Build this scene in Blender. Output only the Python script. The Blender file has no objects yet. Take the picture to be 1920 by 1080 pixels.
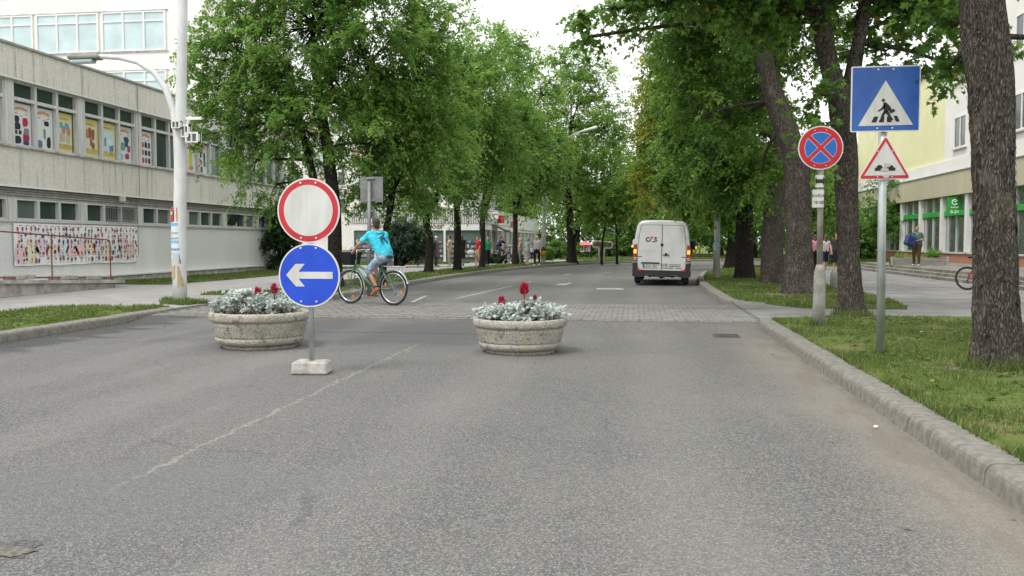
import bpy, math, random
import numpy as np
from mathutils import Vector, Matrix, noise
R = math.radians
rng = np.random.default_rng(11)
random.seed(11)
sc = bpy.context.scene
COL = sc.collection

# ---------------------------------------------------------------- camera
F, HC = 1650.0, 1.45                       # focal length in photo pixels, eye height in metres
PIT = math.atan(87 / F)
YAW = math.atan(230 * math.cos(PIT) / F)
cd = bpy.data.cameras.new('camera')
cd.sensor_width = 36
cd.lens = 36 * F / 1920
cd.clip_start, cd.clip_end = 0.05, 2000
cam = bpy.data.objects.new('camera', cd)
COL.objects.link(cam)
cam.location = (0, 0, HC)
cam.rotation_euler = (math.pi / 2 - PIT, 0, YAW)
sc.camera = cam

# ---------------------------------------------------------------- overcast sky, soft sun
SUN_EL, SUN_AZ = 58, -40                   # sun high, behind and to the left of the camera
w = bpy.data.worlds.new('World')
sc.world = w
w.use_nodes = True
nt = w.node_tree
bg = nt.nodes['Background']
sky = nt.nodes.new('ShaderNodeTexSky')
sky.sky_type = 'NISHITA'
sky.sun_disc = False
sky.sun_elevation = R(SUN_EL)
sky.sun_rotation = R(180 + 35)
sky.dust_density = 4
hs = nt.nodes.new('ShaderNodeHueSaturation')
hs.inputs['Saturation'].default_value = 0.35
mx = nt.nodes.new('ShaderNodeMix')
mx.data_type = 'RGBA'
mx.inputs[0].default_value = 0.88
mx.inputs[7].default_value = (10.5, 10.55, 10.45, 1)   # the cloud layer
nt.links.new(sky.outputs[0], hs.inputs['Color'])
nt.links.new(hs.outputs[0], mx.inputs[6])
nt.links.new(mx.outputs[2], bg.inputs[0])
bg.inputs[1].default_value = 0.12
sd = bpy.data.lights.new('sun', 'SUN')
sd.energy = 1.5
sd.angle = R(18)
sd.color = (1, 0.97, 0.92)
so = bpy.data.objects.new('sun', sd)
COL.objects.link(so)
so.rotation_euler = (R(90 - SUN_EL), 0, R(SUN_AZ))
sc.view_settings.view_transform = 'Standard'
sc.view_settings.look = 'None'
sc.view_settings.gamma = 1
sc.view_settings.use_curve_mapping = False
sc.view_settings.exposure = 0.5
sc.cycles.use_denoising = True
sc.cycles.denoiser = 'OPENIMAGEDENOISE'
sc.cycles.denoising_prefilter = 'ACCURATE'
sc.cycles.denoising_input_passes = 'RGB_ALBEDO_NORMAL'
sc.cycles.max_bounces = 7
sc.cycles.diffuse_bounces = 4
sc.cycles.glossy_bounces = 3
sc.cycles.transmission_bounces = 4
sc.cycles.transparent_max_bounces = 8
sc.cycles.caustics_reflective = sc.cycles.caustics_refractive = False

# ---------------------------------------------------------------- places from directions
_r = Vector((math.cos(YAW), math.sin(YAW), 0))
_fh = Vector((-math.sin(YAW), math.cos(YAW), 0))
_f = _fh * math.cos(PIT) - Vector((0, 0, math.sin(PIT)))
_u = _fh * math.sin(PIT) + Vector((0, 0, math.cos(PIT)))
_o = Vector((0, 0, HC))
def ray(px, py): return _r * ((px - 960) / F) + _u * ((540 - py) / F) + _f
def onz(px, py, z=0.0):
    d = ray(px, py); return _o + d * ((z - HC) / d.z)
def ony(px, py, Y):
    d = ray(px, py); return _o + d * (Y / d.y)
def onx(px, py, X):
    d = ray(px, py); return _o + d * (X / d.x)
def mpp(Y, px=960):                        # metres per photo pixel at depth Y
    return (ony(px + 1, 453, Y) - ony(px, 453, Y)).length

# ---------------------------------------------------------------- node helpers
class G:
    def __init__(s, name):
        s.m = bpy.data.materials.new(name); s.m.use_nodes = True
        s.nt = s.m.node_tree; s.p = s.nt.nodes['Principled BSDF']; s.out = s.nt.nodes['Material Output']
    def n(s, t, **kw):
        nd = s.nt.nodes.new(t)
        for k, v in kw.items(): setattr(nd, k, v)
        return nd
    def set(s, sock, v):
        if isinstance(v, bpy.types.NodeSocket): s.nt.links.new(v, sock)
        elif v is not None:
            if isinstance(v, (tuple, list)) and len(v) == 3 and sock.type == 'RGBA': v = (*v, 1)
            sock.default_value = v
    def math(s, op, a, b=None, c=None, clamp=False):
        nd = s.n('ShaderNodeMath', operation=op, use_clamp=clamp)
        s.set(nd.inputs[0], a)
        if b is not None: s.set(nd.inputs[1], b)
        if c is not None: s.set(nd.inputs[2], c)
        return nd.outputs[0]
    def coord(s, which='Object', scale=(1, 1, 1)):
        tc = s.n('ShaderNodeTexCoord'); mp = s.n('ShaderNodeMapping')
        s.set(mp.inputs[0], tc.outputs[which]); mp.inputs['Scale'].default_value = scale
        return mp.outputs[0]
    def pos(s, scale=(1, 1, 1)):
        g = s.n('ShaderNodeNewGeometry'); mp = s.n('ShaderNodeMapping')
        s.set(mp.inputs[0], g.outputs['Position']); mp.inputs['Scale'].default_value = scale
        return mp.outputs[0]
    def xyz(s):
        g = s.n('ShaderNodeNewGeometry'); sp = s.n('ShaderNodeSeparateXYZ')
        s.set(sp.inputs[0], g.outputs['Position']); return sp.outputs
    def noise(s, vec, scale, detail=5, rough=.55):
        nd = s.n('ShaderNodeTexNoise'); s.set(nd.inputs['Vector'], vec)
        nd.inputs['Scale'].default_value = scale; nd.inputs['Detail'].default_value = detail
        nd.inputs['Roughness'].default_value = rough
        return nd.outputs[0]
    def n_add(s, vec, scale, amt):          # coordinates shaken by noise
        nz = s.n('ShaderNodeTexNoise'); s.set(nz.inputs['Vector'], vec); nz.inputs['Scale'].default_value = scale; nz.inputs['Detail'].default_value = 5
        sc_ = s.n('ShaderNodeVectorMath', operation='SCALE'); s.set(sc_.inputs[0], nz.outputs['Color']); sc_.inputs['Scale'].default_value = amt
        ad = s.n('ShaderNodeVectorMath', operation='ADD'); s.set(ad.inputs[0], vec); s.set(ad.inputs[1], sc_.outputs[0]); return ad.outputs[0]
    def voro(s, vec, scale, feature='F1', out='Distance'):
        nd = s.n('ShaderNodeTexVoronoi', feature=feature); s.set(nd.inputs['Vector'], vec)
        nd.inputs['Scale'].default_value = scale
        return nd.outputs[out]
    def step(s, v, a, b):                  # smooth ramp 0..1 from a to b
        nd = s.n('ShaderNodeMapRange', interpolation_type='SMOOTHSTEP', clamp=True)
        s.set(nd.inputs[0], v)
        if a <= b:
            nd.inputs[1].default_value, nd.inputs[2].default_value = a, b
        else:
            nd.inputs[1].default_value, nd.inputs[2].default_value = b, a
            nd.inputs[3].default_value, nd.inputs[4].default_value = 1, 0
        return nd.outputs[0]
    def mix(s, f, a, b, mode='MIX'):
        nd = s.n('ShaderNodeMix', data_type='RGBA', blend_type=mode)
        s.set(nd.inputs[0], f); s.set(nd.inputs[6], a); s.set(nd.inputs[7], b)
        return nd.outputs[2]
    def bump(s, h, strength=.3, dist=.01):
        nd = s.n('ShaderNodeBump'); s.set(nd.inputs['Height'], h)
        nd.inputs['Strength'].default_value = strength; nd.inputs['Distance'].default_value = dist
        s.nt.links.new(nd.outputs[0], s.p.inputs['Normal'])
    def base(s, c): s.set(s.p.inputs['Base Color'], c)
    def rough(s, r): s.set(s.p.inputs['Roughness'], r)
    def spec(s, v): s.p.inputs['Specular IOR Level'].default_value = v

def M(name, c1, c2=None, scale=6, rough=.7, bump=0, bscale=60, metal=0, stretch=(1, 1, 1), dist=.004, spec=.4, world=False, emit=0):
    g = G(name)
    v = g.pos(stretch) if world else g.coord('Object', stretch)
    if c2: g.base(g.mix(g.step(g.noise(v, scale), .32, .68), c1, c2))
    else: g.base(c1)
    g.rough(rough); g.p.inputs['Metallic'].default_value = metal; g.spec(spec)
    if bump: g.bump(g.noise(v, bscale, 4), bump, dist)
    if emit:
        g.set(g.p.inputs['Emission Color'], c1); g.p.inputs['Emission Strength'].default_value = emit
    return g.m

def Mcol(name, rough=.7, grain=.12, spec=.3):     # colour from the face attribute "col"
    g = G(name)
    a = g.n('ShaderNodeAttribute', attribute_name='col')
    k = g.math('ADD', g.math('MULTIPLY', g.noise(g.coord(), 14), grain * 2), 1 - grain)
    v = g.n('ShaderNodeVectorMath', operation='SCALE'); g.set(v.inputs[0], a.outputs['Color']); g.set(v.inputs['Scale'], k)
    g.base(v.outputs[0]); g.rough(rough); g.spec(spec)
    return g.m

# ---------------------------------------------------------------- objects
def tag(o, label=None, cat=None, group=None, kind=None):
    if label: o['label'] = label
    if cat: o['category'] = cat
    if group: o['group'] = group
    if kind: o['kind'] = kind
    return o
def empty(name, loc=(0, 0, 0), rz=0, label=None, cat=None, group=None, kind=None, parent=None):
    o = bpy.data.objects.new(name, None); COL.objects.link(o)
    o.empty_display_size = .1
    o.location = loc; o.rotation_euler = (0, 0, rz); o.parent = parent
    return tag(o, label, cat, group, kind)
def copy_tree(o, parent=None):
    c = o.copy(); COL.objects.link(c); c.parent = parent
    for ch in o.children: copy_tree(ch, c)
    return c

class MB:
    def __init__(s): s.v = []; s.f = []; s.mi = []; s.c = []; s.M = Matrix(); s.k = 0; s.col = None
    def xf(s, loc=(0, 0, 0), rz=0, rx=0, ry=0, sc_=1):
        s.M = Matrix.Translation(loc) @ Matrix.Rotation(rz, 4, 'Z') @ Matrix.Rotation(ry, 4, 'Y') @ Matrix.Rotation(rx, 4, 'X') @ Matrix.Scale(sc_, 4); return s
    def add(s, vs, fs, k=None):
        b = len(s.v); s.v += [tuple(s.M @ Vector(p)) for p in vs]
        for f in fs: s.f.append([b + i for i in f]); s.mi.append(s.k if k is None else k); s.c.append(s.col)
        return s
    def box(s, x0, x1, y0, y1, z0, z1, k=None):
        return s.add([(x0,y0,z0),(x1,y0,z0),(x1,y1,z0),(x0,y1,z0),(x0,y0,z1),(x1,y0,z1),(x1,y1,z1),(x0,y1,z1)],
                     [(0,3,2,1),(4,5,6,7),(0,1,5,4),(1,2,6,5),(2,3,7,6),(3,0,4,7)], k)
    def cbox(s, cx, cy, cz, sx, sy, sz, b=.01, k=None, taper=1.0):   # box with chamfered edges
        vs = []; idx = {}
        hx, hy, hz = sx / 2, sy / 2, sz / 2
        for X in (-1, 1):
            for Y in (-1, 1):
                for Z in (-1, 1):
                    t = taper if Z > 0 else 1
                    for a in range(3):
                        p = [X * (hx * t - (0 if a == 0 else b)), Y * (hy * t - (0 if a == 1 else b)), Z * (hz - (0 if a == 2 else b))]
                        idx[X, Y, Z, a] = len(vs); vs.append((cx + p[0], cy + p[1], cz + p[2]))
        fs = []
        q = [(-1, -1), (1, -1), (1, 1), (-1, 1)]
        for sg in (-1, 1):
            for a in range(3):
                f = []
                for (p, r_) in q:
                    key = [0, 0, 0]; key[a] = sg; key[(a + 1) % 3] = p; key[(a + 2) % 3] = r_
                    f.append(idx[(*key, a)])
                fs.append(f if sg > 0 else f[::-1])
        for a in range(3):
            b1, c1 = (a + 1) % 3, (a + 2) % 3
            for p in (-1, 1):
                for r_ in (-1, 1):
                    k0 = [0, 0, 0]; k1 = [0, 0, 0]
                    k0[a], k1[a] = -1, 1; k0[b1] = k1[b1] = p; k0[c1] = k1[c1] = r_
                    f = [idx[(*k0, b1)], idx[(*k1, b1)], idx[(*k1, c1)], idx[(*k0, c1)]]
                    fs.append(f if p * r_ < 0 else f[::-1])
        for X in (-1, 1):
            for Y in (-1, 1):
                for Z in (-1, 1):
                    f = [idx[X, Y, Z, a] for a in range(3)]
                    fs.append(f if X * Y * Z > 0 else f[::-1])
        return s.add(vs, fs, k)
    def tube(s, pts, rad, n=8, k=None, caps=True, sx=1.0):
        pts = [Vector(p) for p in pts]
        if not isinstance(rad, (list, tuple)): rad = [rad] * len(pts)
        vs = []; t0 = None; side = None
        for i, p in enumerate(pts):
            t = (pts[min(i + 1, len(pts) - 1)] - pts[max(i - 1, 0)]).normalized()
            if side is None:
                side = t.orthogonal().normalized() if abs(t.z) < .999 else Vector((1, 0, 0))
            side = (side - t * side.dot(t)).normalized(); up = t.cross(side)
            for j in range(n):
                a = 2 * math.pi * j / n
                vs.append(p + (side * math.cos(a) * sx + up * math.sin(a)) * rad[i])
        fs = [(i*n+j, i*n+(j+1)%n, (i+1)*n+(j+1)%n, (i+1)*n+j) for i in range(len(pts)-1) for j in range(n)]
        if caps: fs += [tuple(range(n))[::-1], tuple(range((len(pts)-1)*n, len(pts)*n))]
        return s.add(vs, fs, k)
    def lathe(s, prof, n=32, k=None, sx=1, sy=1, c=(0, 0, 0), wob=0):
        vs = []
        for (r, z) in prof:
            for j in range(n):
                a = 2 * math.pi * j / n
                q = 1 + (wob * noise.noise((math.cos(a)*3, math.sin(a)*3, z*6)) if wob else 0)
                vs.append((c[0] + r*q*sx*math.cos(a), c[1] + r*q*sy*math.sin(a), c[2] + z))
        fs = [(i*n+j, i*n+(j+1)%n, (i+1)*n+(j+1)%n, (i+1)*n+j) for i in range(len(prof)-1) for j in range(n)]
        fs += [tuple(range(n))[::-1], tuple(range((len(prof)-1)*n, len(prof)*n))]
        return s.add(vs, fs, k)
    def prism(s, poly, y0, y1, k=None):    # polygon in x,z pushed along y (front face at y0)
        n = len(poly)
        a = sum(poly[i][0]*poly[(i+1)%n][1]-poly[(i+1)%n][0]*poly[i][1] for i in range(n))
        if a < 0: poly = poly[::-1]
        vs = [(x, y0, z) for x, z in poly] + [(x, y1, z) for x, z in poly]
        fs = [tuple(range(n)), tuple(range(n, 2*n))[::-1]] + [(i, n+i, n+(i+1)%n, (i+1)%n) for i in range(n)]
        return s.add(vs, fs, k)
    def ball(s, c, rx, ry=None, rz=None, n=10, k=None):
        ry = rx if ry is None else ry; rz = rx if rz is None else rz
        m = max(4, n // 2 + 1)
        prof = [(max(1e-4, math.sin(math.pi*i/m)), -math.cos(math.pi*i/m)) for i in range(m+1)]
        vs = [(c[0]+r*rx*math.cos(2*math.pi*j/n), c[1]+r*ry*math.sin(2*math.pi*j/n), c[2]+z*rz) for r, z in prof for j in range(n)]
        fs = [(i*n+j, i*n+(j+1)%n, (i+1)*n+(j+1)%n, (i+1)*n+j) for i in range(m) for j in range(n)]
        fs += [tuple(range(n))[::-1], tuple(range(m*n, (m+1)*n))]
        return s.add(vs, fs, k)
    def cone(s, a, b, ra, rb, n=10, k=None):   # limb piece with rounded ends
        a, b = Vector(a), Vector(b); d = (b - a)
        L = d.length or 1e-4; t = d / L
        pts = []; rad = []
        for q in (90, 60, 30): pts.append(a - t*ra*math.sin(R(q))); rad.append(max(1e-4, ra*math.cos(R(q))))
        for q in (0, .5, 1): pts.append(a + d*q); rad.append(ra + (rb-ra)*q)
        for q in (30, 60, 90): pts.append(b + t*rb*math.sin(R(q))); rad.append(max(1e-4, rb*math.cos(R(q))))
        return s.tube(pts, rad, n, k)
    def torus(s, c, Rm, r, n=40, m=8, k=None, axis='Y', sxy=(1, 1), a0=0, a1=360, rz=None):
        pts = []; N = n if a1 - a0 >= 360 else n + 1
        vs = []
        rz = rz or r
        for i in range(N):
            a = R(a0 + (a1-a0)*i/n)
            for j in range(m):
                b = 2*math.pi*j/m
                rr = Rm + r*math.cos(b); h = rz*math.sin(b)
                p = (rr*math.cos(a), h, rr*math.sin(a)) if axis == 'Y' else (rr*math.cos(a), rr*math.sin(a), h)
                vs.append((c[0]+p[0], c[1]+p[1], c[2]+p[2]))
        full = a1 - a0 >= 360
        fs = [(i*m+j, i*m+(j+1)%m, ((i+1)%N)*m+(j+1)%m, ((i+1)%N)*m+j) for i in range(n if full else N-1) for j in range(m)]
        if not full: fs += [tuple(range(m)), tuple(range((N-1)*m, N*m))[::-1]]
        return s.add(vs, fs, k)
    def mesh(s, name, mats, smooth=False, colors=False):
        me = bpy.data.meshes.new(name)
        me.from_pydata(s.v, [], s.f)
        for m in (mats if isinstance(mats, (list, tuple)) else [mats]): me.materials.append(m)
        if any(s.mi): me.polygons.foreach_set('material_index', s.mi)
        if smooth: me.polygons.foreach_set('use_smooth', [True]*len(s.f))
        if any(c is not None for c in s.c):
            at = me.attributes.new('col', 'FLOAT_COLOR', 'FACE')
            at.data.foreach_set('color', [q for c in s.c for q in (*(c or (.5, .5, .5)), 1)])
        me.update()
        return me
    def build(s, name, mats, parent=None, smooth=False, loc=None, rz=0, label=None, cat=None, group=None, kind=None, auto=None):
        me = s.mesh(name, mats, smooth)
        if auto is not None:
            me.polygons.foreach_set('use_smooth', [True]*len(s.f)); me.set_sharp_from_angle(angle=R(auto))
        o = bpy.data.objects.new(name, me); COL.objects.link(o); o.parent = parent
        if loc is not None: o.location = loc
        o.rotation_euler = (0, 0, rz)
        return tag(o, label, cat, group, kind)

def link(name, me, parent=None, loc=(0, 0, 0), rz=0, scale=None):
    o = bpy.data.objects.new(name, me); COL.objects.link(o); o.parent = parent
    o.location = loc; o.rotation_euler = (0, 0, rz)
    if scale: o.scale = scale
    return o
def text(name, body, size, mat, parent, loc, rot=(math.pi/2, 0, 0), extrude=.002, sx=1, bold=0, align='CENTER'):
    cu = bpy.data.curves.new(name, 'FONT'); cu.body = body; cu.size = size
    cu.align_x = align; cu.align_y = 'CENTER'; cu.extrude = extrude; cu.offset = bold; cu.resolution_u = 3
    cu.materials.append(mat)
    t_ = bpy.data.objects.new(name, cu); me = bpy.data.meshes.new_from_object(t_); bpy.data.objects.remove(t_)
    if not me.materials: me.materials.append(mat)
    o = bpy.data.objects.new(name, me); COL.objects.link(o); o.parent = parent
    o.location = loc; o.rotation_euler = rot; o.scale = (sx, 1, 1)
    return o
def circ(r, n=48, cx=0, cz=0, a0=0, a1=360):
    return [(cx + r*math.cos(R(a0+(a1-a0)*i/n)), cz + r*math.sin(R(a0+(a1-a0)*i/n))) for i in range(n if a1-a0 >= 360 else n+1)]
def rrect(x0, x1, z0, z1, r=.03, n=4):
    o = []
    for cx, cz, a in ((x1-r, z1-r, 0), (x0+r, z1-r, 90), (x0+r, z0+r, 180), (x1-r, z0+r, 270)):
        o += [(cx + r*math.cos(R(a+90*i/n)), cz + r*math.sin(R(a+90*i/n))) for i in range(n+1)]
    return o
def sheet(name, poly, z, mat, kind='structure', label=None, parent=None):
    m = MB(); n = len(poly); a = sum(poly[i][0]*poly[(i+1)%n][1]-poly[(i+1)%n][0]*poly[i][1] for i in range(n))
    if a < 0: poly = poly[::-1]
    m.add([(x, y, z) for x, y in poly] + [(x, y, -.08) for x, y in poly], [tuple(range(n))] + ([(i, n+i, n+(i+1) % n, (i+1) % n) for i in range(n)] if z > 0 else []))
    return m.build(name, mat, parent, kind=kind, label=label)
# ---------------------------------------------------------------- materials
def asphalt(name, road=True):
    g = G(name); v = g.pos(); x, y, z = g.xyz()
    speck = g.voro(v, 105, out='Color'); big = g.noise(v, .35, 4); mid = g.noise(v, 2.2, 5)
    agg = g.voro(v, 105); fine = g.noise(v, 34, 4, .7)
    sv = g.n('ShaderNodeSeparateColor'); g.set(sv.inputs[0], speck); speck = sv.outputs[0]
    c = g.mix(g.math('POWER', speck, 1.4), (.070, .070, .067), (.295, .29, .272))
    c = g.mix(g.math('MULTIPLY', g.step(fine, .42, .66), .5), c, (.085, .085, .084))
    c = g.mix(g.math('MULTIPLY', g.step(agg, .35, .6), .5), c, (.05, .05, .05))
    c = g.mix(g.math('MULTIPLY', g.step(big, .35, .7), .25), c, (.20, .195, .185))
    c = g.mix(g.math('MULTIPLY', g.step(mid, .55, .75), .2), c, (.11, .11, .108))
    r = .82
    if road:
        wob = g.math('SUBTRACT', g.noise(v, .9, 5), .5)
        # repaired strip of darker, smoother asphalt in front of the crossing
        yy = g.math('ADD', y, g.math('MULTIPLY', wob, 2.2)); xx = g.math('ADD', x, g.math('MULTIPLY', wob, 2.5))
        pa = g.math('MULTIPLY', g.step(yy, 11.6, 12.4), g.step(yy, 15.6, 14.9))
        pa = g.math('MULTIPLY', pa, g.math('MULTIPLY', g.step(xx, -7.4, -6.2), g.step(xx, -1.2, -2.6)))
        c = g.mix(g.math('MULTIPLY', pa, .78), c, (.078, .080, .083))
        # smooth patch low on the left
        d = g.math('POWER', g.math('ADD', g.math('POWER', g.math('MULTIPLY', g.math('ADD', xx, 3.0), .8), 2.0), g.math('POWER', g.math('SUBTRACT', yy, 4.6), 2.0)), .5)
        c = g.mix(g.math('MULTIPLY', g.step(d, 1.1, .6), .38), c, (.135, .136, .138))
        # pale worn tracks
        tr = g.math('MULTIPLY', g.step(g.noise(g.pos((1.2, .12, 1)), 1.6, 4), .54, .74), .16)
        c = g.mix(tr, c, (.24, .235, .225))
        # bright crumbling joint between the two lanes of paving
        jx = g.math('ABSOLUTE', g.math('ADD', g.math('ADD', x, 3.03), g.math('MULTIPLY', g.math('SUBTRACT', g.noise(g.pos((1, 1, 1)), 3.5, 7, .75), .5), .3)))
        j = g.math('MULTIPLY', g.step(jx, .028, .006), g.math('MULTIPLY', g.step(y, 12.3, 11.5), g.step(g.noise(v, 16, 4), .38, .52)))
        j = g.math('MULTIPLY', j, g.step(y, 4.4, 5.4))
        c = g.mix(g.math('MULTIPLY', j, .5), c, (.33, .315, .275))
        for bx_ in (-6.3, -4.5, -1.6, .3):
            tk = g.step(g.math('ABSOLUTE', g.math('ADD', g.math('SUBTRACT', x, bx_), g.math('MULTIPLY', wob, .5))), .55, .1)
            c = g.mix(g.math('MULTIPLY', tk, .10), c, (.30, .295, .285))
        ck = g.math('MULTIPLY', g.step(g.voro(g.n_add(v, 3.0, .35), .42, 'DISTANCE_TO_EDGE'), .012, .003), g.step(g.noise(v, .55, 3), .50, .60))
        c = g.mix(g.math('MULTIPLY', ck, .3), c, (.035, .035, .034))
        oil = g.math('MULTIPLY', g.step(g.noise(g.pos((1.1, .5, 1)), 1.0, 6, .65), .50, .85), .16)
        c = g.mix(oil, c, (.07, .07, .07))
        # sand washed against the kerb
        ed = g.math('ADD', x, g.math('MULTIPLY', g.math('SUBTRACT', g.noise(v, 1.1, 5), .5), .9))
        sand = g.math('MULTIPLY', g.step(ed, 1.05, 1.9), g.step(y, 16.3, 12))
        c = g.mix(g.math('MULTIPLY', sand, .5), c, (.255, .225, .178))
        dk = g.math('MULTIPLY', g.step(x, 1.62, 1.78), g.math('MULTIPLY', g.step(g.noise(g.pos((2, .5, 1)), 2.0, 5), .46, .58), g.step(y, 3, 5)))
        c = g.mix(g.math('MULTIPLY', dk, .45), c, (.13, .11, .085))
        # tar seams across the road
        s1 = g.step(g.math('ABSOLUTE', g.math('ADD', g.math('SUBTRACT', y, 13.55), g.math('MULTIPLY', wob, .35))), .05, .015)
        s1 = g.math('MULTIPLY', s1, g.math('MULTIPLY', g.step(x, -7, -5.5), g.step(x, -1.5, -2.5)))
        c = g.mix(g.math('MULTIPLY', s1, .8), c, (.03, .03, .031))
        # water lying along the left kerb
        wx = g.math('ADD', x, g.math('MULTIPLY', g.math('SUBTRACT', g.noise(g.pos((.6, 1.6, 1)), 1.3, 5), .5), 2.6))
        wet = g.math('MULTIPLY', g.step(wx, -7.85, -8.3), g.math('MULTIPLY', g.step(y, 9, 11), g.step(y, 16.6, 15.6)))
        c = g.mix(g.math('MULTIPLY', wet, .9), c, (.035, .036, .038))
        r = g.math('SUBTRACT', .82, g.math('MULTIPLY', wet, .55))
    g.base(c); g.rough(r); g.spec(.35)
    g.bump(g.math('SUBTRACT', fine, g.math('MULTIPLY', agg, .8)), .5, .006)
    return g.m
MAT = {}
MAT['asphalt'] = asphalt('asphalt')
MAT['plaza'] = M('plaza_asphalt', (.15, .148, .143), (.225, .222, .215), 1.2, .85, .3, 90, world=True)
def walk():
    g = G('sidewalk_paving'); v = g.pos()
    br = g.n('ShaderNodeTexBrick'); g.set(br.inputs['Vector'], v)
    br.inputs['Scale'].default_value = 5; br.inputs['Mortar Size'].default_value = .018
    br.inputs['Color1'].default_value = (.33, .325, .315, 1); br.inputs['Color2'].default_value = (.27, .265, .26, 1); br.inputs['Mortar'].default_value = (.15, .15, .14, 1)
    c = g.mix(g.math('MULTIPLY', g.step(g.noise(v, 1.3), .4, .7), .5), br.outputs[0], (.38, .37, .35))
    g.base(c); g.rough(.85); g.bump(g.noise(v, 60), .2, .004); return g.m
MAT['walk'] = walk()
def grassground():
    g = G('turf'); v = g.pos()
    n1 = g.noise(v, 1.1, 5); n2 = g.noise(v, 14, 5, .7)
    c = g.mix(g.step(n2, .3, .7), (.06, .095, .022), (.13, .175, .045))
    c = g.mix(g.math('MULTIPLY', g.step(n1, .52, .68), .75), c, (.19, .15, .09))
    g.base(c); g.rough(.95); g.spec(.1); g.bump(n2, .8, .03); return g.m
MAT['turf'] = grassground()
MAT['soil'] = M('soil', (.05, .035, .022), (.11, .08, .05), 12, .95, .6, 40)
MAT['kerb'] = M('kerb_concrete', (.15, .142, .124), (.225, .215, .19), 14, .9, .5, 70, world=True, dist=.006)
def paver():
    g = G('paver'); oi = g.n('ShaderNodeObjectInfo'); v = g.pos()
    t = g.math('ADD', g.math('MULTIPLY', oi.outputs['Random'], .55), g.math('MULTIPLY', g.voro(g.pos((5, 5, 0)), 1, out='Color'), .45))
    c = g.mix(t, (.145, .143, .136), (.225, .22, .21))
    c = g.mix(g.math('MULTIPLY', g.step(g.noise(v, 1.1), .45, .7), .3), c, (.23, .222, .203))
    g.base(c); g.rough(.85); g.bump(g.noise(v, 80), .3, .003); return g.m
MAT['paver'] = paver()
MAT['joint'] = M('joint_sand', (.06, .055, .045), (.10, .09, .075), 8, .95)
MAT['paint'] = M('road_paint', (.46, .46, .44), (.22, .22, .215), 7, .7, .2, 90, world=True)
def pebble(name, a, b, streak=.5, dark=(.14, .125, .10)):
    g = G(name); v = g.pos()
    c = g.mix(g.step(g.noise(v, 22, 4, .7), .35, .65), a, b)
    st = g.step(g.noise(g.pos((2.6, 2.6, .13)), 2.6, 7, .7), .52, .66)
    c = g.mix(g.math('MULTIPLY', st, streak), c, dark)
    c = g.mix(g.math('MULTIPLY', g.step(g.noise(g.pos((1, 1, .3)), .8, 4), .5, .7), .35), c, (b[0]*1.12, b[1]*1.1, b[2]*1.05))
    g.base(c); g.rough(.92); g.bump(g.noise(v, 40, 4, .7), .5, .012); return g.m
MAT['spandrel'] = pebble('exposed_aggregate_concrete', (.55, .535, .485), (.70, .68, .63), .55)
MAT['lowwall'] = pebble('grey_render', (.60, .61, .605), (.74, .745, .735), .14, (.3, .3, .29))
MAT['coping'] = M('coping', (.30, .29, .265), (.56, .54, .50), 3, .9, .4, 50, world=True)
MAT['alu'] = M('weathered_metal', (.46, .46, .45), (.60, .60, .585), 3, .55, .1, 40, spec=.5, stretch=(4, 4, .5))
MAT['louvre'] = M('louvre', (.25, .25, .24), (.36, .36, .345), 4, .6)
def glass(name, tint, rough=.08, var=.8):
    g = G(name); v = g.pos()
    c = g.mix(g.math('MULTIPLY', g.noise(v, .9, 2), var), tint, (tint[0]*1.9, tint[1]*1.9, tint[2]*1.9))
    g.base(c); g.rough(rough); g.spec(.45)
    return g.m
MAT['glass'] = glass('dark_glass', (.030, .046, .042))
MAT['glass2'] = glass('curtained_glass', (.085, .115, .105))
MAT['glassblue'] = glass('pale_blue_glass', (.36, .45, .46), .15)
MAT['white'] = M('white_paint', (.76, .76, .74), (.68, .68, .655), 3, .5, world=True)
MAT['whitewall'] = M('cream_render', (.73, .71, .67), (.80, .78, .745), .7, .9, .1, 40, world=True)
MAT['yellow'] = M('yellow_render', (.70, .68, .40), (.75, .73, .46), .8, .9, .1, 40, world=True)
MAT['beige'] = pebble('beige_render', (.40, .37, .26), (.50, .465, .34), .25, (.28, .25, .17))
MAT['brick'] = M('brick_red', (.34, .15, .095), (.43, .21, .14), 9, .9, .4, 50, world=True)
MAT['mortar'] = M('mortar', (.34, .30, .26), None, rough=.95)
MAT['green'] = M('green_plastic', (.03, .31, .05), (.04, .36, .065), 2, .4, world=True)
MAT['galv'] = M('galvanised_steel', (.36, .40, .40), (.52, .555, .55), 9, .45, .1, 60, metal=.55, stretch=(1, 1, .4), spec=.6)
MAT['greymetal'] = M('grey_sign_back', (.17, .175, .172), (.24, .245, .24), 4, .55, metal=.3)
MAT['red'] = M('sign_red', (.46, .018, .028), (.52, .028, .04), 8, .35)
MAT['signwhite'] = M('sign_white', (.50, .505, .475), (.605, .61, .585), 4, .4, stretch=(2, 2, .6))
MAT['signrim'] = M('sign_rim_white', (.66, .66, .65), None, rough=.4)
MAT['blue'] = M('sign_blue', (.012, .058, .50), (.016, .075, .57), 3, .35)
MAT['blue2'] = M('faded_sign_blue', (.012, .07, .30), (.025, .115, .41), 2.2, .3, stretch=(1.5, 1.5, .7))
MAT['bluelight'] = M('no_stopping_blue', (.02, .14, .50), None, rough=.4)
MAT['black'] = M('black', (.012, .012, .013), None, rough=.5)
MAT['darkgrey'] = M('dark_grey_plastic', (.016, .0165, .0175), (.026, .0265, .028), 8, .6)
MAT['rubber'] = M('rubber', (.02, .02, .02), (.035, .034, .032), 10, .85)
MAT['chrome'] = M('polished_metal', (.62, .63, .64), None, rough=.22, metal=.9)
MAT['bolt'] = M('bolt_metal', (.7, .7, .7), None, rough=.4, metal=.6)
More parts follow.
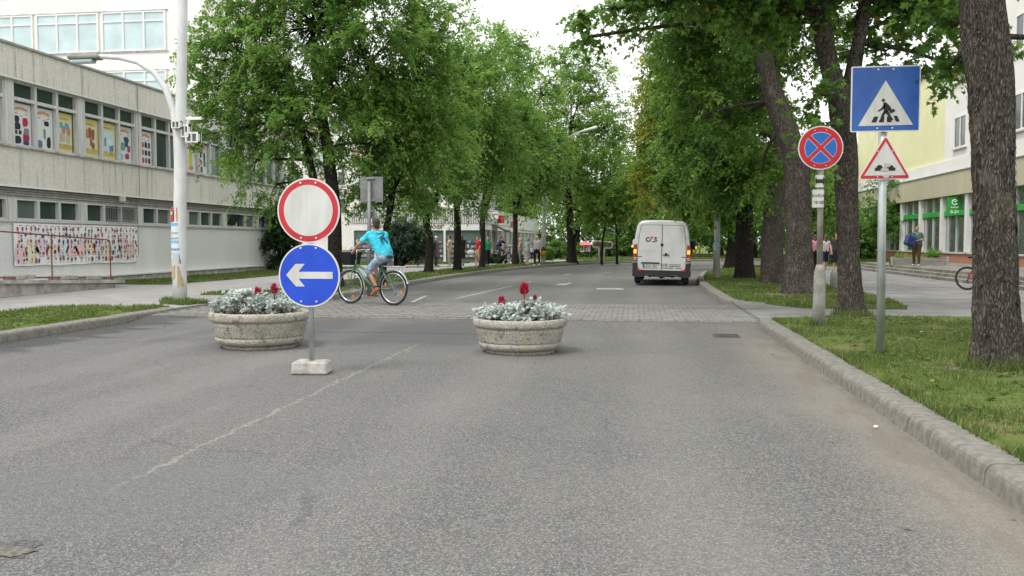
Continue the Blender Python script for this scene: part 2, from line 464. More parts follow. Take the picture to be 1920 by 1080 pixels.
def stone():
    g = G('planter_stone'); v = g.coord(); vz = g.n('ShaderNodeSeparateXYZ'); g.set(vz.inputs[0], v)
    a = g.noise(v, 60, 4, .75); b = g.noise(v, 5, 5)
    c = g.mix(g.step(a, .34, .62), (.19, .175, .14), (.49, .47, .415))
    c = g.mix(g.math('MULTIPLY', g.step(b, .5, .72), .55), c, (.36, .315, .205))
    li = g.math('MULTIPLY', g.step(g.noise(v, 9, 6, .7), .53, .66), .75)
    c = g.mix(li, c, (.115, .112, .085))
    g.base(c); g.rough(.95); g.spec(.2)
    g.bump(g.math('ADD', a, g.math('MULTIPLY', g.voro(v, 70), .8)), .7, .01); return g.m
MAT['stone'] = stone()
MAT['concrete'] = M('concrete', (.29, .283, .255), (.44, .432, .40), 9, .95, .6, 50, dist=.008)
MAT['pole'] = M('pole_paint', (.55, .56, .56), (.66, .67, .665), 4, .7, .3, 40, stretch=(1, 1, .5))
MAT['poleconc'] = M('pole_concrete', (.20, .195, .175), (.34, .33, .30), 5, .9, .4, 50)
def bark(name, a, b, sc_=1.0):
    g = G(name); v = g.coord('Object', (1, 1, .16))
    v2 = g.coord('Object', (1, 1, .22)); wv = g.n('ShaderNodeVectorMath', operation='ADD'); g.set(wv.inputs[0], v2)
    nz_ = g.n('ShaderNodeTexNoise'); g.set(nz_.inputs['Vector'], v2); nz_.inputs['Scale'].default_value = 14; sc2 = g.n('ShaderNodeVectorMath', operation='SCALE'); g.set(sc2.inputs[0], nz_.outputs['Color']); sc2.inputs['Scale'].default_value = .16; g.set(wv.inputs[1], sc2.outputs[0])
    cr = g.voro(wv.outputs[0], 34 * sc_, 'DISTANCE_TO_EDGE'); n1 = g.math('ADD', g.math('MULTIPLY', g.noise(g.coord('Object', (1, 1, .45)), 48 * sc_, 7, .75), .85), g.math('MULTIPLY', g.step(cr, .0, .3), .3)); n2 = g.noise(g.coord(), 3.0, 4)
    c = g.mix(g.step(n1, .38, .92), a, b)
    c = g.mix(g.math('MULTIPLY', g.step(n2, .55, .75), .4), c, (b[0]*1.25, b[1]*1.25, b[2]*1.15))
    g.base(c); g.rough(.95); g.spec(.15); g.bump(n1, 1.0, .03); return g.m
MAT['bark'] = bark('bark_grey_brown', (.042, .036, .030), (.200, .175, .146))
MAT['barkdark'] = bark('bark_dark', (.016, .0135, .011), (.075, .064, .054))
def leaf(name, stops, trans=.32, rough=.5):
    g = G(name); at = g.n('ShaderNodeAttribute', attribute_name='v')
    rp = g.n('ShaderNodeValToRGB'); g.set(rp.inputs[0], at.outputs['Fac'])
    el = rp.color_ramp.elements
    for i, (p, c) in enumerate(stops):
        e = el[i] if i < 2 else el.new(p)
        e.position = p; e.color = (*c, 1)
    g.base(rp.outputs[0]); g.rough(rough); g.spec(.25)
    tr = g.n('ShaderNodeBsdfTranslucent')
    hv = g.n('ShaderNodeHueSaturation'); hv.inputs['Value'].default_value = 1.5; hv.inputs['Hue'].default_value = .495
    g.set(hv.inputs['Color'], rp.outputs[0]); g.set(tr.inputs[0], hv.outputs[0])
    ms = g.n('ShaderNodeMixShader'); ms.inputs[0].default_value = trans
    g.nt.links.new(g.p.outputs[0], ms.inputs[1]); g.nt.links.new(tr.outputs[0], ms.inputs[2])
    g.nt.links.new(ms.outputs[0], g.out.inputs[0])
    return g.m
MAT['leafA'] = leaf('leaf_fresh_green', [(0, (.085, .165, .038)), (.5, (.165, .300, .064)), (.92, (.26, .40, .095)), (1, (.40, .38, .12))], .54)
MAT['leafB'] = leaf('leaf_deep_green', [(0, (.052, .118, .025)), (.55, (.115, .225, .042)), (.9, (.20, .325, .06)), (1, (.38, .33, .075))], .54)
MAT['leafY'] = leaf('leaf_yellowing', [(0, (.14, .21, .035)), (.5, (.26, .30, .045)), (.9, (.40, .36, .055)), (1, (.46, .34, .06))], .48)
MAT['leafH'] = leaf('leaf_hedge', [(0, (.05, .12, .026)), (.5, (.11, .225, .045)), (.9, (.19, .31, .07)), (1, (.30, .32, .10))], .42)
MAT['needle'] = leaf('conifer_needles', [(0, (.025, .055, .034)), (.6, (.050, .095, .062)), (.9, (.085, .14, .10)), (1, (.12, .17, .13))], .1)
MAT['thuja'] = leaf('thuja_scales', [(0, (.018, .048, .018)), (.6, (.035, .08, .026)), (.9, (.06, .11, .035)), (1, (.09, .13, .05))], .1)
MAT['blade'] = leaf('grass_blade', [(0, (.065, .105, .024)), (.5, (.120, .178, .042)), (.85, (.18, .232, .068)), (1, (.33, .28, .15))], .35)
MAT['silver'] = leaf('silver_foliage', [(0, (.32, .38, .35)), (.5, (.51, .57, .54)), (.9, (.66, .70, .67)), (1, (.34, .38, .30))], .2, .8)
MAT['crimson'] = leaf('crimson_plume', [(0, (.28, .004, .03)), (.6, (.42, .010, .055)), (1, (.55, .03, .10)), ], .2, .7)
MAT['redstem'] = M('red_stem', (.16, .02, .03), (.10, .045, .02), 20, .7)
MAT['col'] = Mcol('print')
MAT['colcloth'] = Mcol('printed_cloth', .9, .2, .1)
# ---------------------------------------------------------------- ground, road, pavements
def smooth_line(pts, step=1.0):
    P = [Vector((*p, 0)) for p in pts]; out = []
    for i in range(len(P) - 1):
        p0, p1, p2, p3 = P[max(i-1, 0)], P[i], P[i+1], P[min(i+2, len(P)-1)]
        n = max(1, int((p2 - p1).length / step))
        for j in range(n):
            t = j / n
            q = .5 * ((2*p1) + (p2-p0)*t + (2*p0-5*p1+4*p2-p3)*t*t + (3*p1-p0-3*p2+p3)*t**3)
            out.append((q.x, q.y))
    out.append(pts[-1]); return out
def offset(line, d):
    out = []
    for i, p in enumerate(line):
        a, b = line[max(i-1, 0)], line[min(i+1, len(line)-1)]; t = Vector((b[0]-a[0], b[1]-a[1])).normalized()
        out.append((p[0]-t.y*d, p[1]+t.x*d))
    return out
LEFT_FAR = smooth_line([(-7.4, 20.9), (-7.3, 25), (-7.25, 31), (-6.9, 37), (-6.1, 44), (-4.5, 51.5), (-1.6, 58.5), (3, 64.5), (10, 69.5), (25, 76), (60, 84)])
RIGHT_FAR = smooth_line([(2.02, 20.9), (2.05, 28), (2.35, 34), (3.3, 41.5), (5.4, 47.5), (9.2, 53), (16, 58.5), (30, 64.5), (62, 71)])
LX, RX = -9.0, 2.05
sheet('ground', [(-300, -60), (300, -60), (300, 500), (-300, 500)], -.06, MAT['turf'], label='flat ground under and beyond the street')
def strip_road():
    m = MB()
    ys = [-6, 2, 6, 10, 13, 14.6, 15.35, 19.15, 20.0, 20.9]
    zs = [0, 0, 0, 0, 0, 0, .085, .085, 0, 0]
    rows = [((LX-.2 if y < 18 else -8.1), RX+.2, y, z) for y, z in zip(ys, zs)]
    vs = []
    for a, b, y, z in rows: vs += [(a, y, z), (b, y, z)]
    m.add(vs, [(2*i, 2*i+1, 2*i+3, 2*i+2) for i in range(len(rows)-1)])
    poly = offset(LEFT_FAR, .2)[::-1] + [(-8.1, 20.9)] + [(RX+.2, 20.9)] + offset(RIGHT_FAR, -.2)
    m.add([(x, y, 0) for x, y in reversed(poly)], [tuple(range(len(poly)))])
    o = m.build('road', MAT['asphalt'], kind='structure', label='worn grey asphalt road')
    return o
strip_road()
sheet('pavement', [(-60, -6), (LX-.13, -6), (LX-.13, 16.6), (-8.95, 20.2), (-8.0, 20.95)] + offset(LEFT_FAR, .13) + [(60, 140), (-60, 140)], .12, MAT['walk'], label='pale paved footway on the far side of the road')
sheet('plaza', [(60, -6), (60, 70)] + offset(RIGHT_FAR, -.13)[:-1][::-1] + [(RX+.13, 20.9), (RX+.1, 19.2), (RX+.1, 15.9), (RX+.13, 15.2), (RX+.13, -6)], .12, MAT['plaza'], label='grey asphalt footway and forecourt by the yellow building')

# crossing of concrete pavers on a raised table
cross = empty('crossing_table', (-3.5, 17.2, 0), kind='structure', label='raised pedestrian crossing paved with small grey blocks')
jm = MB(); jm.box(-5.42, 5.55, -1.84, 1.9, .0, .090); jm.build('joint_bed', MAT['joint'], cross)
pm = MB(); pm.cbox(0, 0, 0, .186, .190, .05, .008); PAVER = pm.mesh('paver', MAT['paver'])
cells = []
for r in range(18):
    for c in range(55):
        cells.append((-5.31 + c*.2 + (.1 if r % 2 else 0), -1.72 + r*.206))
def cellkey(p):
    X, Y = p[0] - 3.5, p[1] + 17.2
    return Y + (0 if X > -2.9 else 3)
cells.sort(key=cellkey)
for (x, y) in cells[:300]:
    o = link('paver', PAVER, cross, (x, y, .077 + random.uniform(-.003, .004)), random.uniform(-.012, .012))
pm = MB()
for (x, y) in cells[300:]:
    pm.xf((x, y, .077 + random.uniform(-.003, .004)), random.uniform(-.012, .012)); pm.box(-.0925, .0925, -.0945, .0945, -.02, .025)
pm.build('paver_field', MAT['paver'], cross, kind='stuff')
em = MB()
for i in range(11): em.cbox(-4.9 + i*1.0, -1.9, .04, .985, .10, .11, .01)
em.build('edge_stone', MAT['kerb'], cross)

# kerbs, stone by stone
def kerb_mesh(L, name='kerb_stone'):
    m = MB(); prof = [(0, -.06), (.022, .09), (.032, .115), (.052, .132), (.08, .139), (.26, .139), (.26, -.06)]
    ys = [-L/2, -L/2+.008, L/2-.008, L/2]; vs = []
    for i, y in enumerate(ys):
        s = .006 if i in (0, 3) else 0
        vs += [(min(max(x, s), .26 - s), y, z - (s if z > 0 else 0)) for x, z in prof]
    n = len(prof)
    fs = [(i*n+j, (i+1)*n+j, (i+1)*n+(j+1) % n, i*n+(j+1) % n) for i in range(3) for j in range(n)]
    fs += [tuple(range(n)), tuple(range(3*n, 4*n))[::-1]]
    m.add(vs, [f[::-1] for f in fs]); return m.mesh(name, MAT['kerb'])
KM = {L: kerb_mesh(L - .006) for L in (.5, 1.0)}
def kerb(label, pts, L, side):             # side +1: verge to the right of the line's direction
    k = empty('kerb', (pts[0][0], pts[0][1], 0), kind='structure', label=label)
    d = [0]
    for a, b in zip(pts, pts[1:]): d.append(d[-1] + math.dist(a, b))
    def at(s):
        i = max(j for j in range(len(d)-1) if d[j] <= s + 1e-9 or j == 0); t = (s - d[i]) / max(1e-9, d[i+1]-d[i])
        a, b = pts[i], pts[i+1]; return Vector((a[0]+(b[0]-a[0])*t, a[1]+(b[1]-a[1])*t, 0))
    n = int(d[-1] / L)
    for i in range(n):
        a, b = at(i*L), at((i+1)*L); c = (a+b)/2; t = b - a
        rz = math.atan2(t.y, t.x) - math.pi/2
        if side < 0: rz += math.pi
        o = link('kerb_stone', KM[L], k, (c.x - pts[0][0] + random.uniform(-.004, .004), c.y - pts[0][1], random.uniform(-.006, .004)), rz + random.uniform(-.006, .006))
kerb('grey kerb along the grass verge with the crossing sign', [(RX, -1), (RX, 15.1), (RX+.05, 15.5), (RX+.25, 15.8), (RX+.6, 15.95), (RX+1.1, 16.0)], .5, 1)
kerb('weathered kerb beside the wet gutter', [(LX, 4), (LX, 16.1), (LX-.1, 16.6)], .5, -1)
kerb('kerb beside the tree verge where the van is stopped', [(3.1, 19.2), (2.5, 19.35), (2.12, 19.75), (2.04, 20.4)] + RIGHT_FAR[:60], 1.0, 1)
kerb('long curving kerb below the row of young trees', [(-8.3, 20.55), (-7.75, 20.65), (-7.45, 20.85)] + LEFT_FAR[:95], 1.0, -1)

# verges
def inpoly(P, poly):
    x, y = P[:, 0], P[:, 1]; ins = np.zeros(len(P), bool); n = len(poly)
    for i in range(n):
        x1, y1 = poly[i]; x2, y2 = poly[(i+1) % n]
        if y1 == y2: continue
        c = ((y1 > y) != (y2 > y)) & (x < (x2-x1)*(y-y1)/(y2-y1) + x1); ins ^= c
    return ins
def np_mesh(name, verts, faces_n, k, mat, vals, smooth=False):   # k-gons, faces in vertex order
    me = bpy.data.meshes.new(name); nv = len(verts); nf = nv // k if faces_n is None else len(faces_n)
    idx = np.arange(nv, dtype=np.int32) if faces_n is None else np.asarray(faces_n, np.int32).ravel()
    me.vertices.add(nv); me.vertices.foreach_set('co', np.asarray(verts, np.float32).ravel())
    me.loops.add(len(idx)); me.loops.foreach_set('vertex_index', idx)
    me.polygons.add(nf); me.polygons.foreach_set('loop_start', np.arange(0, nf*k, k, dtype=np.int32))
    at = me.attributes.new('v', 'FLOAT', 'FACE'); at.data.foreach_set('value', np.asarray(vals, np.float32))
    me.materials.append(mat); me.update(calc_edges=True); me.validate(); return me
def grass(poly, z, dens, h, wdt, label, near=None):
    P = np.array(poly); lo, hi = P.min(0), P.max(0)
    n = int((hi-lo)[0]*(hi-lo)[1]*dens)
    Q = rng.uniform(lo, hi, (n, 2)); Q = Q[inpoly(Q, poly)]
    if near is not None: Q = Q[rng.random(len(Q)) < np.clip((near / np.maximum(1, Q[:, 1]))**1.0, .12, 1)]
    nz = np.array([noise.noise((x*1.1+3.7, y*1.1, 0)) + .5*noise.noise((x*4, y*4, 5)) for x, y in Q])
    keep = rng.random(len(Q)) < np.clip(1.05 - np.clip(nz - .06, 0, 1)*2.8, .06, 1)
    Q, nz = Q[keep], nz[keep]; n = len(Q)
    hh = h*rng.uniform(.45, 1.25, n)*(1 + .5*np.clip(-nz, 0, 1)); a = rng.uniform(0, 6.283, n); b = rng.uniform(0, 6.283, n)
    ww = wdt*rng.uniform(.6, 1.3, n)*(1 + .03*np.maximum(0, Q[:, 1]-8)); le = hh*rng.uniform(.1, .9, n)
    V = np.zeros((n, 3, 3)); px, py = np.cos(a)*ww, np.sin(a)*ww
    V[:, 0] = np.c_[Q[:, 0]-px, Q[:, 1]-py, np.full(n, z-.005)]; V[:, 1] = np.c_[Q[:, 0]+px, Q[:, 1]+py, np.full(n, z-.005)]
    V[:, 2] = np.c_[Q[:, 0]+np.cos(b)*le, Q[:, 1]+np.sin(b)*le, z+hh]
    vals = np.clip(rng.normal(.45, .2, n) + .45*nz, 0, .93); vals[rng.random(n) < .05] = 1
    me = np_mesh('grass', V.reshape(-1, 3), None, 3, MAT['blade'], vals)
    o = link('grass', me); tag(o, label, 'grass', kind='stuff')
def weeds(poly, z, n, size, label):
    P = np.array(poly); lo, hi = P.min(0), P.max(0); V = []; vals = []
    while len(vals) < n*7:
        c = rng.uniform(lo, hi)
        if not inpoly(c[None], poly)[0]: continue
        for j in range(7):
            a = rng.uniform(0, 6.28); L = size*rng.uniform(.6, 1.4); wd = L*.28
            d = np.array([math.cos(a), math.sin(a)]); e = np.array([-d[1], d[0]])*wd
            V += [[c[0], c[1], z], [*(c+d*L*.55+e), z+L*rng.uniform(.3, .6)], [*(c+d*L), z+L*rng.uniform(.1, .5)], [*(c+d*L*.55-e), z+L*rng.uniform(.3, .6)]]
            vals.append(rng.uniform(.2, .8))
    me = np_mesh('weeds', np.array(V), None, 4, MAT['blade'], vals)
    tag(link('weeds', me), label, 'weeds', kind='stuff')
def verge(label, poly, z=.142):
    m = MB(); n = len(poly)
    a = sum(poly[i][0]*poly[(i+1)%n][1]-poly[(i+1)%n][0]*poly[i][1] for i in range(n))
    if a < 0: poly = poly[::-1]
    m.add([(x, y, z) for x, y in poly] + [(x, y, .05) for x, y in poly], [tuple(range(n))] + [(i, n+i, n+(i+1) % n, (i+1) % n) for i in range(n)])
    m.build('grass_verge', MAT['turf'], kind='structure', label=label); return poly
VR1 = verge('grass verge with the two road signs', [(RX+.262, -3), (6.3, -3), (6.2, 16.3), (4.2, 16.1), (3.2, 15.85), (RX+.62, 15.72), (RX+.42, 15.6), (RX+.30, 15.4), (RX+.265, 15.1)])
grass(VR1, .142, 2300, .042, .0055, 'patchy short grass round the road signs and the nearest trunk', 6)
weeds([(2.3, 4), (6, 4), (6.1, 15.7), (2.6, 15.7)], .145, 420, .055, 'broad leaved weeds in the verge round the road signs')
grass([(RX+.235, 3.5), (RX+.36, 3.5), (RX+.36, 15.2), (RX+.25, 15.2)], .139, 5200, .07, .006, 'ragged grass fringe spilling over the kerb by the road signs', 6)
for (px, py, rr_, lab) in ((1870, 690, .42, 'long grass round the nearest trunk'), (1596, 592, .36, 'long grass tuft at the foot of the forked tree'), (1535, 610, .2, 'long grass at the foot of the no stopping post'), (1651, 663, .12, 'grass tuft at the foot of the crossing sign pole')):
    c = onz(px, py, .142); grass([(c.x + rr_*math.cos(a), c.y + rr_*math.sin(a)) for a in np.linspace(0, 6.28, 14, endpoint=False)], .14, 1500, .12, .008, lab)
rf = RIGHT_FAR[:44]
VR2 = verge('grass verge under the row of big trees', [(2.75, 19.5), (2.42, 19.9)] + offset(rf, -.262) + [(10.3, 50.5), (5.8, 34), (5.75, 20.6), (5.3, 18.1), (3.4, 18.1), (2.95, 18.9)])
grass(VR2, .142, 750, .06, .011, 'grass beneath the row of big trees', 14)
VL1 = verge('bright grass verge behind the weathered kerb', [(LX-.262, 2), (LX-.262, 15.9), (LX-.35, 16.7), (-10.4, 16.75), (-11.6, 16.1), (-11.75, 2)])
grass(VL1, .142, 1500, .055, .009, 'bright short grass behind the weathered kerb', 10)
weeds([(-11.4, 8), (-9.3, 8), (-9.4, 16.4), (-11.2, 16)], .145, 160, .07, 'broad leaved weeds behind the weathered kerb')
lf = LEFT_FAR[:62]
VL2 = verge('long grass verge planted with the row of young trees', [(-10.7, 20.6), (-8.2, 20.75), (-7.7, 20.95)] + offset(lf, .262)[1:] + offset(lf, 2.35)[::-1][:-1] + [(-10.0, 22.2), (-10.8, 21.3)])
grass(VL2, .142, 420, .06, .014, 'grass under the row of young trees along the curving kerb', 20)
VL3 = verge('grass strip at the foot of the grey shop building', [(-14.3, 25.4), (-13.9, 30), (-13.9, 44), (-16.7, 44), (-16.7, 25.4)])
grass(VL3, .142, 300, .06, .016, 'grass strip at the foot of the grey shop building', 24)
VL4 = verge('grass in front of the drugstore', [(-12.9, 48), (-10.4, 51.5), (-10.2, 54.3), (-17.5, 54.3), (-17.5, 48)])
grass(VL4, .142, 200, .07, .02, 'grass in front of the drugstore windows', 40)
VL5 = verge('lawn round the hedges beyond the bend', offset(LEFT_FAR, .3)[48:] + [(60, 200), (-9, 200), (-9, 66)])
grass([(-4, 62), (3, 68), (10, 73), (24, 80), (24, 92), (-8, 92), (-8, 66)], .142, 60, .09, .03, 'lawn round the hedges beyond the bend', 60)
VR3 = verge('grass bed below the last shop windows of the yellow building', [(11.4, 46.2), (15.4, 46.2), (15.4, 64), (11.4, 64)], .3)
grass(VR3, .3, 120, .07, .02, 'grass bed below the last shop windows of the yellow building', 40)
VR4 = verge('lawn inside the bend behind the big trees', offset(RIGHT_FAR, -.3)[40:] + [(62, 60), (14, 50), (9.5, 49)])
grass([(7, 50), (14, 55), (30, 63), (30, 58), (14, 50)], .142, 60, .09, .03, 'grass inside the bend behind the big trees', 60)
tuft = [(p.x, p.y) for p in (onz(295, 570, .12), onz(345, 573, .12), (onz(395, 569, .12)), onz(350, 563, .12), onz(310, 563, .12))]
grass(tuft, .12, 900, .09, .012, 'dry grass tuft round the foot of the tall white lamp post', 30)

# painted markings, drain, pothole
def mark(label, pts):
    m = MB(); m.add([(*onz(x, y, .006).xy, .006) for x, y in pts], [tuple(range(len(pts)))])
    m.build('road_marking', MAT['paint'], kind='structure', label=label)
def mark_line(label, a, b, wd=.12, z=.006):
    A, B = onz(*a, 0), onz(*b, 0); t = (B-A).normalized(); s = Vector((-t.y, t.x, 0))*wd/2; m = MB()
    m.add([(*(A+s).xy, z), (*(A-s).xy, z), (*(B-s).xy, z), (*(B+s).xy, z)], [(0, 1, 2, 3)]); m.build('road_marking', MAT['paint'], kind='structure', label=label)
mark('short white dash beside the van', [(1119, 540), (1168, 540.5), (1170, 543), (1118, 542.5)])
mark('white turn arrow on the carriageway', [(1040, 533.5), (1050, 531.5), (1062, 531.5), (1070, 529.3), (1071, 531), (1066, 533), (1060, 535), (1043, 534.8)])
mark_line('thin white lane line leading to the crossing', (855, 560), (960, 536.5), .11)
mark_line('thin white lane line near the bicycle wheel', (770, 568), (800, 554.5), .1)
mark_line('faint white edge line below the young trees', (850, 535.5), (920, 532.8), .12)
mark_line('short white dash behind the flower tub', (983, 530.5), (998, 528), .12)
mark_line('far white dash on the bend', (1058, 515.8), (1069, 514), .15)
mark_line('farther white dash on the bend', (1131, 511.5), (1148, 510.5), .18)
d = onz(1362, 630, .0); dg = empty('drain_grate', (d.x, d.y, 0), label='worn iron drain grate in the gutter', cat='drain')
m = MB()
for a in ((-.19, .19, -.22, -.18), (-.19, .19, .18, .22), (-.19, -.15, -.18, .18), (.15, .19, -.18, .18)): m.box(*a, -.02, .012)
rust = M('rusty_iron', (.05, .046, .042), (.10, .09, .08), 14, .8)
m.build('frame', rust, dg); m = MB(); m.box(-.15, .15, -.18, .18, -.03, .002); m.build('shaft_dark', MAT['black'], dg)  # black slab paints the darkness below the slats, no hole is cut
m = MB()
for i in range(7): m.box(-.138 + i*.041, -.112 + i*.041, -.18, .18, -.01, .010)
m.build('slat', rust, dg)
c = onz(22, 1030, 0); m = MB()
for k, (rx, ry, ox, z) in enumerate(((.16, .10, 0, .003), (.10, .055, .03, .006))):
    ring = []
    for a in np.linspace(0, 6.283, 44, endpoint=False):
        q = 1 + .55*noise.noise((math.cos(a)*1.6, math.sin(a)*1.6, k*3)) + .35*noise.noise((math.cos(a)*6, math.sin(a)*6, k*5))
        ring.append((c.x + ox + rx*q*math.cos(a), c.y - ox + ry*q*math.sin(a), z))
    m.add(ring, [tuple(range(44))], k)
m.build('pothole', [M('pothole_dark_rim', (.045, .045, .044), (.14, .135, .13), 45, .95, 1, 60), M('pothole_sand', (.09, .085, .075), (.19, .175, .15), 30, .95, .8, 40)], kind='structure', label='small broken patch in the corner of the carriageway')  # darker ragged ring round the sandy middle
# fallen leaves
def litter(poly, z, n, label):
    P = np.array(poly); Q = rng.uniform(P.min(0), P.max(0), (n, 2)); Q = Q[inpoly(Q, poly)]; n = len(Q)
    a = rng.uniform(0, 6.28, n); D = np.c_[np.cos(a), np.sin(a), rng.uniform(-.1, .3, n)]; N = np.c_[rng.normal(0, .25, (n, 2)), np.ones(n)]
    D /= np.linalg.norm(D, axis=1)[:, None]; S = np.cross(D, N); L = rng.uniform(.03, .07, n)[:, None]; B = np.c_[Q, np.full(n, z)]
    V = np.stack([B, B+D*L*.45+S*L*.3, B+D*L, B+D*L*.45-S*L*.3], 1).reshape(-1, 3); V[:, 2] += .012
    tag(link('fallen_leaves', np_mesh('fallen_leaves', V, None, 4, MAT['dryleaf'], rng.random(n))), label, 'leaves', kind='stuff')
MAT['dryleaf'] = leaf('dry_leaf', [(0, (.10, .06, .025)), (.5, (.22, .15, .05)), (.9, (.32, .25, .08)), (1, (.16, .17, .05))], .2)
litter(VR1, .165, 420, 'dry fallen leaves on the verge with the road signs'); litter(VR2, .165, 900, 'dry fallen leaves under the big trees')
litter([(1.2, 3), (2.0, 3), (2.0, 16), (1.55, 16)], .0, 30, 'dry leaves in the sandy gutter'); litter([(-9, 8), (2, 8), (2, 30), (-7, 30)], .0, 40, 'a few dry leaves on the carriageway')
# bare earth round the big trunks
for (px, py, r_, lab) in ((1870, 690, .55, 'bare earth at the foot of the nearest trunk'), (1596, 592, .5, 'bare earth at the foot of the forked tree'), (1497, 552, 1.1, 'bare earth at the foot of the stout leaning tree'), (1450, 532, .9, 'bare earth at the foot of the second dark tree'), (1397, 523, .8, 'bare earth at the foot of the third dark tree')):
    c = onz(px, py, .142); m = MB()
    m.add([(c.x + r_*math.cos(a)*(1+.5*noise.noise((math.cos(a)*2, math.sin(a)*2, px))), c.y + r_*math.sin(a)*(1+.5*noise.noise((math.cos(a)*2, math.sin(a)*2, px+9))), .147) for a in np.linspace(0, 6.283, 36, endpoint=False)], [tuple(range(36))])
    m.build('bare_earth', M('bare_earth', (.10, .085, .06), (.20, .165, .12), 9, .95, .8, 40, world=True), kind='structure', label=lab)
# ---------------------------------------------------------------- grey shop building on the left
OY = 22.15
B1 = empty('shop_building', (-17, OY, 0), label='long two storey grey concrete shop building with posters in its upper windows', cat='building')
BAY = 3.17
Y0, Y1 = -3*BAY, 6*BAY
def bx(name, mat, *boxes, parent=B1, **kw):
    m = MB()
    for b in boxes: m.box(*b)
    return m.build(name, mat, parent, **kw)
bx('wall_core', MAT['whitewall'], (-17, -.22, Y0, Y1, 0, 6.6))
bx('plinth', MAT['coping'], (-.2, .22, Y0, Y1+.05, 0, .33))
bx('plinth_cap', MAT['white'], (-.2, .27, Y0, Y1+.08, .33, .38))
bx('lower_wall', MAT['lowwall'], (-.2, .0, Y0, Y1, .38, 2.0))
bx('lower_sill', MAT['alu'], (-.2, .07, Y0, Y1, 2.0, 2.045))
n = 0
for i in range(4):
    bx('louvre_slat', MAT['louvre'], (-.2, .02 + .02*(i % 2), Y0, Y1, 2.66 + i*.068, 2.715 + i*.068))
for i in range(0, 9, 2):
    a = Y0 + i*BAY; b = min(a + 2*BAY, Y1)
    bx('spandrel_panel', MAT['spandrel'], (-.2, .16, a+.006, b-.006, 2.99, 4.03))
    bx('parapet_panel', MAT['spandrel'], (-.2, .16, a+.006, b-.006, 5.93, 6.80))
bx('drip_edge', MAT['white'], (-.2, .19, Y0, Y1, 2.945, 2.988))
bx('upper_sill', MAT['coping'], (-.2, .24, Y0, Y1, 4.032, 4.085))
bx('window_head', MAT['white'], (-.2, .18, Y0, Y1, 5.895, 5.928))
bx('roof_edge', MAT['louvre'], (-17, .22, Y0-.05, Y1+.05, 6.802, 6.86))
for k in range(-3, 7):
    y = k*BAY
    bx('mullion', MAT['alu'], (-.2, .06, y-.17, y+.17, 4.087, 5.893))
    bx('mullion', MAT['alu'], (-.2, .06, y-.17, y+.17, 2.047, 2.658))
WW = (BAY - .34) / 3
def frame_mesh(H, transom=None, t=.05, d0=-.13, d1=.03, w=None, name='window'):
    w = w or WW; m = MB(); h = w/2
    m.box(d0, d1, -h, -h+t, 0, H); m.box(d0, d1, h-t, h, 0, H); m.box(d0, d1, -h+t, h-t, 0, t*1.1); m.box(d0, d1, -h+t, h-t, H-t, H)
    if transom: m.box(d0, d1+.012, -h+t, h-t, transom, transom+.09)
    return m.mesh(name, MAT['alu'])
def pane_mesh(y0, y1, z0, z1, mat, x=-.09, name='pane'):
    m = MB(); m.box(x-.01, x, y0, y1, z0, z1); return m.mesh(name, mat)
FU = frame_mesh(1.80, 1.27); FLo = frame_mesh(.605)
h = WW/2 - .05
PU = {k: pane_mesh(-h, h, .05, 1.27, MAT[k]) for k in ('glass', 'glass2')}
PT = {k: pane_mesh(-h, h, 1.36, 1.75, MAT[k]) for k in ('glass', 'glass2')}
PL = {k: pane_mesh(-h, h, .05, .555, MAT[k]) for k in ('glass', 'glass2')}
wpos = []
for k in range(-3, 6):
    for j in range(3):
        y = k*BAY + .17 + WW*(j+.5); wpos.append((k, j, y))
        wn = link('window', FU, B1, (0, y, 4.09)); g = 'glass' if (k*3+j) % 4 else 'glass2'
        link('pane', PU[g if k < 3 else 'glass2' if j else 'glass'], wn); link('pane', PT['glass'], wn)
        wl = link('window', FLo, B1, (0, y, 2.05)); op = (k == 4 and j == 0)
        if op: wl['label'] = 'open window with its pane tilted inwards'
        p = link('pane', PL['glass2' if (k+j) % 3 == 0 else 'glass'], wl)
        if op: p.rotation_euler = (0, R(28), 0); p.location = (.06, 0, .02)
        if k == 1 and j > 0:
            m = MB()
            for q in range(9): m.tube([(.05, -h+.04+q*.1, 0), (.05, -h+.04+q*.1, .6)], .008, 5)
            for z in (.1, .5): m.tube([(.055, -h, z), (.055, h, z)], .01, 5)
            m.build('security_grille', MAT['louvre'], wl)
m = MB(); m.cbox(.24, 4.98, 2.86, .16, .16, .2, .02); m.build('alarm_box', M('cream_plastic', (.55, .52, .43), None), B1)
m = MB(); m.tube([(.18, 6.1, 6.8), (.18, 6.1, 2.95), (.06, 6.15, 2.7), (.03, 6.2, 1.0)], .012, 5); m.build('cable', MAT['louvre'], B1)

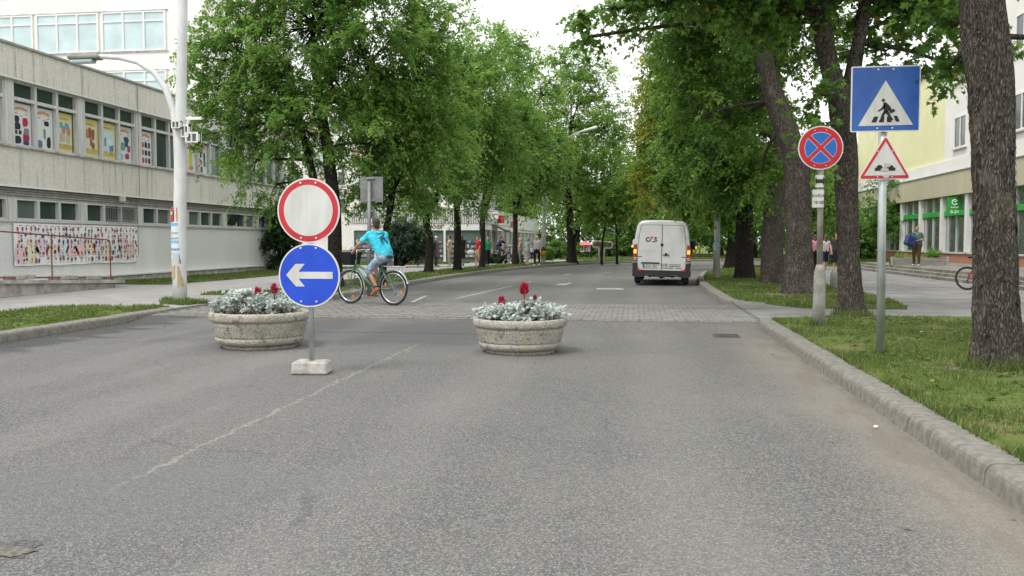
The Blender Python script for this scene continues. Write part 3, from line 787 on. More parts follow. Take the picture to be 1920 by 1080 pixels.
# posters behind the glass: each a sheet of paper with flat print
OR, DK, RD, NV, TL = (.62, .2, .05), (.025, .025, .03), (.42, .03, .05), (.03, .04, .14), (.05, .24, .25)
def blob(m, cy, cz, ry, rz, col, x, n=9, jit=.2, sq=1.0):
    pts = [(x, cy + ry*math.copysign(abs(math.cos(a))**sq, math.cos(a))*(1+random.uniform(-jit, jit)), cz + rz*math.copysign(abs(math.sin(a))**sq, math.sin(a))*(1+random.uniform(-jit, jit))) for a in np.linspace(0, 6.283, n, endpoint=False)]
    m.col = col; m.add(pts, [tuple(range(n))]); m.col = None
def rect(m, y0, y1, z0, z1, col, x):
    m.col = col; m.add([(x, y0, z0), (x, y1, z0), (x, y1, z1), (x, y0, z1)], [(0, 1, 2, 3)]); m.col = None
PWH, PYE, PBL = (.60, .65, .64), (.58, .53, .23), (.50, .60, .62)
def poster(k, j, style, label, items, lines=()):
    y = [q for (a, b, q) in wpos if (a, b) == (k, j)][0]
    o = empty('poster', (-17.0 - .085, OY + y, 4.09), label=label, cat='poster', group='posters in the upper shop windows')
    m = MB(); bgc = PYE if style == 'y' else PWH; W, Hh = .40, 1.22
    m.col = bgc; m.box(0, .004, -W+random.uniform(0, .03), W-random.uniform(.0, .05), .055, Hh); m.col = None
    if style == 'y':
        rect(m, -W+.07, W-.09, .30, .98, (.58, .58, .46), .006)
        rect(m, -W+.07, W-.1, .16, .19, (.45, .33, .06), .008)
        for q in range(7): rect(m, -.22+q*.055, -.18+q*.055, 1.03, 1.03+.06*random.uniform(.7, 1), (.45, .28, .03), .008)
    else:
        for q in range(9):
            zz = 1.02 + .04*math.sin(q/8*3.14)
            rect(m, -.28+q*.06, -.235+q*.06, zz, zz+.075, OR, .008); rect(m, -.28+q*.06, -.24+q*.06, zz-.02, zz-.005, (.7, .45, .1), .008)
        for q in range(3): rect(m, -.26+q*.2, -.16+q*.2, .93-q % 2*.06, .95-q % 2*.06, RD, .008)
    for it in items: blob(m, it[0], it[1], it[2], it[3], it[4], .010 + .0004*random.random(), sq=it[5] if len(it) > 5 else .6, jit=.12)
    m.build('printed_sheet', MAT['col'], o)
    for (s, z, size, c) in lines: text('lettering', s, size, c, o, (.011, 0, z), (math.pi/2, 0, math.pi/2), .0005)
    return o
brown = M('brown_print', (.3, .2, .02), None)
BAGS = [(-.2, .78, .1, .1, DK), (.14, .72, .11, .13, RD), (-.18, .58, .13, .1, DK), (.18, .47, .11, .1, (.25, .18, .2)), (-.24, .41, .06, .06, (.1, .03, .03)), (-.08, .42, .06, .06, DK), (-.17, .2, .14, .11, DK), (.16, .28, .13, .16, (.3, .03, .08)), (.16, .14, .12, .06, (.06, .05, .2))]
poster(-1, 2, 'w', 'pale blue and white price poster, leftmost in the upper windows', [(.1, .5, .1, .08, DK), (.0, .75, .2, .04, RD), (.0, .3, .2, .05, (.5, .15, .1))])
poster(0, 0, 'w', 'white poster of black and red handbags', BAGS)
poster(0, 1, 'w', 'white poster of wallets and a blue bottle with few items', [(.12, .8, .11, .08, DK), (-.2, .68, .08, .1, (.6, .64, .6)), (.02, .5, .05, .16, (.2, .2, .2)), (-.2, .17, .11, .12, (.08, .18, .25)), (.2, .25, .09, .17, DK)])
poster(0, 2, 'y', 'yellow poster of patterned flip-flops reading 290-1200 Ft', [(-.16, .85, .08, .1, (.1, .35, .35)), (.1, .85, .1, .1, (.12, .3, .45)), (-.05, .72, .09, .12, (.45, .2, .1)), (.18, .7, .09, .12, (.45, .2, .12)), (-.12, .5, .12, .15, (.42, .4, .3)), (.15, .5, .11, .16, (.45, .42, .33))], [('290-1200 Ft-ig', .245, .125, brown)])
poster(1, 0, 'y', 'yellow poster of red and brown leather shoes', [(-.05, .78, .09, .18, (.35, .07, .03)), (.12, .76, .08, .18, (.28, .1, .04)), (-.18, .76, .07, .15, (.3, .25, .1)), (.02, .5, .07, .13, (.3, .12, .04)), (.12, .4, .08, .1, (.22, .08, .03))], [('990 Ft, 1290 Ft', .245, .11, brown)])
poster(1, 1, 'y', 'yellow and pale blue poster of sandals', [(0, .64, .3, .32, PBL, .25), (-.18, .6, .06, .16, (.12, .28, .4)), (.05, .75, .15, .07, (.7, .4, .35)), (.1, .6, .13, .1, (.55, .68, .7)), (.16, .42, .12, .12, (.1, .2, .35))], [('890 Ft, 1000 Ft', .245, .11, brown)])
poster(1, 2, 'w', 'white poster of teal navy and magenta shirts', [(.08, .8, .15, .1, (.03, .07, .1)), (.1, .66, .09, .1, (.03, .07, .1)), (-.12, .55, .15, .14, (.12, .3, .28)), (.22, .5, .1, .12, (.35, .06, .18)), (-.2, .22, .1, .12, (.2, .5, .65), 1), (.12, .24, .12, .1, (.35, .05, .08))])
poster(2, 0, 'w', 'white poster of rows of small dark bags', [(-.2+.2*(q % 3), .75-.27*(q//3), .08, .1, random.choice([DK, RD, (.1, .06, .12), (.3, .12, .08)])) for q in range(9)])
poster(3, 0, 'w', 'white poster with a tall yellow garment beside the lamp post', [(0, .6, .13, .35, (.55, .5, .05), .8), (.02, .22, .16, .08, (.55, .2, .12))])
poster(3, 1, 'w', 'white poster of coloured clothes right of the yellow garment', [(-.15, .8, .08, .12, DK), (.15, .75, .08, .16, (.1, .1, .12)), (-.12, .5, .1, .1, (.55, .18, .05)), (.15, .48, .1, .13, (.05, .25, .2)), (-.1, .22, .08, .14, (.08, .08, .12))])

# printed banner on the lower wall
bn = empty('banner', (-17 + .03, OY + .02, .76), label='wide white vinyl banner crowded with small pictures of goods', cat='banner')
m = MB(); ny = 60
wz = lambda y: .012*math.sin(y*2.1) + .01*math.sin(y*5.3+1)
for i in range(ny):
    a, b = 6.1*i/ny, 6.1*(i+1)/ny
    m.col = (.80, .81, .81)
    fa, fb = .02+.01*noise.noise((a*2, 0, 0)), .02+.01*noise.noise((b*2, 0, 0))
    m.add([(fa, a, wz(a)), (fb, b, wz(b)), (fb, b, 1.2+wz(b)*.4), (fa, a, 1.2+wz(a)*.4), (fa-.02, a, wz(a)), (fb-.02, b, wz(b)), (fb-.02, b, 1.2), (fa-.02, a, 1.2)], [(0, 1, 2, 3), (4, 7, 6, 5), (0, 4, 5, 1), (3, 2, 6, 7)])
m.col = None
m.build('vinyl_sheet', MAT['col'], bn)
m = MB()
tints = [(.72, .55, .55), (.72, .72, .52), (.66, .58, .70), (.72, .64, .52), (.62, .71, .72), (.71, .56, .60)]
for q in range(13):
    y = .25 + q*.45; blob(m, y, random.uniform(.3, .62), .28, .26, tints[q % 6], .0335, 11, .25)
pal = [DK, DK, RD, NV, (.32, .05, .1), (.08, .05, .16), (.2, .14, .08), (.1, .25, .12), (.4, .12, .08), (.3, .3, .32), (.55, .4, .25), (.12, .12, .2)]
for r_, z in enumerate((1.05, .88, .70, .53, .36, .17)):
    n = 34
    for q in range(n):
        if random.random() < .06: continue
        y = .15 + (5.85)*q/(n-1) + random.uniform(-.05, .05); col = random.choice(pal)
        blob(m, y, z + random.uniform(-.03, .03), random.uniform(.022, .06), random.uniform(.035, .075), col, .0345 + random.random()*.0006, random.choice((6, 8, 10)), .25, random.choice((.4, .7, 1)))
        rect(m, y-.045, y+.035, z-.092, z-.078, (.55, .1, .12), .0355)
for q in range(22): rect(m, .2+q*.27, .32+q*.27, 1.13, 1.15, (.5, .1, .15), .0355)
m.build('printed_goods', MAT['col'], bn, kind='stuff')

# ramp with red handrail in front of the banner
rp = empty('access_ramp', (-15, 23.8, .12), label='low concrete ramp wall with stained coping below the banner', cat='ramp')
m = MB()
m.add([(-.25, 0, 0), (0, 0, 0), (0, -9, 0), (-.25, -9, 0), (-.25, 0, .12), (0, 0, .12), (0, -9, .5), (-.25, -9, .5)], [(0, 1, 2, 3), (4, 7, 6, 5), (0, 4, 5, 1), (1, 5, 6, 2), (2, 6, 7, 3), (3, 7, 4, 0)])
m.build('wall', MAT['coping'], rp)
m = MB()
m.add([(-.4, .3, .122), (.12, .3, .122), (.12, -9, .502), (-.4, -9, .502), (-.4, .3, .20), (.12, .3, .20), (.12, -9, .59), (-.4, -9, .59)], [(0, 1, 2, 3), (4, 7, 6, 5), (0, 4, 5, 1), (1, 5, 6, 2), (2, 6, 7, 3), (3, 7, 4, 0)])
m.build('coping', MAT['coping'], rp)
for q in (-.9, -2.0, -3.7):
    m = MB(); m.cbox(-.25, q, .28 - q*.042, .4, .7, .11, .015); m.build('loose_slab', MAT['concrete'], rp)
RAIL = M('red_oxide_paint', (.17, .05, .05), (.24, .085, .08), 9, .6)
hr = empty('handrail', (-15.1, 23.75, .3), label='thin red painted handrail along the ramp in front of the banner', cat='railing')
for q, zt in ((0, 1.2), (-2.6, 1.33), (-5.4, 1.45), (-8.2, 1.57)):
    m = MB(); m.tube([(0, q, -q*.042), (0, q, zt - (.06 if q == 0 else 0))], .018, 8); m.build('post', RAIL, hr)
m = MB(); m.tube([(0, 0, 1.12), (0, -.03, 1.17), (0, -.1, 1.2), (0, -9, 1.6)], .02, 8); m.build('top_rail', RAIL, hr)
m = MB(); m.tube([(0, .25, .10), (0, -9, .46)], .024, 8)
for q in range(5): m.tube([(0, .1-q*1.9, .1+q*.07), (0, .1-q*1.9, -.04+q*.08)], .018, 6)
m.build('lower_rail', RAIL, hr)

# ---------------------------------------------------------------- tall pale building behind it
B2 = empty('tall_building', (-26.4, 52, 0), label='tall cream building with white framed blue windows behind the grey shop building', cat='building')
m = MB(); m.box(-42, 0, 0, 14, 0, 23); m.build('wall', MAT['whitewall'], B2)
WF = MAT['white']
m = MB()
for q in range(4): m.box(-1.95+q*1.267, -1.85+q*1.267, -.10, .0, 0, 2.1)
for z in (0, 1.55, 2.03): m.box(-1.85, 1.85, -.085, .0, z, z+.075)
WFM = m.mesh('window', WF)
m = MB(); m.box(-.58, .58, -.03, -.01, .08, 1.54); PA = m.mesh('pane', MAT['glassblue'])
m = MB(); m.box(-.58, .58, -.03, -.01, 1.63, 2.02); PB = m.mesh('pane', MAT['glassblue'])
for row in range(6):
    zr = 2.34 + row*3.67
    for q in range(6):
        x = -4.7 - q*4.5
        wn = link('window', WFM, B2, (x, 0, zr), scale=(1.1, 1, 1.16))
        for c in (-1.217, .05, 1.317):
            link('pane', PA, wn, (c-.05, 0, 0)); link('pane', PB, wn, (c-.05, 0, 0))
    m = MB(); m.box(-31, -2.4, -.06, .0, zr-.09, zr-.004); m.box(-31, -2.4, -.07, .0, zr+2.46, zr+2.52); m.build('sill_band', MAT['coping'], B2)

# ---------------------------------------------------------------- drugstore and flats in the middle distance
B3 = empty('drugstore', (-9.5, 55, .12), label='low white drugstore with ribbed fascia and lettering on its corner', cat='building')
cream = MAT['whitewall']
bx('wall_core', cream, (-8.6, -.25, .25, 32, 0, 3.2), parent=B3)
bx('roof', MAT['white'], (-8.8, .1, -.1, 32.2, 3.35, 3.46), parent=B3)
bx('fascia_board', MAT['white'], (-8.7, 0, -.02, .22, 2.05, 2.48), parent=B3)
for i in range(58):
    bx('fascia_rib', MAT['alu'], (-8.68+i*.15, -8.68+i*.15+.11, -.07, .2, 2.5, 3.34), parent=B3)
bx('side_fascia', M('pale_blue_cladding', (.55, .62, .66), (.62, .68, .70), 1, .6), (-.2, .07, .25, 14, 2.5, 3.34), parent=B3)
bx('side_fascia', MAT['white'], (-.2, .07, 14.05, 32, 2.3, 3.34), parent=B3)
bx('header', cream, (-.2, .0, .25, 32, 2.1, 2.49), parent=B3)
for x in (-8.6, -7.1, -4.7, -2.55, -.2): bx('post', MAT['white'], (x, x+.14, -.05, .2, 0, 2.05), parent=B3)
shelfc = [(.3, .32, .3), (.45, .2, .2), (.15, .3, .35), (.5, .5, .45), (.12, .12, .14)]
for (a, b) in ((-8.4, -7.15), (-6.9, -4.75), (-4.5, -2.6), (-2.35, -.25)):
    w_ = bx('shop_window', MAT['glass2'], (a, b, .1, .14, .12, 2.02), parent=B3)
    m = MB()
    for z in (.35, .65, .95, 1.25):
        x = a+.05
        while x < b-.1:
            wd = random.uniform(.06, .2); m.col = random.choice(shelfc); m.box(x, min(x+wd, b-.05), .06, .098, z, z+random.uniform(.1, .22)); x += wd+.02
    m.col = (.08, .06, .06)
    for z in (.3, .6, .9, 1.2): m.box(a+.03, b-.03, .05, .098, z, z+.035)
    m.col = None; m.build('shelf_display', MAT['col'], w_)
for i in range(12):
    y = .4 + i*2.6
    bx('post', MAT['white'], (-.2, .03, y, y+.16, 0, 2.1), parent=B3)
    bx('shop_window', MAT['glass2' if i % 3 else 'glass'], (-.2, -.12, y+.18, y+2.55, .1, 2.08), parent=B3)
    bx('glazing_bar', MAT['white'], (-.2, -.05, y+1.2, y+1.28, .1, 2.08), parent=B3)
ltr = M('drugstore_lettering', (.20, .03, .035), (.14, .03, .03), 3, .5)
text('lettering', 'ROSSMANN', .36, ltr, B3, (-3.6, -.035, 2.26), extrude=.004)
text('lettering', 'ROSSMANN', .36, ltr, B3, (-6.6, -.035, 2.26), extrude=.004)
sgn = bx('wall_sign', MAT['white'], (.075, .2, .8, 3.4, 2.75, 3.2), (.02, .9, .42, .5, 2.78, 3.22), parent=B3)
text('lettering', 'ROSSMANN', .17, ltr, sgn, (.46, .405, 3.05), extrude=.004)
bx('wall_sign', M('shop_sign_red', (.5, .02, .03), None), (.08, .55, 5.4, 5.55, 2.6, 3.15), parent=B3, label='red box sign on the shop corner')
bx('wall_sign', M('shop_sign_pink', (.55, .12, .2), None), (.08, .6, 12, 12.15, 2.4, 2.9), parent=B3, label='pink box sign further along the shop front')
m = MB(); m.add([(.03, 3.4, 2.45), (.9, 3.4, 2.1), (.9, 6, 2.1), (.03, 6, 2.45), (.03, 3.4, 2.41), (.9, 3.4, 2.0), (.9, 6, 2.0), (.03, 6, 2.41)], [(0, 1, 2, 3), (4, 7, 6, 5), (0, 4, 5, 1), (1, 5, 6, 2), (2, 6, 7, 3), (3, 7, 4, 0)])
m.build('awning', MAT['black'], B3)

B4 = empty('apartment_block', (-17, 84, 0), label='white block of flats with pale orange balcony panels rising behind the drugstore', cat='building')
bx('wall', cream, (-30, 0, 0, 40, 0, 14.5), parent=B4)
bx('roof_edge', MAT['louvre'], (-30.2, .2, -.2, 40.2, 14.5, 14.75), parent=B4)
org = M('orange_panel', (.55, .36, .25), (.6, .42, .3), 1, .8); tql = M('turquoise_panel', (.5, .58, .58), None, rough=.8)
m = MB(); m.box(-.8, .8, -.06, 0, 0, 1.5); WB = m.mesh('window', MAT['white'])
m = MB(); m.box(-.7, -.04, -.075, -.05, .1, 1.4); m.box(.04, .7, -.075, -.05, .1, 1.4); PBk = m.mesh('pane', MAT['glass2'])
for f in range(4):
    for q in range(5):
        wn = link('window', WB, B4, (-3-q*4.5, 0, 4.2+f*2.7)); link('pane', PBk, wn)
        wn = link('window', WB, B4, (0, 3+q*5, 4.2+f*2.7), math.pi/2); link('pane', PBk, wn)
        m = MB(); m.box(-5.8-q*4.5, -4.2-q*4.5, -1.0, -.9, 3.9+f*2.7, 4.9+f*2.7); m.box(-5.8-q*4.5, -4.2-q*4.5, -.9, 0, 3.8+f*2.7, 3.9+f*2.7); m.build('balcony', org if (f+q) % 2 else tql, B4)
        m = MB(); m.box(.9, 1.0, 4.7+q*5, 6.7+q*5, 3.9+f*2.7, 4.9+f*2.7); m.box(0, .9, 4.7+q*5, 6.7+q*5, 3.8+f*2.7, 3.9+f*2.7); m.build('balcony', org if (f+q) % 2 else tql, B4)

gw = empty('garden_wall', (-13.2, 43, .12), label='low rendered garden wall with white coping beside the footway', cat='wall')
bx('wall', MAT['coping'], (-.25, 0, .9, 12, 0, .26), parent=gw); bx('coping', MAT['white'], (-.32, .07, .85, 12.05, .26, .32), parent=gw)

# ---------------------------------------------------------------- yellow and white building on the right
B5 = empty('corner_building', (15.5, 43.9, 0), label='yellow and white building with tall shop windows crossed by a green band', cat='building')
sp = 3.4
ya, yb = -25.0, 6*sp+.6
bx('wall_core', MAT['glass'], (.35, 14, ya, yb, .1, 3.7), parent=B5)
bx('plinth', MAT['brick'], (-.04, .35, ya, yb, .1, .86), parent=B5)
bx('sill', MAT['alu'], (-.1, .35, ya, yb, .862, .935), parent=B5)
bx('end_pier', MAT['brick'], (-.1, 14, yb, yb+.35, .1, 3.7), parent=B5)
bx('fascia', MAT['beige'], (-.25, 14.2, ya, yb+.4, 3.7, 4.82), parent=B5)
bx('cornice', MAT['louvre'], (-.3, 14.2, ya, yb+.45, 4.822, 4.87), parent=B5)
bx('parapet_band', MAT['whitewall'], (-.1, 14.2, ya, yb+.4, 4.872, 5.5), parent=B5)
bx('upper_wall', MAT['yellow'], (.0, 14, 3.4, yb+.2, 5.502, 10.35), parent=B5, label='yellow rendered wall without windows')
bx('roof_edge', MAT['louvre'], (-.15, 14.1, 3.4, yb+.3, 10.352, 10.45), parent=B5)
bx('upper_wall', MAT['whitewall'], (-.05, 14, ya, 3.39, 5.504, 12.6), parent=B5, label='white rendered wall with windows')
m = MB(); m.box(-.14, .3, -.17, .17, 0, 2.76); PIL = m.mesh('pillar', MAT['white'])
m = MB(); m.box(-.05, .1, .171, sp-.171, 0, .25); BAND = m.mesh('green_band', MAT['green'])
m = MB()
for y in (.55, 1.65, 2.8): m.box(.0, .12, y-.035, y+.035, 0, 2.76)
MUL = m.mesh('glazing_bar', MAT['alu'])
def shopglass():
    g = G('shop_glass'); g.base((.36, .41, .40)); g.rough(.03); g.spec(1.0); g.p.inputs['Metallic'].default_value = .75; return g.m
SG = shopglass()
m = MB(); m.box(.06, .09, .171, sp-.171, 0, 2.76); GL = m.mesh('pane', SG)
for k in range(-6, 7):
    y = k*sp
    link('pillar', PIL, B5, (0, y, .937))
    if k < 6:
        wn = link('shop_window', GL, B5, (0, y, .937)); link('glazing_bar', MUL, wn)
        link('green_band', BAND, B5, (0, y, 2.72))
m = MB()
for (a, b, c_, d_) in ((-.8, -.72, 0, 1.55), (.72, .8, 0, 1.55), (-.72, .72, 0, .08), (-.72, .72, 1.47, 1.55), (-.04, .04, .08, 1.47)): m.box(-.02, .06, a, b, c_, d_)
WW5 = m.mesh('window', MAT['white'])
m = MB(); m.box(.02, .04, -.72, -.04, .08, 1.47); m.box(.02, .04, .04, .72, .08, 1.47); PP5 = m.mesh('pane', MAT['glass'])
m = MB(); m.box(-.1, .02, -.88, .88, -.06, -.005); SI5 = m.mesh('sill', MAT['alu'])
for row in range(2):
    for q in range(7):
        wn = link('window', WW5, B5, (-.075, 1.2 - q*3.4, 5.95 + row*3.2)); link('pane', PP5, wn); link('sill', SI5, wn)
gs = empty('pharmacy_sign', (ony(1790, 390, 45.2).x, 45.2, 2.72), label='green projecting box sign reading 0-24 above the shop windows', cat='sign')
bx('sign_box', MAT['green'], (-.34, .3, -.07, .07, 0, .86), parent=gs)
sw = M('sign_lettering_white', (.85, .87, .85), None, rough=.4)
text('lettering', '0-24', .22, sw, gs, (-.02, -.073, .16), bold=.006)
m = MB(); m.torus((-.02, -.074, .62), .12, .028, 24, 6, a0=40, a1=330); m.ball((-.0, -.075, .64), .035, .01, .035); m.tube([(-.0, -.075, .64), (.1, -.075, .72)], .02, 6); m.build('logo', sw, gs)
m = MB()
for q in range(8): m.box(-.2+q*.045, -.17+q*.045, -.075, -.068, .36, .405 + .015*(q % 3 == 0))
m.build('small_lettering', sw, gs)
# terrace steps
ST = empty('entrance_steps', (10.5, 21, .12), kind='structure', label='three long worn concrete steps up to the shop terrace')
STEPM = M('stained_step_concrete', (.13, .125, .105), (.26, .25, .22), 3, .95, .5, 50, world=True)
for i, (x0, z1) in enumerate(((0, .10), (.34, .20), (.68, .30))):
    for q in range(8):
        m = MB(); m.box(x0, 5.0 if i == 2 else x0+.40, q*3.12+.004, (q+1)*3.12-.004, 0 if i == 0 else z1-.1+.001, z1); m.build('step_slab', STEPM, ST)
# ---------------------------------------------------------------- trees and shrubs
DIAMOND = [(0, 0), (.42, .25), (1, 0), (.42, -.25)]
LOBED = [(0, 0), (.10, .16), (.06, .42), (.30, .26), (.46, .52), (.56, .20), (1, 0), (.56, -.20), (.46, -.52), (.30, -.26), (.06, -.42), (.10, -.16)]
NEEDLE = [(0, .03), (.3, .12), (1, 0), (.3, -.12)]
UP = np.array([0, 0, 1.0])
def unit(a): return a / np.maximum(1e-9, np.linalg.norm(a, axis=-1, keepdims=True))
def leaves_at(P, D, N, L, shape, fold=.25):
    sh = np.array(shape); S = unit(np.cross(D, N)); N2 = np.cross(S, D); k = len(sh)
    V = P[:, None, :] + L[:, None, None]*(sh[None, :, 0, None]*D[:, None, :] + sh[None, :, 1, None]*S[:, None, :] + (np.abs(sh[None, :, 1, None])*fold - .18*sh[None, :, 0, None]**2)*N2[:, None, :])
    return V.reshape(-1, 3), k
def crown_mesh(name, centres, outs, mat, leaf=.1, sprays=8, per=22, L=.75, shape=DIAMOND, droop=.4, up=.1, yb=0.0, spread=.8, tint=.45):
    n = len(centres); C_ = np.repeat(np.asarray(centres), sprays, 0); O = np.repeat(np.asarray(outs), sprays, 0)
    cv = np.repeat(rng.normal(tint, .19, n), sprays)
    A = unit(O*.55 + rng.normal(0, spread, C_.shape) + UP*up); Ls = L*rng.uniform(.55, 1.3, len(C_))
    B = C_ + rng.normal(0, .12*L, C_.shape)
    m = len(B)*per; i = np.repeat(np.arange(len(B)), per); t = rng.uniform(.05, 1, m)
    P = B[i] + A[i]*(Ls[i]*t)[:, None] - UP*(Ls[i]*droop*t*t)[:, None] + rng.normal(0, .05*L, (m, 3))
    sd = unit(np.cross(A[i], UP) + 1e-6)*np.where(rng.random(m) < .5, -1, 1)[:, None]
    D = unit(A[i]*.5 + sd*.8 - UP*.35 + rng.normal(0, .35, (m, 3)))
    N = unit(UP*.9 + rng.normal(0, .45, (m, 3)))
    V, k = leaves_at(P, D, N, leaf*rng.uniform(.5, 1.35, m), shape)
    vals = np.clip(cv[i] + rng.normal(0, .13, m), 0, .93); vals[rng.random(m) < yb] = 1
    return np_mesh(name, V, None, k, mat, vals)
def lobe_points(lobes, n, base, inner=.35):
    vol = np.array([l[3]*l[4]*l[5] for l in lobes])**.85; cnt = np.maximum(3, (n*vol/vol.sum()).astype(int))
    pts, outs, own = [], [], []
    for li, (l, c) in enumerate(zip(lobes, cnt)):
        d = unit(rng.normal(0, 1, (c, 3))); r = rng.uniform(inner**2.2, 1, c)**(1/2.2)
        # an uneven outline: the shell bulges and dents with direction
        bul = np.array([1 + .28*noise.noise((q[0]*2.2+li*7, q[1]*2.2, q[2]*2.2)) for q in d])
        p = np.array(l[:3]) + d*np.array(l[3:6])*(r*bul)[:, None]
        pts.append(p); outs.append(d*.8 + .2*unit(p-np.array(base)-UP*2)); own += [li]*c
    P, O = np.concatenate(pts), np.concatenate(outs); own = np.array(own)
    k = P[:, 2] > 1.3; return P[k], unit(O[k]), own[k]
def bark_tube(m, pts, rad, seg, amp, flare=0, step=.12):
    pts = [Vector(p) for p in pts]; path = []; rr = []
    for i in range(len(pts)-1):
        p0, p1, p2, p3 = pts[max(i-1, 0)], pts[i], pts[i+1], pts[min(i+2, len(pts)-1)]
        n = max(2, int((p2-p1).length/step))
        for j in range(n):
            t = j/n
            path.append(.5*((2*p1)+(p2-p0)*t+(2*p0-5*p1+4*p2-p3)*t*t+(3*p1-p0-3*p2+p3)*t**3)); rr.append(rad[i]+(rad[i+1]-rad[i])*t)
    path.append(pts[-1]); rr.append(rad[-1])
    vs = []; side = Vector((1, 0, 0)); z0 = path[0].z; s_ = random.uniform(0, 50)
    for i, p in enumerate(path):
        t = (path[min(i+1, len(path)-1)]-path[max(i-1, 0)]).normalized(); side = (side-t*side.dot(t)).normalized(); up = t.cross(side)
        fl = flare*math.exp(-(p.z-z0)/(.9*rad[0]+.05)) if flare else 0
        for j in range(seg):
            a = 2*math.pi*j/seg; ca, sa = math.cos(a), math.sin(a)
            q = 1 + fl*(.6+.55*math.cos(a*4+s_)+.25*math.cos(a*7+s_*2))
            if amp:
                e = noise.noise((ca*rr[i]*16+s_, sa*rr[i]*16, p.z*2.4)); f = noise.noise((ca*rr[i]*42+s_, sa*rr[i]*42, p.z*7))
                h = amp*((1-abs(e)*2.6) + .5*f) + rr[i]*.13*noise.noise((ca*1.5, sa*1.5, p.z*1.3+s_)) + rr[i]*.05*noise.noise((ca*4, sa*4, p.z*3+s_))
            else: h = rr[i]*.08*noise.noise((ca*1.3, sa*1.3, p.z*1.3+s_))
            vs.append(p + (side*ca+up*sa)*(rr[i]*q+h))
    n = seg
    fs = [(i*n+j, i*n+(j+1) % n, (i+1)*n+(j+1) % n, (i+1)*n+j) for i in range(len(path)-1) for j in range(n)]
    fs += [tuple(range(len(vs)-n, len(vs)))]
    m.add(vs, fs); return path, rr
def limb(m, a, b, ra, rb, sides=5, sag=.12, n=5):
    a, b = Vector(a), Vector(b); L = (b-a).length
    j = Vector((random.uniform(-1, 1), random.uniform(-1, 1), random.uniform(0, 1)))*L*sag
    pts = [a + (b-a)*(i/n) + j*math.sin(math.pi*i/n) for i in range(n+1)]
    m.tube(pts, [ra+(rb-ra)*(i/n)**.8 for i in range(n+1)], sides, caps=False); return pts
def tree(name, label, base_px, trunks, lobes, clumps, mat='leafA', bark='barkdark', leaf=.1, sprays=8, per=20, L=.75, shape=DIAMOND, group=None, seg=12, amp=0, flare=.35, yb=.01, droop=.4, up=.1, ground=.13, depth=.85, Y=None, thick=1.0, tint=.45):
    b = onz(*base_px, ground) if Y is None else ony(*base_px, Y)
    if Y is not None: b.z = ground
    root = empty(name, b, label=label, cat='tree', group=group)
    Yb = b.y; s = mpp(Yb, base_px[0])
    tm = MB(); nodes = []
    for ti, tr in enumerate(trunks):       # each: (px, py, width px, depth offset m)
        pts = []
        for (px, py, wd, dy) in tr:
            p = ony(px, py, Yb+dy); pts.append(p - b)
        if ti == 0: pts[0] = Vector((0, 0, -.08))
        rad = [q[2]*s/2*thick for q in tr]
        path, rr = bark_tube(tm, pts, rad, seg, amp, flare if ti == 0 else 0, step=.1 if amp else .3)
        if ti == 0: FIRST = (path, rr)
        k0 = len(path)//2 if ti == 0 else 0
        nodes += [(p, r) for p, r in list(zip(path, rr))[k0:]]
    if amp >= .013:                        # shaggy plates of bark lifting from the trunk
        fm = MB(); path, rr = FIRST
        for _ in range(1500 if amp > .015 else 700):
            i = random.randrange(1, len(path)-2)
            if path[i].z < .15 or path[i].z > 7.5: continue
            a = random.uniform(0, 6.283); d_ = Vector((math.cos(a), math.sin(a), 0)); e = Vector((-math.sin(a), math.cos(a), 0)); w2 = random.uniform(.006, .016); h2 = random.uniform(.03, .10); o_ = path[i] + d_*(rr[i]+amp*.5); lf_ = random.uniform(.006, .024); sk = random.uniform(-.012, .012)
            top = random.random() < .3
            p0, p1, p2 = o_, o_ - Vector((0, 0, h2*.5)) + d_*lf_*.3, o_ - Vector((0, 0, h2)) + d_*lf_
            if top: p0, p2 = p0 + d_*lf_, p2 - d_*lf_
            fm.add([p0-e*w2*.5, p0+e*w2*.6, p1-e*w2+e*sk, p1+e*w2+e*sk, p2-e*w2*.5+e*sk, p2+e*w2*.35+e*sk], [(0, 1, 3, 2), (2, 3, 5, 4)])
        fm.build('bark_flakes', MAT[bark], root, kind='stuff')
    wl = []
    for (px, py, rx, ry, *dd) in lobes:
        dy = dd[0] if dd else 0; c = ony(px, py, Yb+dy) - b; q = mpp(Yb+dy, px)
        wl.append((c.x, c.y, c.z, rx*q, max(rx, ry)*q*depth, ry*q))
    P, O, own = lobe_points(wl, clumps, (0, 0, 0))
    for li, l in enumerate(wl):
        c = Vector(l[:3]); cand = [nd for nd in nodes if nd[0].z < c.z + .3] or nodes
        a, ra = min(cand, key=lambda nd: (nd[0]-c).length)
        r1 = max(.03, min(ra*.55, .016*(c-a).length+.03)) if (c-a).length < 3.5 else .055
        lp = limb(tm, a, c, r1, .03, 6, .1, 6)
        for p in P[own == li]:
            q = Vector(p); st = min(lp[1:], key=lambda z: (z-q).length + max(0, z.z-q.z)*.6)
            if (st-q).length > .25: limb(tm, st, q, .022, .007, 3, .12, 3)
    tm.build('trunk', MAT[bark], root, smooth=True)
    me = crown_mesh('crown', P, O, MAT[mat], leaf, sprays, per, L, shape, droop, up, yb, tint=tint)
    link('crown', me, root)
    return root

GL = 'row of young trees along the curving kerb'
GR = 'row of big old trees on the verge'
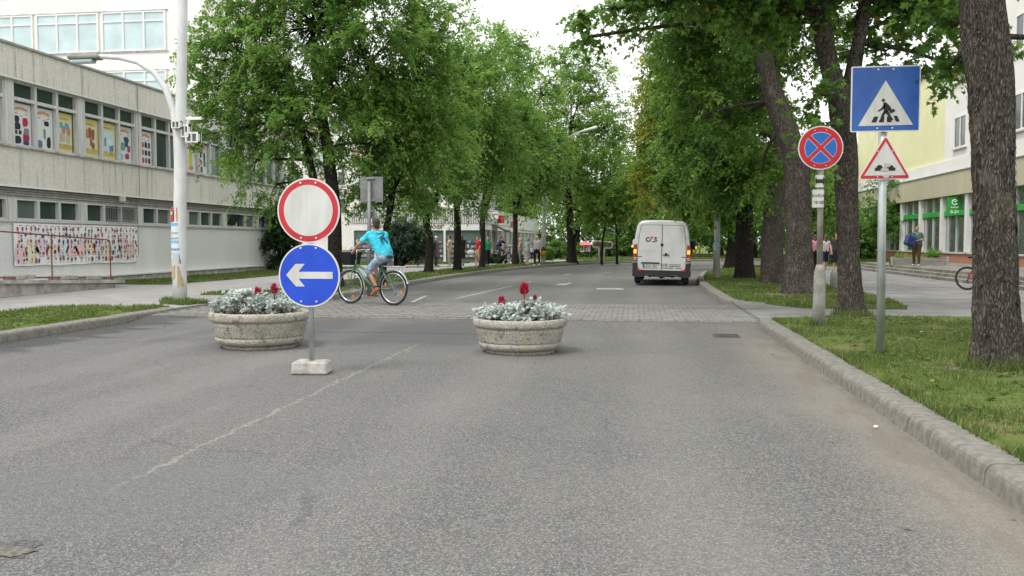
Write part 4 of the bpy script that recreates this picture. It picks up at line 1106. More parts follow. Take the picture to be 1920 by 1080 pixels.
# left row, nearest first
tree('street_tree', 'wide leafy tree with twin dark trunks rising behind the round signs', (628, 540),
     [[(628, 540, 30, 0), (628, 450, 25, 0), (624, 360, 23, 0), (608, 240, 19, 0), (592, 140, 14, .2), (585, 40, 9, .3)],
      [(618, 440, 19, 0), (600, 390, 17, .1), (580, 300, 14, .2), (560, 220, 11, .3), (540, 120, 8, .4)]],
     [(455, 120, 110, 110), (590, 50, 150, 120), (690, 120, 130, 110), (560, 235, 110, 80), (440, 245, 75, 75), (690, 270, 80, 65), (600, -90, 190, 110), (520, 345, 50, 44), (390, 165, 45, 60), (640, 190, 90, 70), (480, 300, 60, 55), (410, 90, 60, 80), (500, 190, 90, 80), (500, -20, 110, 80)],
     560, leaf=.105, per=27, L=.6, group=GL, yb=.006)
tree('street_tree', 'slim dark tree directly behind the cyclist', (716, 535),
     [[(716, 535, 15, 0), (722, 450, 13, 0), (733, 380, 12, 0), (740, 300, 10, .1), (745, 200, 7, .2)], [(735, 360, 8, 0), (765, 310, 7, .3), (800, 270, 5, .5)]],
     [(780, 150, 95, 95), (740, 250, 75, 70), (820, 250, 80, 70), (800, 50, 80, 70), (735, 325, 48, 35), (690, 330, 40, 30), (700, 200, 60, 70), (675, 365, 40, 30), (770, 365, 44, 32), (720, 385, 40, 24)], 320, leaf=.11, per=20, L=.65, group=GL)
tree('street_tree', 'forked tree with a kinked trunk beside the lady in the lilac coat', (803, 512),
     [[(801, 512, 17, 0), (806, 450, 14, 0), (800, 410, 14, 0), (822, 360, 10, 0), (838, 280, 7, 0)], [(802, 412, 9, 0), (780, 370, 8, .3), (765, 320, 6, .5)]],
     [(830, 220, 70, 75), (870, 130, 70, 75), (790, 320, 60, 45), (850, 315, 55, 45), (800, 160, 55, 60), (780, 250, 50, 55), (830, 365, 46, 28), (765, 350, 40, 30), (800, 385, 40, 20)], 280, leaf=.125, per=20, L=.8, group=GL)
tree('street_tree', 'straight slim tree between the lady in lilac and the woman in red', (857, 508),
     [[(855, 508, 16, 0), (858, 440, 13, 0), (856, 380, 13, 0), (848, 320, 9, 0), (845, 240, 6, 0)], [(858, 390, 8, 0), (872, 340, 7, .3), (885, 270, 5, .5)]],
     [(900, 190, 65, 80), (925, 100, 50, 60), (890, 320, 60, 45), (860, 250, 60, 60), (945, 60, 16, 22), (850, 150, 50, 60), (935, 290, 55, 55), (880, 370, 40, 26)], 260, leaf=.135, per=20, L=.85, group=GL, up=.5)
tree('street_tree', 'slender bent tree beside the woman in red', (903, 503),
     [[(900, 503, 13, 0), (906, 460, 9, 0), (904, 425, 11, 0), (908, 370, 8, 0), (915, 300, 6, 0)], [(906, 415, 7, 0), (918, 370, 6, .3), (930, 320, 4, .5)]],
     [(950, 240, 60, 80), (970, 140, 45, 65), (950, 330, 50, 40), (915, 300, 45, 45), (900, 220, 45, 60), (990, 270, 40, 60)], 190, leaf=.15, per=18, L=.9, group=GL, up=.4)
tree('street_tree', 'slim tree standing by the parked bicycles', (965, 497),
     [[(964, 498, 12, 0), (966, 440, 9, 0), (966, 400, 9, 0), (962, 360, 6, 0), (965, 300, 5, 0)], [(967, 410, 6, 0), (975, 360, 5, .3)]],
     [(1000, 260, 50, 65), (1000, 350, 48, 40), (975, 370, 30, 28), (1015, 180, 35, 45), (1025, 310, 36, 50)], 150, leaf=.17, per=18, L=1.0, group=GL, up=.4)
tree('street_tree', 'broad tree with a thick forked trunk at the bend of the road', (1072, 493),
     [[(1069, 494, 19, 0), (1071, 450, 15, 0), (1068, 410, 14, 0), (1066, 340, 10, 0), (1070, 240, 7, 0)], [(1074, 445, 10, 0), (1090, 410, 8, .3), (1105, 370, 6, .6)]],
     [(1085, 150, 50, 60), (1060, 220, 60, 65), (1130, 240, 60, 70), (1080, 320, 80, 55), (1145, 330, 55, 55), (1120, 160, 45, 50), (1060, 120, 30, 36), (1050, 380, 45, 35), (1120, 390, 50, 32)],
     240, leaf=.18, per=19, L=1.15, group=GL, up=.5, yb=.03)
tree('street_tree', 'thin young tree in front of the white framed hoarding', (1128, 494),
     [[(1128, 494, 5, 0), (1130, 450, 4, 0), (1136, 420, 3, 0)]], [(1140, 385, 34, 28), (1120, 400, 24, 20)], 40, 'leafA', leaf=.2, per=16, L=.9, tint=.6, yb=.06)
tree('street_tree', 'thin young tree right of the white framed hoarding', (1157, 493),
     [[(1157, 493, 5, 0), (1156, 440, 4, 0), (1154, 400, 3, 0)]], [(1165, 385, 36, 32), (1190, 360, 30, 36)], 45, 'leafA', leaf=.2, per=16, L=.9, tint=.6, yb=.06)

# right row, nearest first
tree('big_tree', 'nearest big tree, thick shaggy trunk right of the crossing sign', (1870, 690),
     [[(1870, 690, 84, 0), (1868, 600, 78, 0), (1867, 480, 74, 0), (1864, 320, 73, 0), (1856, 160, 79, 0), (1846, 60, 76, 0), (1838, -60, 72, 0), (1830, -260, 70, 0), (1800, -500, 50, .2)],
      [(1840, -80, 50, 0), (1930, -260, 40, .4), (2050, -480, 28, .8)]],
     [(1800, -620, 420, 300, .3), (2050, -420, 330, 220, .8), (1560, -480, 300, 190, .6), (1780, -60, 50, 30, .9), (1788, 50, 20, 30, 1.0), (1790, 120, 12, 20, 1.0), (1935, 70, 34, 80, .5), (1700, -160, 160, 90, .5), (1950, -200, 130, 110, .3)],
     230, 'leafB', 'bark', leaf=.095, per=15, L=.42, shape=LOBED, group=GR, seg=72, amp=.017, flare=.5, sprays=7)
tree('big_tree', 'tall forked tree between the no stopping sign and the crossing sign', (1596, 592),
     [[(1596, 592, 46, 0), (1592, 480, 40, 0), (1588, 380, 40, 0), (1584, 280, 42, 0), (1578, 205, 46, 0), (1556, 130, 34, 0), (1542, 40, 30, 0), (1545, -90, 24, .2), (1530, -250, 16, .4)],
      [(1582, 215, 30, 0), (1604, 110, 25, .1), (1622, 10, 22, .2), (1645, -120, 18, .4), (1690, -260, 12, .6)]],
     [(1560, -150, 230, 110), (1690, 20, 90, 52, .5), (1660, 95, 50, 38, .3), (1760, -40, 120, 70, .8), (1425, 5, 85, 55, -.3), (1500, -20, 120, 80, .3), (1530, 180, 26, 50, -.6), (1525, 265, 24, 36, -.6), (1750, 110, 42, 40, .6), (1330, -60, 150, 70, -.5), (1190, 2, 70, 28, -.5), (1110, 22, 46, 26, -.5), (1098, 70, 26, 30, -.5)],
     400, 'leafB', 'bark', leaf=.11, per=15, L=.5, shape=LOBED, group=GR, seg=48, amp=.014, flare=.5, sprays=7, yb=.015)
tree('big_tree', 'stout leaning tree just left of the no stopping sign post', (1497, 552),
     [[(1497, 552, 58, 0), (1497, 470, 49, 0), (1497, 390, 47, 0), (1492, 300, 46, 0), (1466, 225, 40, 0), (1442, 150, 36, 0), (1425, 60, 30, 0), (1405, -60, 22, 0)]],
     [(1335, 90, 85, 85, .8), (1275, 30, 110, 75, .3), (1400, 210, 50, 60, 1.6), (1320, 215, 72, 72, .6), (1520, 40, 100, 90, .8), (1400, -90, 190, 90), (1430, 320, 50, 40, .9), (1530, 290, 24, 70, .9), (1450, 110, 50, 70, 2.0)],
     340, 'leafB', 'bark', leaf=.12, per=20, L=.6, group=GR, seg=40, amp=.014, flare=.45, yb=.012)
tree('big_tree', 'dark upright tree second left of the no stopping sign', (1450, 532),
     [[(1450, 532, 46, 0), (1448, 460, 40, 0), (1452, 390, 40, 0), (1460, 300, 34, 0), (1455, 180, 26, 0), (1440, 40, 18, 0)]],
     [(1350, 285, 75, 65), (1305, 150, 75, 80), (1390, 330, 60, 44), (1430, 250, 70, 80, 1), (1350, 60, 130, 90), (1310, 335, 50, 38, .5), (1470, 345, 45, 40, 1)],
     260, 'leafB', 'bark', leaf=.14, per=20, L=.75, group=GR, seg=32, amp=.012, flare=.3)
tree('big_tree', 'dark upright tree third left of the no stopping sign, behind the lamp post', (1397, 523),
     [[(1397, 523, 36, 0), (1396, 460, 31, 0), (1396, 390, 30, 0), (1392, 300, 24, 0), (1380, 160, 16, 0)]],
     [(1320, 285, 50, 60), (1355, 355, 42, 32), (1300, 210, 50, 65), (1390, 340, 55, 50), (1330, 190, 90, 90)],
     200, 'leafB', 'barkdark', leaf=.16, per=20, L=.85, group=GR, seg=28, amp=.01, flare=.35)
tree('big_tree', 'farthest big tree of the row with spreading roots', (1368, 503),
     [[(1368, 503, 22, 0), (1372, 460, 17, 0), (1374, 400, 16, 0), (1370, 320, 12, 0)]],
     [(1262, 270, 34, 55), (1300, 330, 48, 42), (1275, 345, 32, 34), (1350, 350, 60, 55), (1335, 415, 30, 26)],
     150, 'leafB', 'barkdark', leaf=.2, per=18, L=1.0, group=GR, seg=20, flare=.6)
tree('yellowing_tree', 'tree with yellowing leaves beside the road lamp', (1290, 497),
     [[(1290, 497, 10, 0), (1285, 430, 8, 0), (1275, 350, 6, 0), (1262, 250, 4, 0)]],
     [(1232, 130, 34, 52), (1226, 215, 32, 52), (1222, 300, 34, 45), (1240, 360, 40, 34), (1255, 210, 50, 90), (1262, 310, 40, 50)], 240, 'leafY', leaf=.2, per=16, L=.9, up=.2)

# background trees: three kinds, copied
def generic(name, H, W, mat, seed, bark='barkdark', leaf=.26, clumps=110):
    root = empty(name, (0, 0, .1)); tm = MB()
    bark_tube(tm, [(0, 0, -.2), (.1, 0, H*.25), (-.1, .1, H*.6), (0, 0, H*.85)], [.28, .22, .15, .05], 10, 0, .4, .6)
    lob = [(0, 0, H*.62, W*.42, W*.42, H*.3), (-W*.28, .2, H*.45, W*.3, W*.3, H*.22), (W*.3, -.2, H*.42, W*.3, W*.3, H*.22), (0, -.5, H*.3, W*.36, W*.3, H*.16), (.3, .2, H*.84, W*.22, W*.22, H*.16)]
    P, O, own = lobe_points(lob, clumps, (0, 0, 0))
    for p in P[::2]: limb(tm, (0, 0, max(H*.2, p[2]*.7)), p, .07, .015, 3, .1, 3)
    tm.build('trunk', MAT[bark], root, smooth=True)
    link('crown', crown_mesh('crown', P, O, MAT[mat], leaf, 8, 18, 1.25, DIAMOND, .35, .2, .01), root); return root
gA = generic('background_tree', 13, 9, 'leafA', 1); gB = generic('background_tree', 11, 8, 'leafH', 2); gY = generic('background_tree', 9, 7, 'leafY', 3)
far = [('A', -6, 92, 0, 1.1, 'fresh green tree above the hedges left of the bend'), ('B', 1, 84, 1, 1.0, 'dark tree rising behind the noticeboard'), ('A', 7.5, 79, 2, .8, 'pale green tree above the end of the road'),
       ('B', 13, 84, 3, .9, 'dark tree behind the van roof'), ('Y', 5.5, 90, 4, .95, 'yellowish tree far down the street'), ('A', 20, 82, 5, 1.0, 'green tree between the van and the lamp post far behind'),
       ('B', 13.5, 66, 6, .75, 'dark tree behind the farthest big trunk'), ('B', 11, 62, 1.7, .62, 'low dark tree between the second and third big trunks'), ('A', 10.3, 52.5, 2.4, .58, 'green tree showing between the two nearest road signs'),
       ('B', -14, 110, 2, 1.2, 'dark tree far behind the drugstore'), ('B', 27, 95, 1, 1.2, 'tall dark tree closing the street'), ('A', -2, 112, 3, 1.25, 'tall fresh green tree closing the bend'), ('A', 34, 78, 5, 1.1, 'green tree beyond the far end of the yellow building'), ('Y', 17, 74, 1, .8, 'yellow green tree far behind the stout leaning trunk')]
far += [('B', -1, 78, 2.2, .7, 'low dark tree left of the white framed hoarding'), ('A', 4, 74, 1.1, .62, 'light green tree above the white framed hoarding'), ('B', 9.5, 72, 4.1, .62, 'dark tree left of the van roof'), ('A', 15, 71, .6, .7, 'green tree right behind the van'), ('B', 20, 73, 2.9, .75, 'dark tree between the van and the lamp post'),
        ('A', 25, 70, 3.8, .8, 'green tree behind the grey lamp post'), ('B', 22, 62, 5.3, .7, 'dark tree behind the third big trunk'), ('B', 16, 56, .3, .62, 'dark tree beyond the people on the forecourt'), ('A', 30, 66, 2, .8, 'green tree far right beyond the bend')]
used = set()
for k, x, y, rz, s_, lab in far:
    src = {'A': gA, 'B': gB, 'Y': gY}[k]; o = src if k not in used else copy_tree(src); used.add(k)
    o.location = (x, y, .1); o.rotation_euler = (0, 0, rz); o.scale = (s_, s_, s_); tag(o, lab, 'tree', 'background trees')

def shrub(name, label, px, py, Y, rx, ry, mat='leafH', leaf=.1, clumps=26, per=14, shape=DIAMOND, cat='shrub', ground=.13, L=None, lobes=None, bark='barkdark', group=None):
    b = ony(px, py, Y); b.z = ground; root = empty(name, b, label=label, cat=cat, group=group); s = mpp(Y, px); tm = MB()
    top = ry*2*s
    ls = lobes or [(0, 0, top*.5, rx*s, rx*s*.8, ry*s)]
    vol = []; P, O = [], []
    for l in ls:
        d = unit(rng.normal(0, 1, (clumps, 3))); r = rng.uniform(.2, 1, (clumps, 1))**.45
        P.append(np.array(l[:3]) + d*np.array(l[3:])*r); O.append(d)
    P, O = np.concatenate(P), np.concatenate(O); P[:, 2] = np.maximum(P[:, 2], .06)
    for p in P[::2]: limb(tm, (random.uniform(-.05, .05), random.uniform(-.05, .05), 0), p, .02, .006, 3, .1, 3)
    tm.build('stem', MAT[bark], root)
    link('foliage', crown_mesh('foliage', P, O, MAT[mat], leaf, 6, per, L or max(.15, rx*s*.3), shape, .15, .3, .01), root); return root
HG = 'hedges beyond the bend'
for (px, py, Y, rx, ry, lab) in ((1045, 492, 66, 22, 17, 'clipped hedge left of the broad tree at the bend'), (1092, 492, 72, 14, 14, 'small shrub under the noticeboard'), (1112, 490, 74, 14, 12, 'light shrub right of the noticeboard'),
                                 (1145, 490, 75, 26, 20, 'dark hedge below the white framed hoarding'), (1172, 490, 76, 16, 19, 'rounded hedge beside the van'), (1028, 494, 62, 8, 12, 'pale variegated shrub beside the yellow bin'),
                                 (1210, 487, 82, 34, 20, 'long dark hedge behind the van'), (1265, 486, 84, 34, 18, 'dark hedge right behind the van roofline')):
    shrub('hedge', lab, px, py, Y, rx, ry, leaf=.16, clumps=60, group=HG)
for i, (x, y, rx, h_, lab) in enumerate(((-7, 98, 5, 3.2, 'tall hedge far behind the broad tree'), (2, 96, 5, 3.4, 'tall hedge far behind the noticeboard'), (11, 92, 5, 3.4, 'tall hedge far behind the hoarding'), (20, 90, 5, 3.5, 'tall hedge far behind the van'), (29, 86, 5.5, 3.5, 'tall hedge seen past the grey lamp post'), (38, 80, 5.5, 3.6, 'tall hedge seen between the big trunks'), (22, 66.5, 4, 2.6, 'hedge inside the bend behind the lamp post'), (14.5, 61, 3, 2.4, 'hedge inside the bend behind the third big trunk'))):
    root = empty('hedge', (x, y, .1), label=lab, cat='hedge', group='tall hedges closing the view'); n = 130
    d_ = unit(rng.normal(0, 1, (n, 3))); P_ = np.array([0, 0, h_*.5]) + d_*np.array([rx, 1.2, h_*.5])*rng.uniform(.3, 1, (n, 1))**.4; tm = MB()
    for p in P_[::3]: limb(tm, (p[0]*.8, 0, 0), p, .04, .012, 3, .1, 3)
    tm.build('stem', MAT['barkdark'], root); link('foliage', crown_mesh('foliage', P_, d_, MAT['leafH' if i % 2 else 'leafB'], .28, 6, 14, .8, DIAMOND, .15, .3, .01), root)
for (px, py, Y, rx, ry, lab) in ((932, 493, 52.5, 18, 9, 'low dark shrub in front of the dark shirted cyclist'), (970, 492, 53.5, 10, 8, 'low shrub beside the parked bicycles')):
    shrub('low_shrub', lab, px, py, Y, rx, ry, 'thuja', .12, 30)
# blue spruce behind the cyclist and a dark thuja at the end of the grey building
s_ = mpp(45, 765)
sp_ = shrub('spruce_tree', 'spreading blue green conifer behind the cyclist', 752, 490, 45, 40, 40, 'needle', .16, 45, 26, NEEDLE, 'tree',
      lobes=[(.5, 0, 1.5, 1.15, 1.0, .5), (-.2, 0, 1.0, .8, .8, .3), (1.0, .2, 1.0, .6, .6, .35), (.2, 0, 1.95, .7, .7, .4)], L=.5)
tm = MB(); bark_tube(tm, [(-.25, 0, -.05), (-.3, 0, .5), (-.1, 0, 1.0), (.2, 0, 1.9)], [.12, .1, .08, .03], 10, 0, .2, .2); bark_tube(tm, [(.05, 0, -.05), (.2, 0, .3), (.15, 0, .9)], [.08, .07, .05], 8, 0, .2, .2); tm.build('trunk', MAT['barkdark'], sp_, smooth=True)
shrub('thuja_tree', 'dark thuja between the grey building and the round signs', 528, 500, 39, 24, 46, 'thuja', .13, 60, 20, DIAMOND, 'tree', lobes=[(0, 0, 1.0, .75, .7, 1.0), (.1, 0, 1.9, .5, .5, .7), (-.1, 0, 2.5, .25, .25, .5)], L=.4)
# ---------------------------------------------------------------- road signs
def zp(pts, ox, oy, sc_, cx, cy, s): return [((ox + x/sc_ - cx)*s, -(oy + y/sc_ - cy)*s) for x, y in pts]
def plate(parent, name, poly, y, t, mat, back=None): return MB().prism(poly, y, y+t).build(name, mat, parent)
def bolts(parent, pts, y, r=.011):
    for x, z in pts:
        m = MB(); m.prism(circ(r, 10, x, z), y-.006, y); m.build('bolt', MAT['bolt'], parent)
def sector_shape(r, hw, grow):
    r2 = r + grow; a = hw*math.sqrt(2) - grow*1.4; d = math.degrees(math.asin((hw-grow)/r2))
    return [(0, a)] + [(r2*math.cos(R(q)), r2*math.sin(R(q))) for q in np.linspace(45+d, 135-d, 14)]
def rotp(p, a): c, s = math.cos(R(a)), math.sin(R(a)); return [(x*c-z*s, x*s+z*c) for x, z in p]

# portable no-entry / keep-left signs on a concrete block
b = onz(585, 700, 0); s = mpp(b.y, 585)
S1 = empty('portable_sign_post', b, label='round red ringed sign over blue arrow sign on one steel pole in a concrete block', cat='road sign')
m = MB(); m.cbox(0, 0, .072, .40, .29, .144, .02, taper=.93); bo = m.build('concrete_foot', MAT['concrete'], S1, rz=.1)
md = bo.modifiers.new('s', 'SUBSURF'); md.subdivision_type = 'SIMPLE'; md.levels = md.render_levels = 4
tx = bpy.data.textures.new('rough_stone', 'CLOUDS'); tx.noise_scale = .09
md = bo.modifiers.new('d', 'DISPLACE'); md.texture = tx; md.strength = .014; md.mid_level = .5
zc1, zc2 = ony(585, 395, b.y).z, ony(585, 516, b.y).z; r = 58*s
m = MB(); m.tube([(0, 0, .1), (0, 0, zc1 + r*.7)], .031, 16); m.build('pole', MAT['galv'], S1, smooth=True)
def disc(parent, zc, r, y=-.05):
    p = empty('sign_disc', (0, 0, zc), parent=parent); plate(p, 'back_plate', circ(r, 64), y, .012, MAT['signrim'])
    for dz in (-.55, .55):
        m = MB(); m.box(-.07, .07, y+.012, .04, dz*r-.02, dz*r+.02); m.build('clamp', MAT['galv'], p)
    return p
p = disc(S1, zc1, r); plate(p, 'red_ring', circ(r*.955, 64), -.053, .003, MAT['red']); plate(p, 'white_face', circ(r*.785, 64), -.056, .003, MAT['signwhite'])
bolts(p, [(x*r, z*r) for x in (-.235, .25) for z in (-.84, .85)], -.056)
r2 = 57*s
p = disc(S1, zc2, r2); plate(p, 'blue_face', circ(r2*.955, 64), -.053, .003, MAT['blue'])
arrow = zp([(295, 765), (395, 652), (492, 652), (425, 732), (785, 732), (785, 802), (425, 802), (490, 881), (398, 881)], 490, 380, 5.647, 585, 516, s)
plate(p, 'arrow', arrow, -.056, .003, MAT['signwhite']); bolts(p, [(x*r2, z*r2) for x in (-.26, .24) for z in (-.82, .86)], -.056)

# crossing sign and speed hump sign
b = onz(1651, 663, .142); s = mpp(b.y, 1651)
S2 = empty('crossing_sign_post', b, label='blue pedestrian crossing sign above red triangle hump sign on a steel pole in the grass', cat='road sign')
zc = ony(1657, 187, b.y).z - b.z
m = MB(); m.tube([(0, 0, -.1), (-.035, 0, zc+.3)], .047, 16); m.build('pole', MAT['galv'], S2, smooth=True)
cx, cy = 1657, 187
p = empty('square_sign', (ony(1657, 187, b.y).x - b.x, 0, zc), parent=S2); h = 64*s
plate(p, 'back_plate', rrect(-h, h, -h*.985, h*.985, .015), -.07, .012, MAT['signrim']); plate(p, 'blue_face', rrect(-h+.014, h-.014, -h*.985+.014, h*.985-.014, .01), -.073, .003, MAT['blue2'])
q = lambda pts: zp(pts, 1450, 100, 3.373, cx, cy, s)
plate(p, 'white_triangle', q([(697, 175), (530, 468), (872, 465)]), -.076, .003, MAT['signwhite'])
m = MB()
for st in ([(628, 408), (655, 408), (643, 446), (612, 446)], [(672, 408), (694, 408), (690, 446), (660, 446)], [(708, 408), (730, 408), (738, 446), (710, 446)], [(750, 405), (772, 405), (790, 443), (765, 443)]): m.prism(q(st), -.0785, -.076)
m.build('zebra_stripes', MAT['black'], p)
m = MB(); hx, hz = q([(684, 303)])[0]; m.prism(circ(10/3.373*s, 16, hx, hz), -.0815, -.0785)
for lim in ([(684, 318), (702, 318), (724, 340), (737, 362), (720, 372), (712, 380), (690, 376), (686, 350)], [(690, 325), (700, 345), (682, 362), (655, 376), (650, 371), (675, 352)], [(722, 368), (752, 360), (759, 377), (727, 389)],
            [(690, 370), (712, 376), (690, 402), (682, 430), (676, 437), (655, 437), (668, 428), (674, 398)], [(705, 372), (720, 380), (730, 402), (748, 430), (738, 437), (726, 437), (716, 405), (700, 385)]):
    m.prism(q(lim), -.0815, -.0785)
m.build('walking_figure', MAT['black'], p); bolts(p, [(x, z) for x in (-.085, .08) for z in (-h*.88, h*.88)], -.073, .009)
cx, cy = 1656, 305; zt = ony(cx, cy, b.y).z - b.z
p = empty('triangle_sign', (ony(1656, 305, b.y).x - b.x, 0, zt), parent=S2)
def rtri(k):
    P = q2([(697, 512), (525, 805), (862, 803)]); g = ((P[0][0]+P[1][0]+P[2][0])/3, (P[0][1]+P[1][1]+P[2][1])/3); o = []
    for i in range(3):
        a, c, d = Vector(P[i]), Vector(P[i-1]), Vector(P[(i+1) % 3]); a2 = Vector(g) + (a-Vector(g))*k
        e, f = (c-a).normalized(), (d-a).normalized(); rr = .03*k
        o += [tuple(a2+e*rr), tuple(a2+(e+f)*rr*.35), tuple(a2+f*rr)]
    return o
q2 = lambda pts: zp(pts, 1450, 100, 3.373, cx, cy, s)
plate(p, 'back_plate', rtri(1.0), -.07, .012, MAT['signrim']); plate(p, 'red_border', rtri(.94), -.073, .003, MAT['red'])
plate(p, 'white_face', q2([(697, 558), (567, 779), (826, 778)]), -.076, .003, MAT['signwhite'])
hump = [(632, 748), (632, 728), (642, 728)] + [(661 + 19*math.cos(R(a)), 728 - 19*math.sin(R(a))) for a in range(180, -1, -20)] + [(690, 728)] + [(730 + 20*math.cos(R(a)), 728 - 17*math.sin(R(a))) for a in range(180, -1, -20)] + [(760, 728), (760, 748)]
plate(p, 'hump_symbol', q2(hump), -.0785, .0025, MAT['black'])
scuff = M('worn_patch', (.36, .36, .35), (.50, .50, .48), 40, .7)
for k_, (ex, ey, a_, c_) in enumerate(((709, 712, 22, 14), (693, 741, 26, 12), (702, 783, 20, 12))):
    plate(p, 'scuff', q2([(ex+a_*math.cos(t), ey+c_*math.sin(t)) for t in np.linspace(0, 6.28, 16, endpoint=False)]), -.081-.001*k_, .0025, scuff)
bolts(p, q2([(650, 620), (741, 620), (650, 787), (740, 787)]), -.073, .007)

# no stopping sign on its concrete based post
b = onz(1535, 610, .142); s = mpp(b.y, 1535)
S3 = empty('no_stopping_sign_post', b, label='round blue and red no stopping sign with two small plates on a concrete footed post', cat='road sign')
zt = ony(1537, 278, b.y).z - b.z; rr = 42*s
m = MB(); m.lathe([(.10, -.1), (.095, .3), (.088, .78), (.085, .83), (.07, .88), (.052, .95)], 20); m.build('concrete_foot', MAT['poleconc'], S3, smooth=True)
m = MB(); m.tube([(0, 0, .9), (-.02, 0, zt+rr*.7)], .046, 14); m.build('pole', MAT['poleconc'], S3, smooth=True)
p = disc(S3, zt, rr, -.07); p.location.x = ony(1537, 278, b.y).x - b.x
plate(p, 'red_face', circ(rr*.95, 64), -.073, .003, MAT['red'])
for a in (0, 90, 180, 270):
    plate(p, 'white_edge', rotp(sector_shape(rr*.70, rr*.10, .006), a), -.075, .002, MAT['signrim']); plate(p, 'blue_field', rotp(sector_shape(rr*.70, rr*.10, 0), a), -.077, .002, MAT['bluelight'])
bolts(p, [(x*rr, z*rr) for x in (-.26, .24) for z in (-.8, .8)], -.073, .008)
for (x0, x1, y0, y1) in ((1522, 1538.5, 328.5, 352), (1517, 1538.5, 355.5, 390)):
    cxp, cyp = (x0+x1)/2, (y0+y1)/2; pp = empty('supplement_plate', ((cxp-1535)*s, 0, ony(cxp, cyp, b.y).z - b.z), parent=S3); w_, h_ = (x1-x0)*s/2, (y1-y0)*s/2
    plate(pp, 'back_plate', rrect(-w_, w_, -h_, h_, .015), -.07, .008, MAT['signwhite'])
    if y0 < 340:
        m = MB(); m.prism([(-.055, -.03), (-.055, .03), (.055, .03), (.055, -.03)], -.073, -.07)
        for sx in (-1, 1): m.prism([(sx*.055, -.07), (sx*.045, -.03), (sx*.045, .03), (sx*.055, .07), (sx*.065, .03), (sx*.065, -.03)], -.0735, -.07)
        m.build('tow_symbol', MAT['darkgrey'], pp)
    else:
        text('lettering', 'KIVÉVE', .062, MAT['darkgrey'], pp, (.005, -.072, .04), extrude=.001); text('lettering', '18-08', .068, MAT['darkgrey'], pp, (.005, -.072, -.06), extrude=.001)
    bx('clamp', MAT['galv'], (-.02, .05, -.062, -.02, -.012, .012), parent=pp)

# signs seen from behind
b = onz(692, 548, .142); s = mpp(b.y, 692)
S4 = empty('sign_post', b, label='grey backs of a square and a triangular sign on a pole behind the cyclist', cat='road sign')
z1, z2 = ony(697, 355, b.y).z-b.z, ony(694, 397, b.y).z-b.z
m = MB(); m.tube([(0, 0, -.1), (.03, 0, z1+.2)], .05, 12); m.build('pole', MAT['greymetal'], S4, smooth=True)
h = 21*s; plate(S4, 'square_plate', rrect(.07-h, .07+h, z1-h*1.1, z1+h*1.1, .02), .07, .012, MAT['greymetal'])
plate(S4, 'triangle_plate', [(.03-.23, z2-.17), (.03+.23, z2-.17), (.04, z2+.24)], .07, .012, MAT['greymetal'])
m = MB(); m.box(-.06, .16, .0, .071, z1+h*.9, z1+h*.98); m.box(-.06, .16, .0, .071, z1-h*.98, z1-h*.9); m.box(-.05, .1, .0, .071, z2, z2+.03); m.build('bracket', MAT['louvre'], S4)

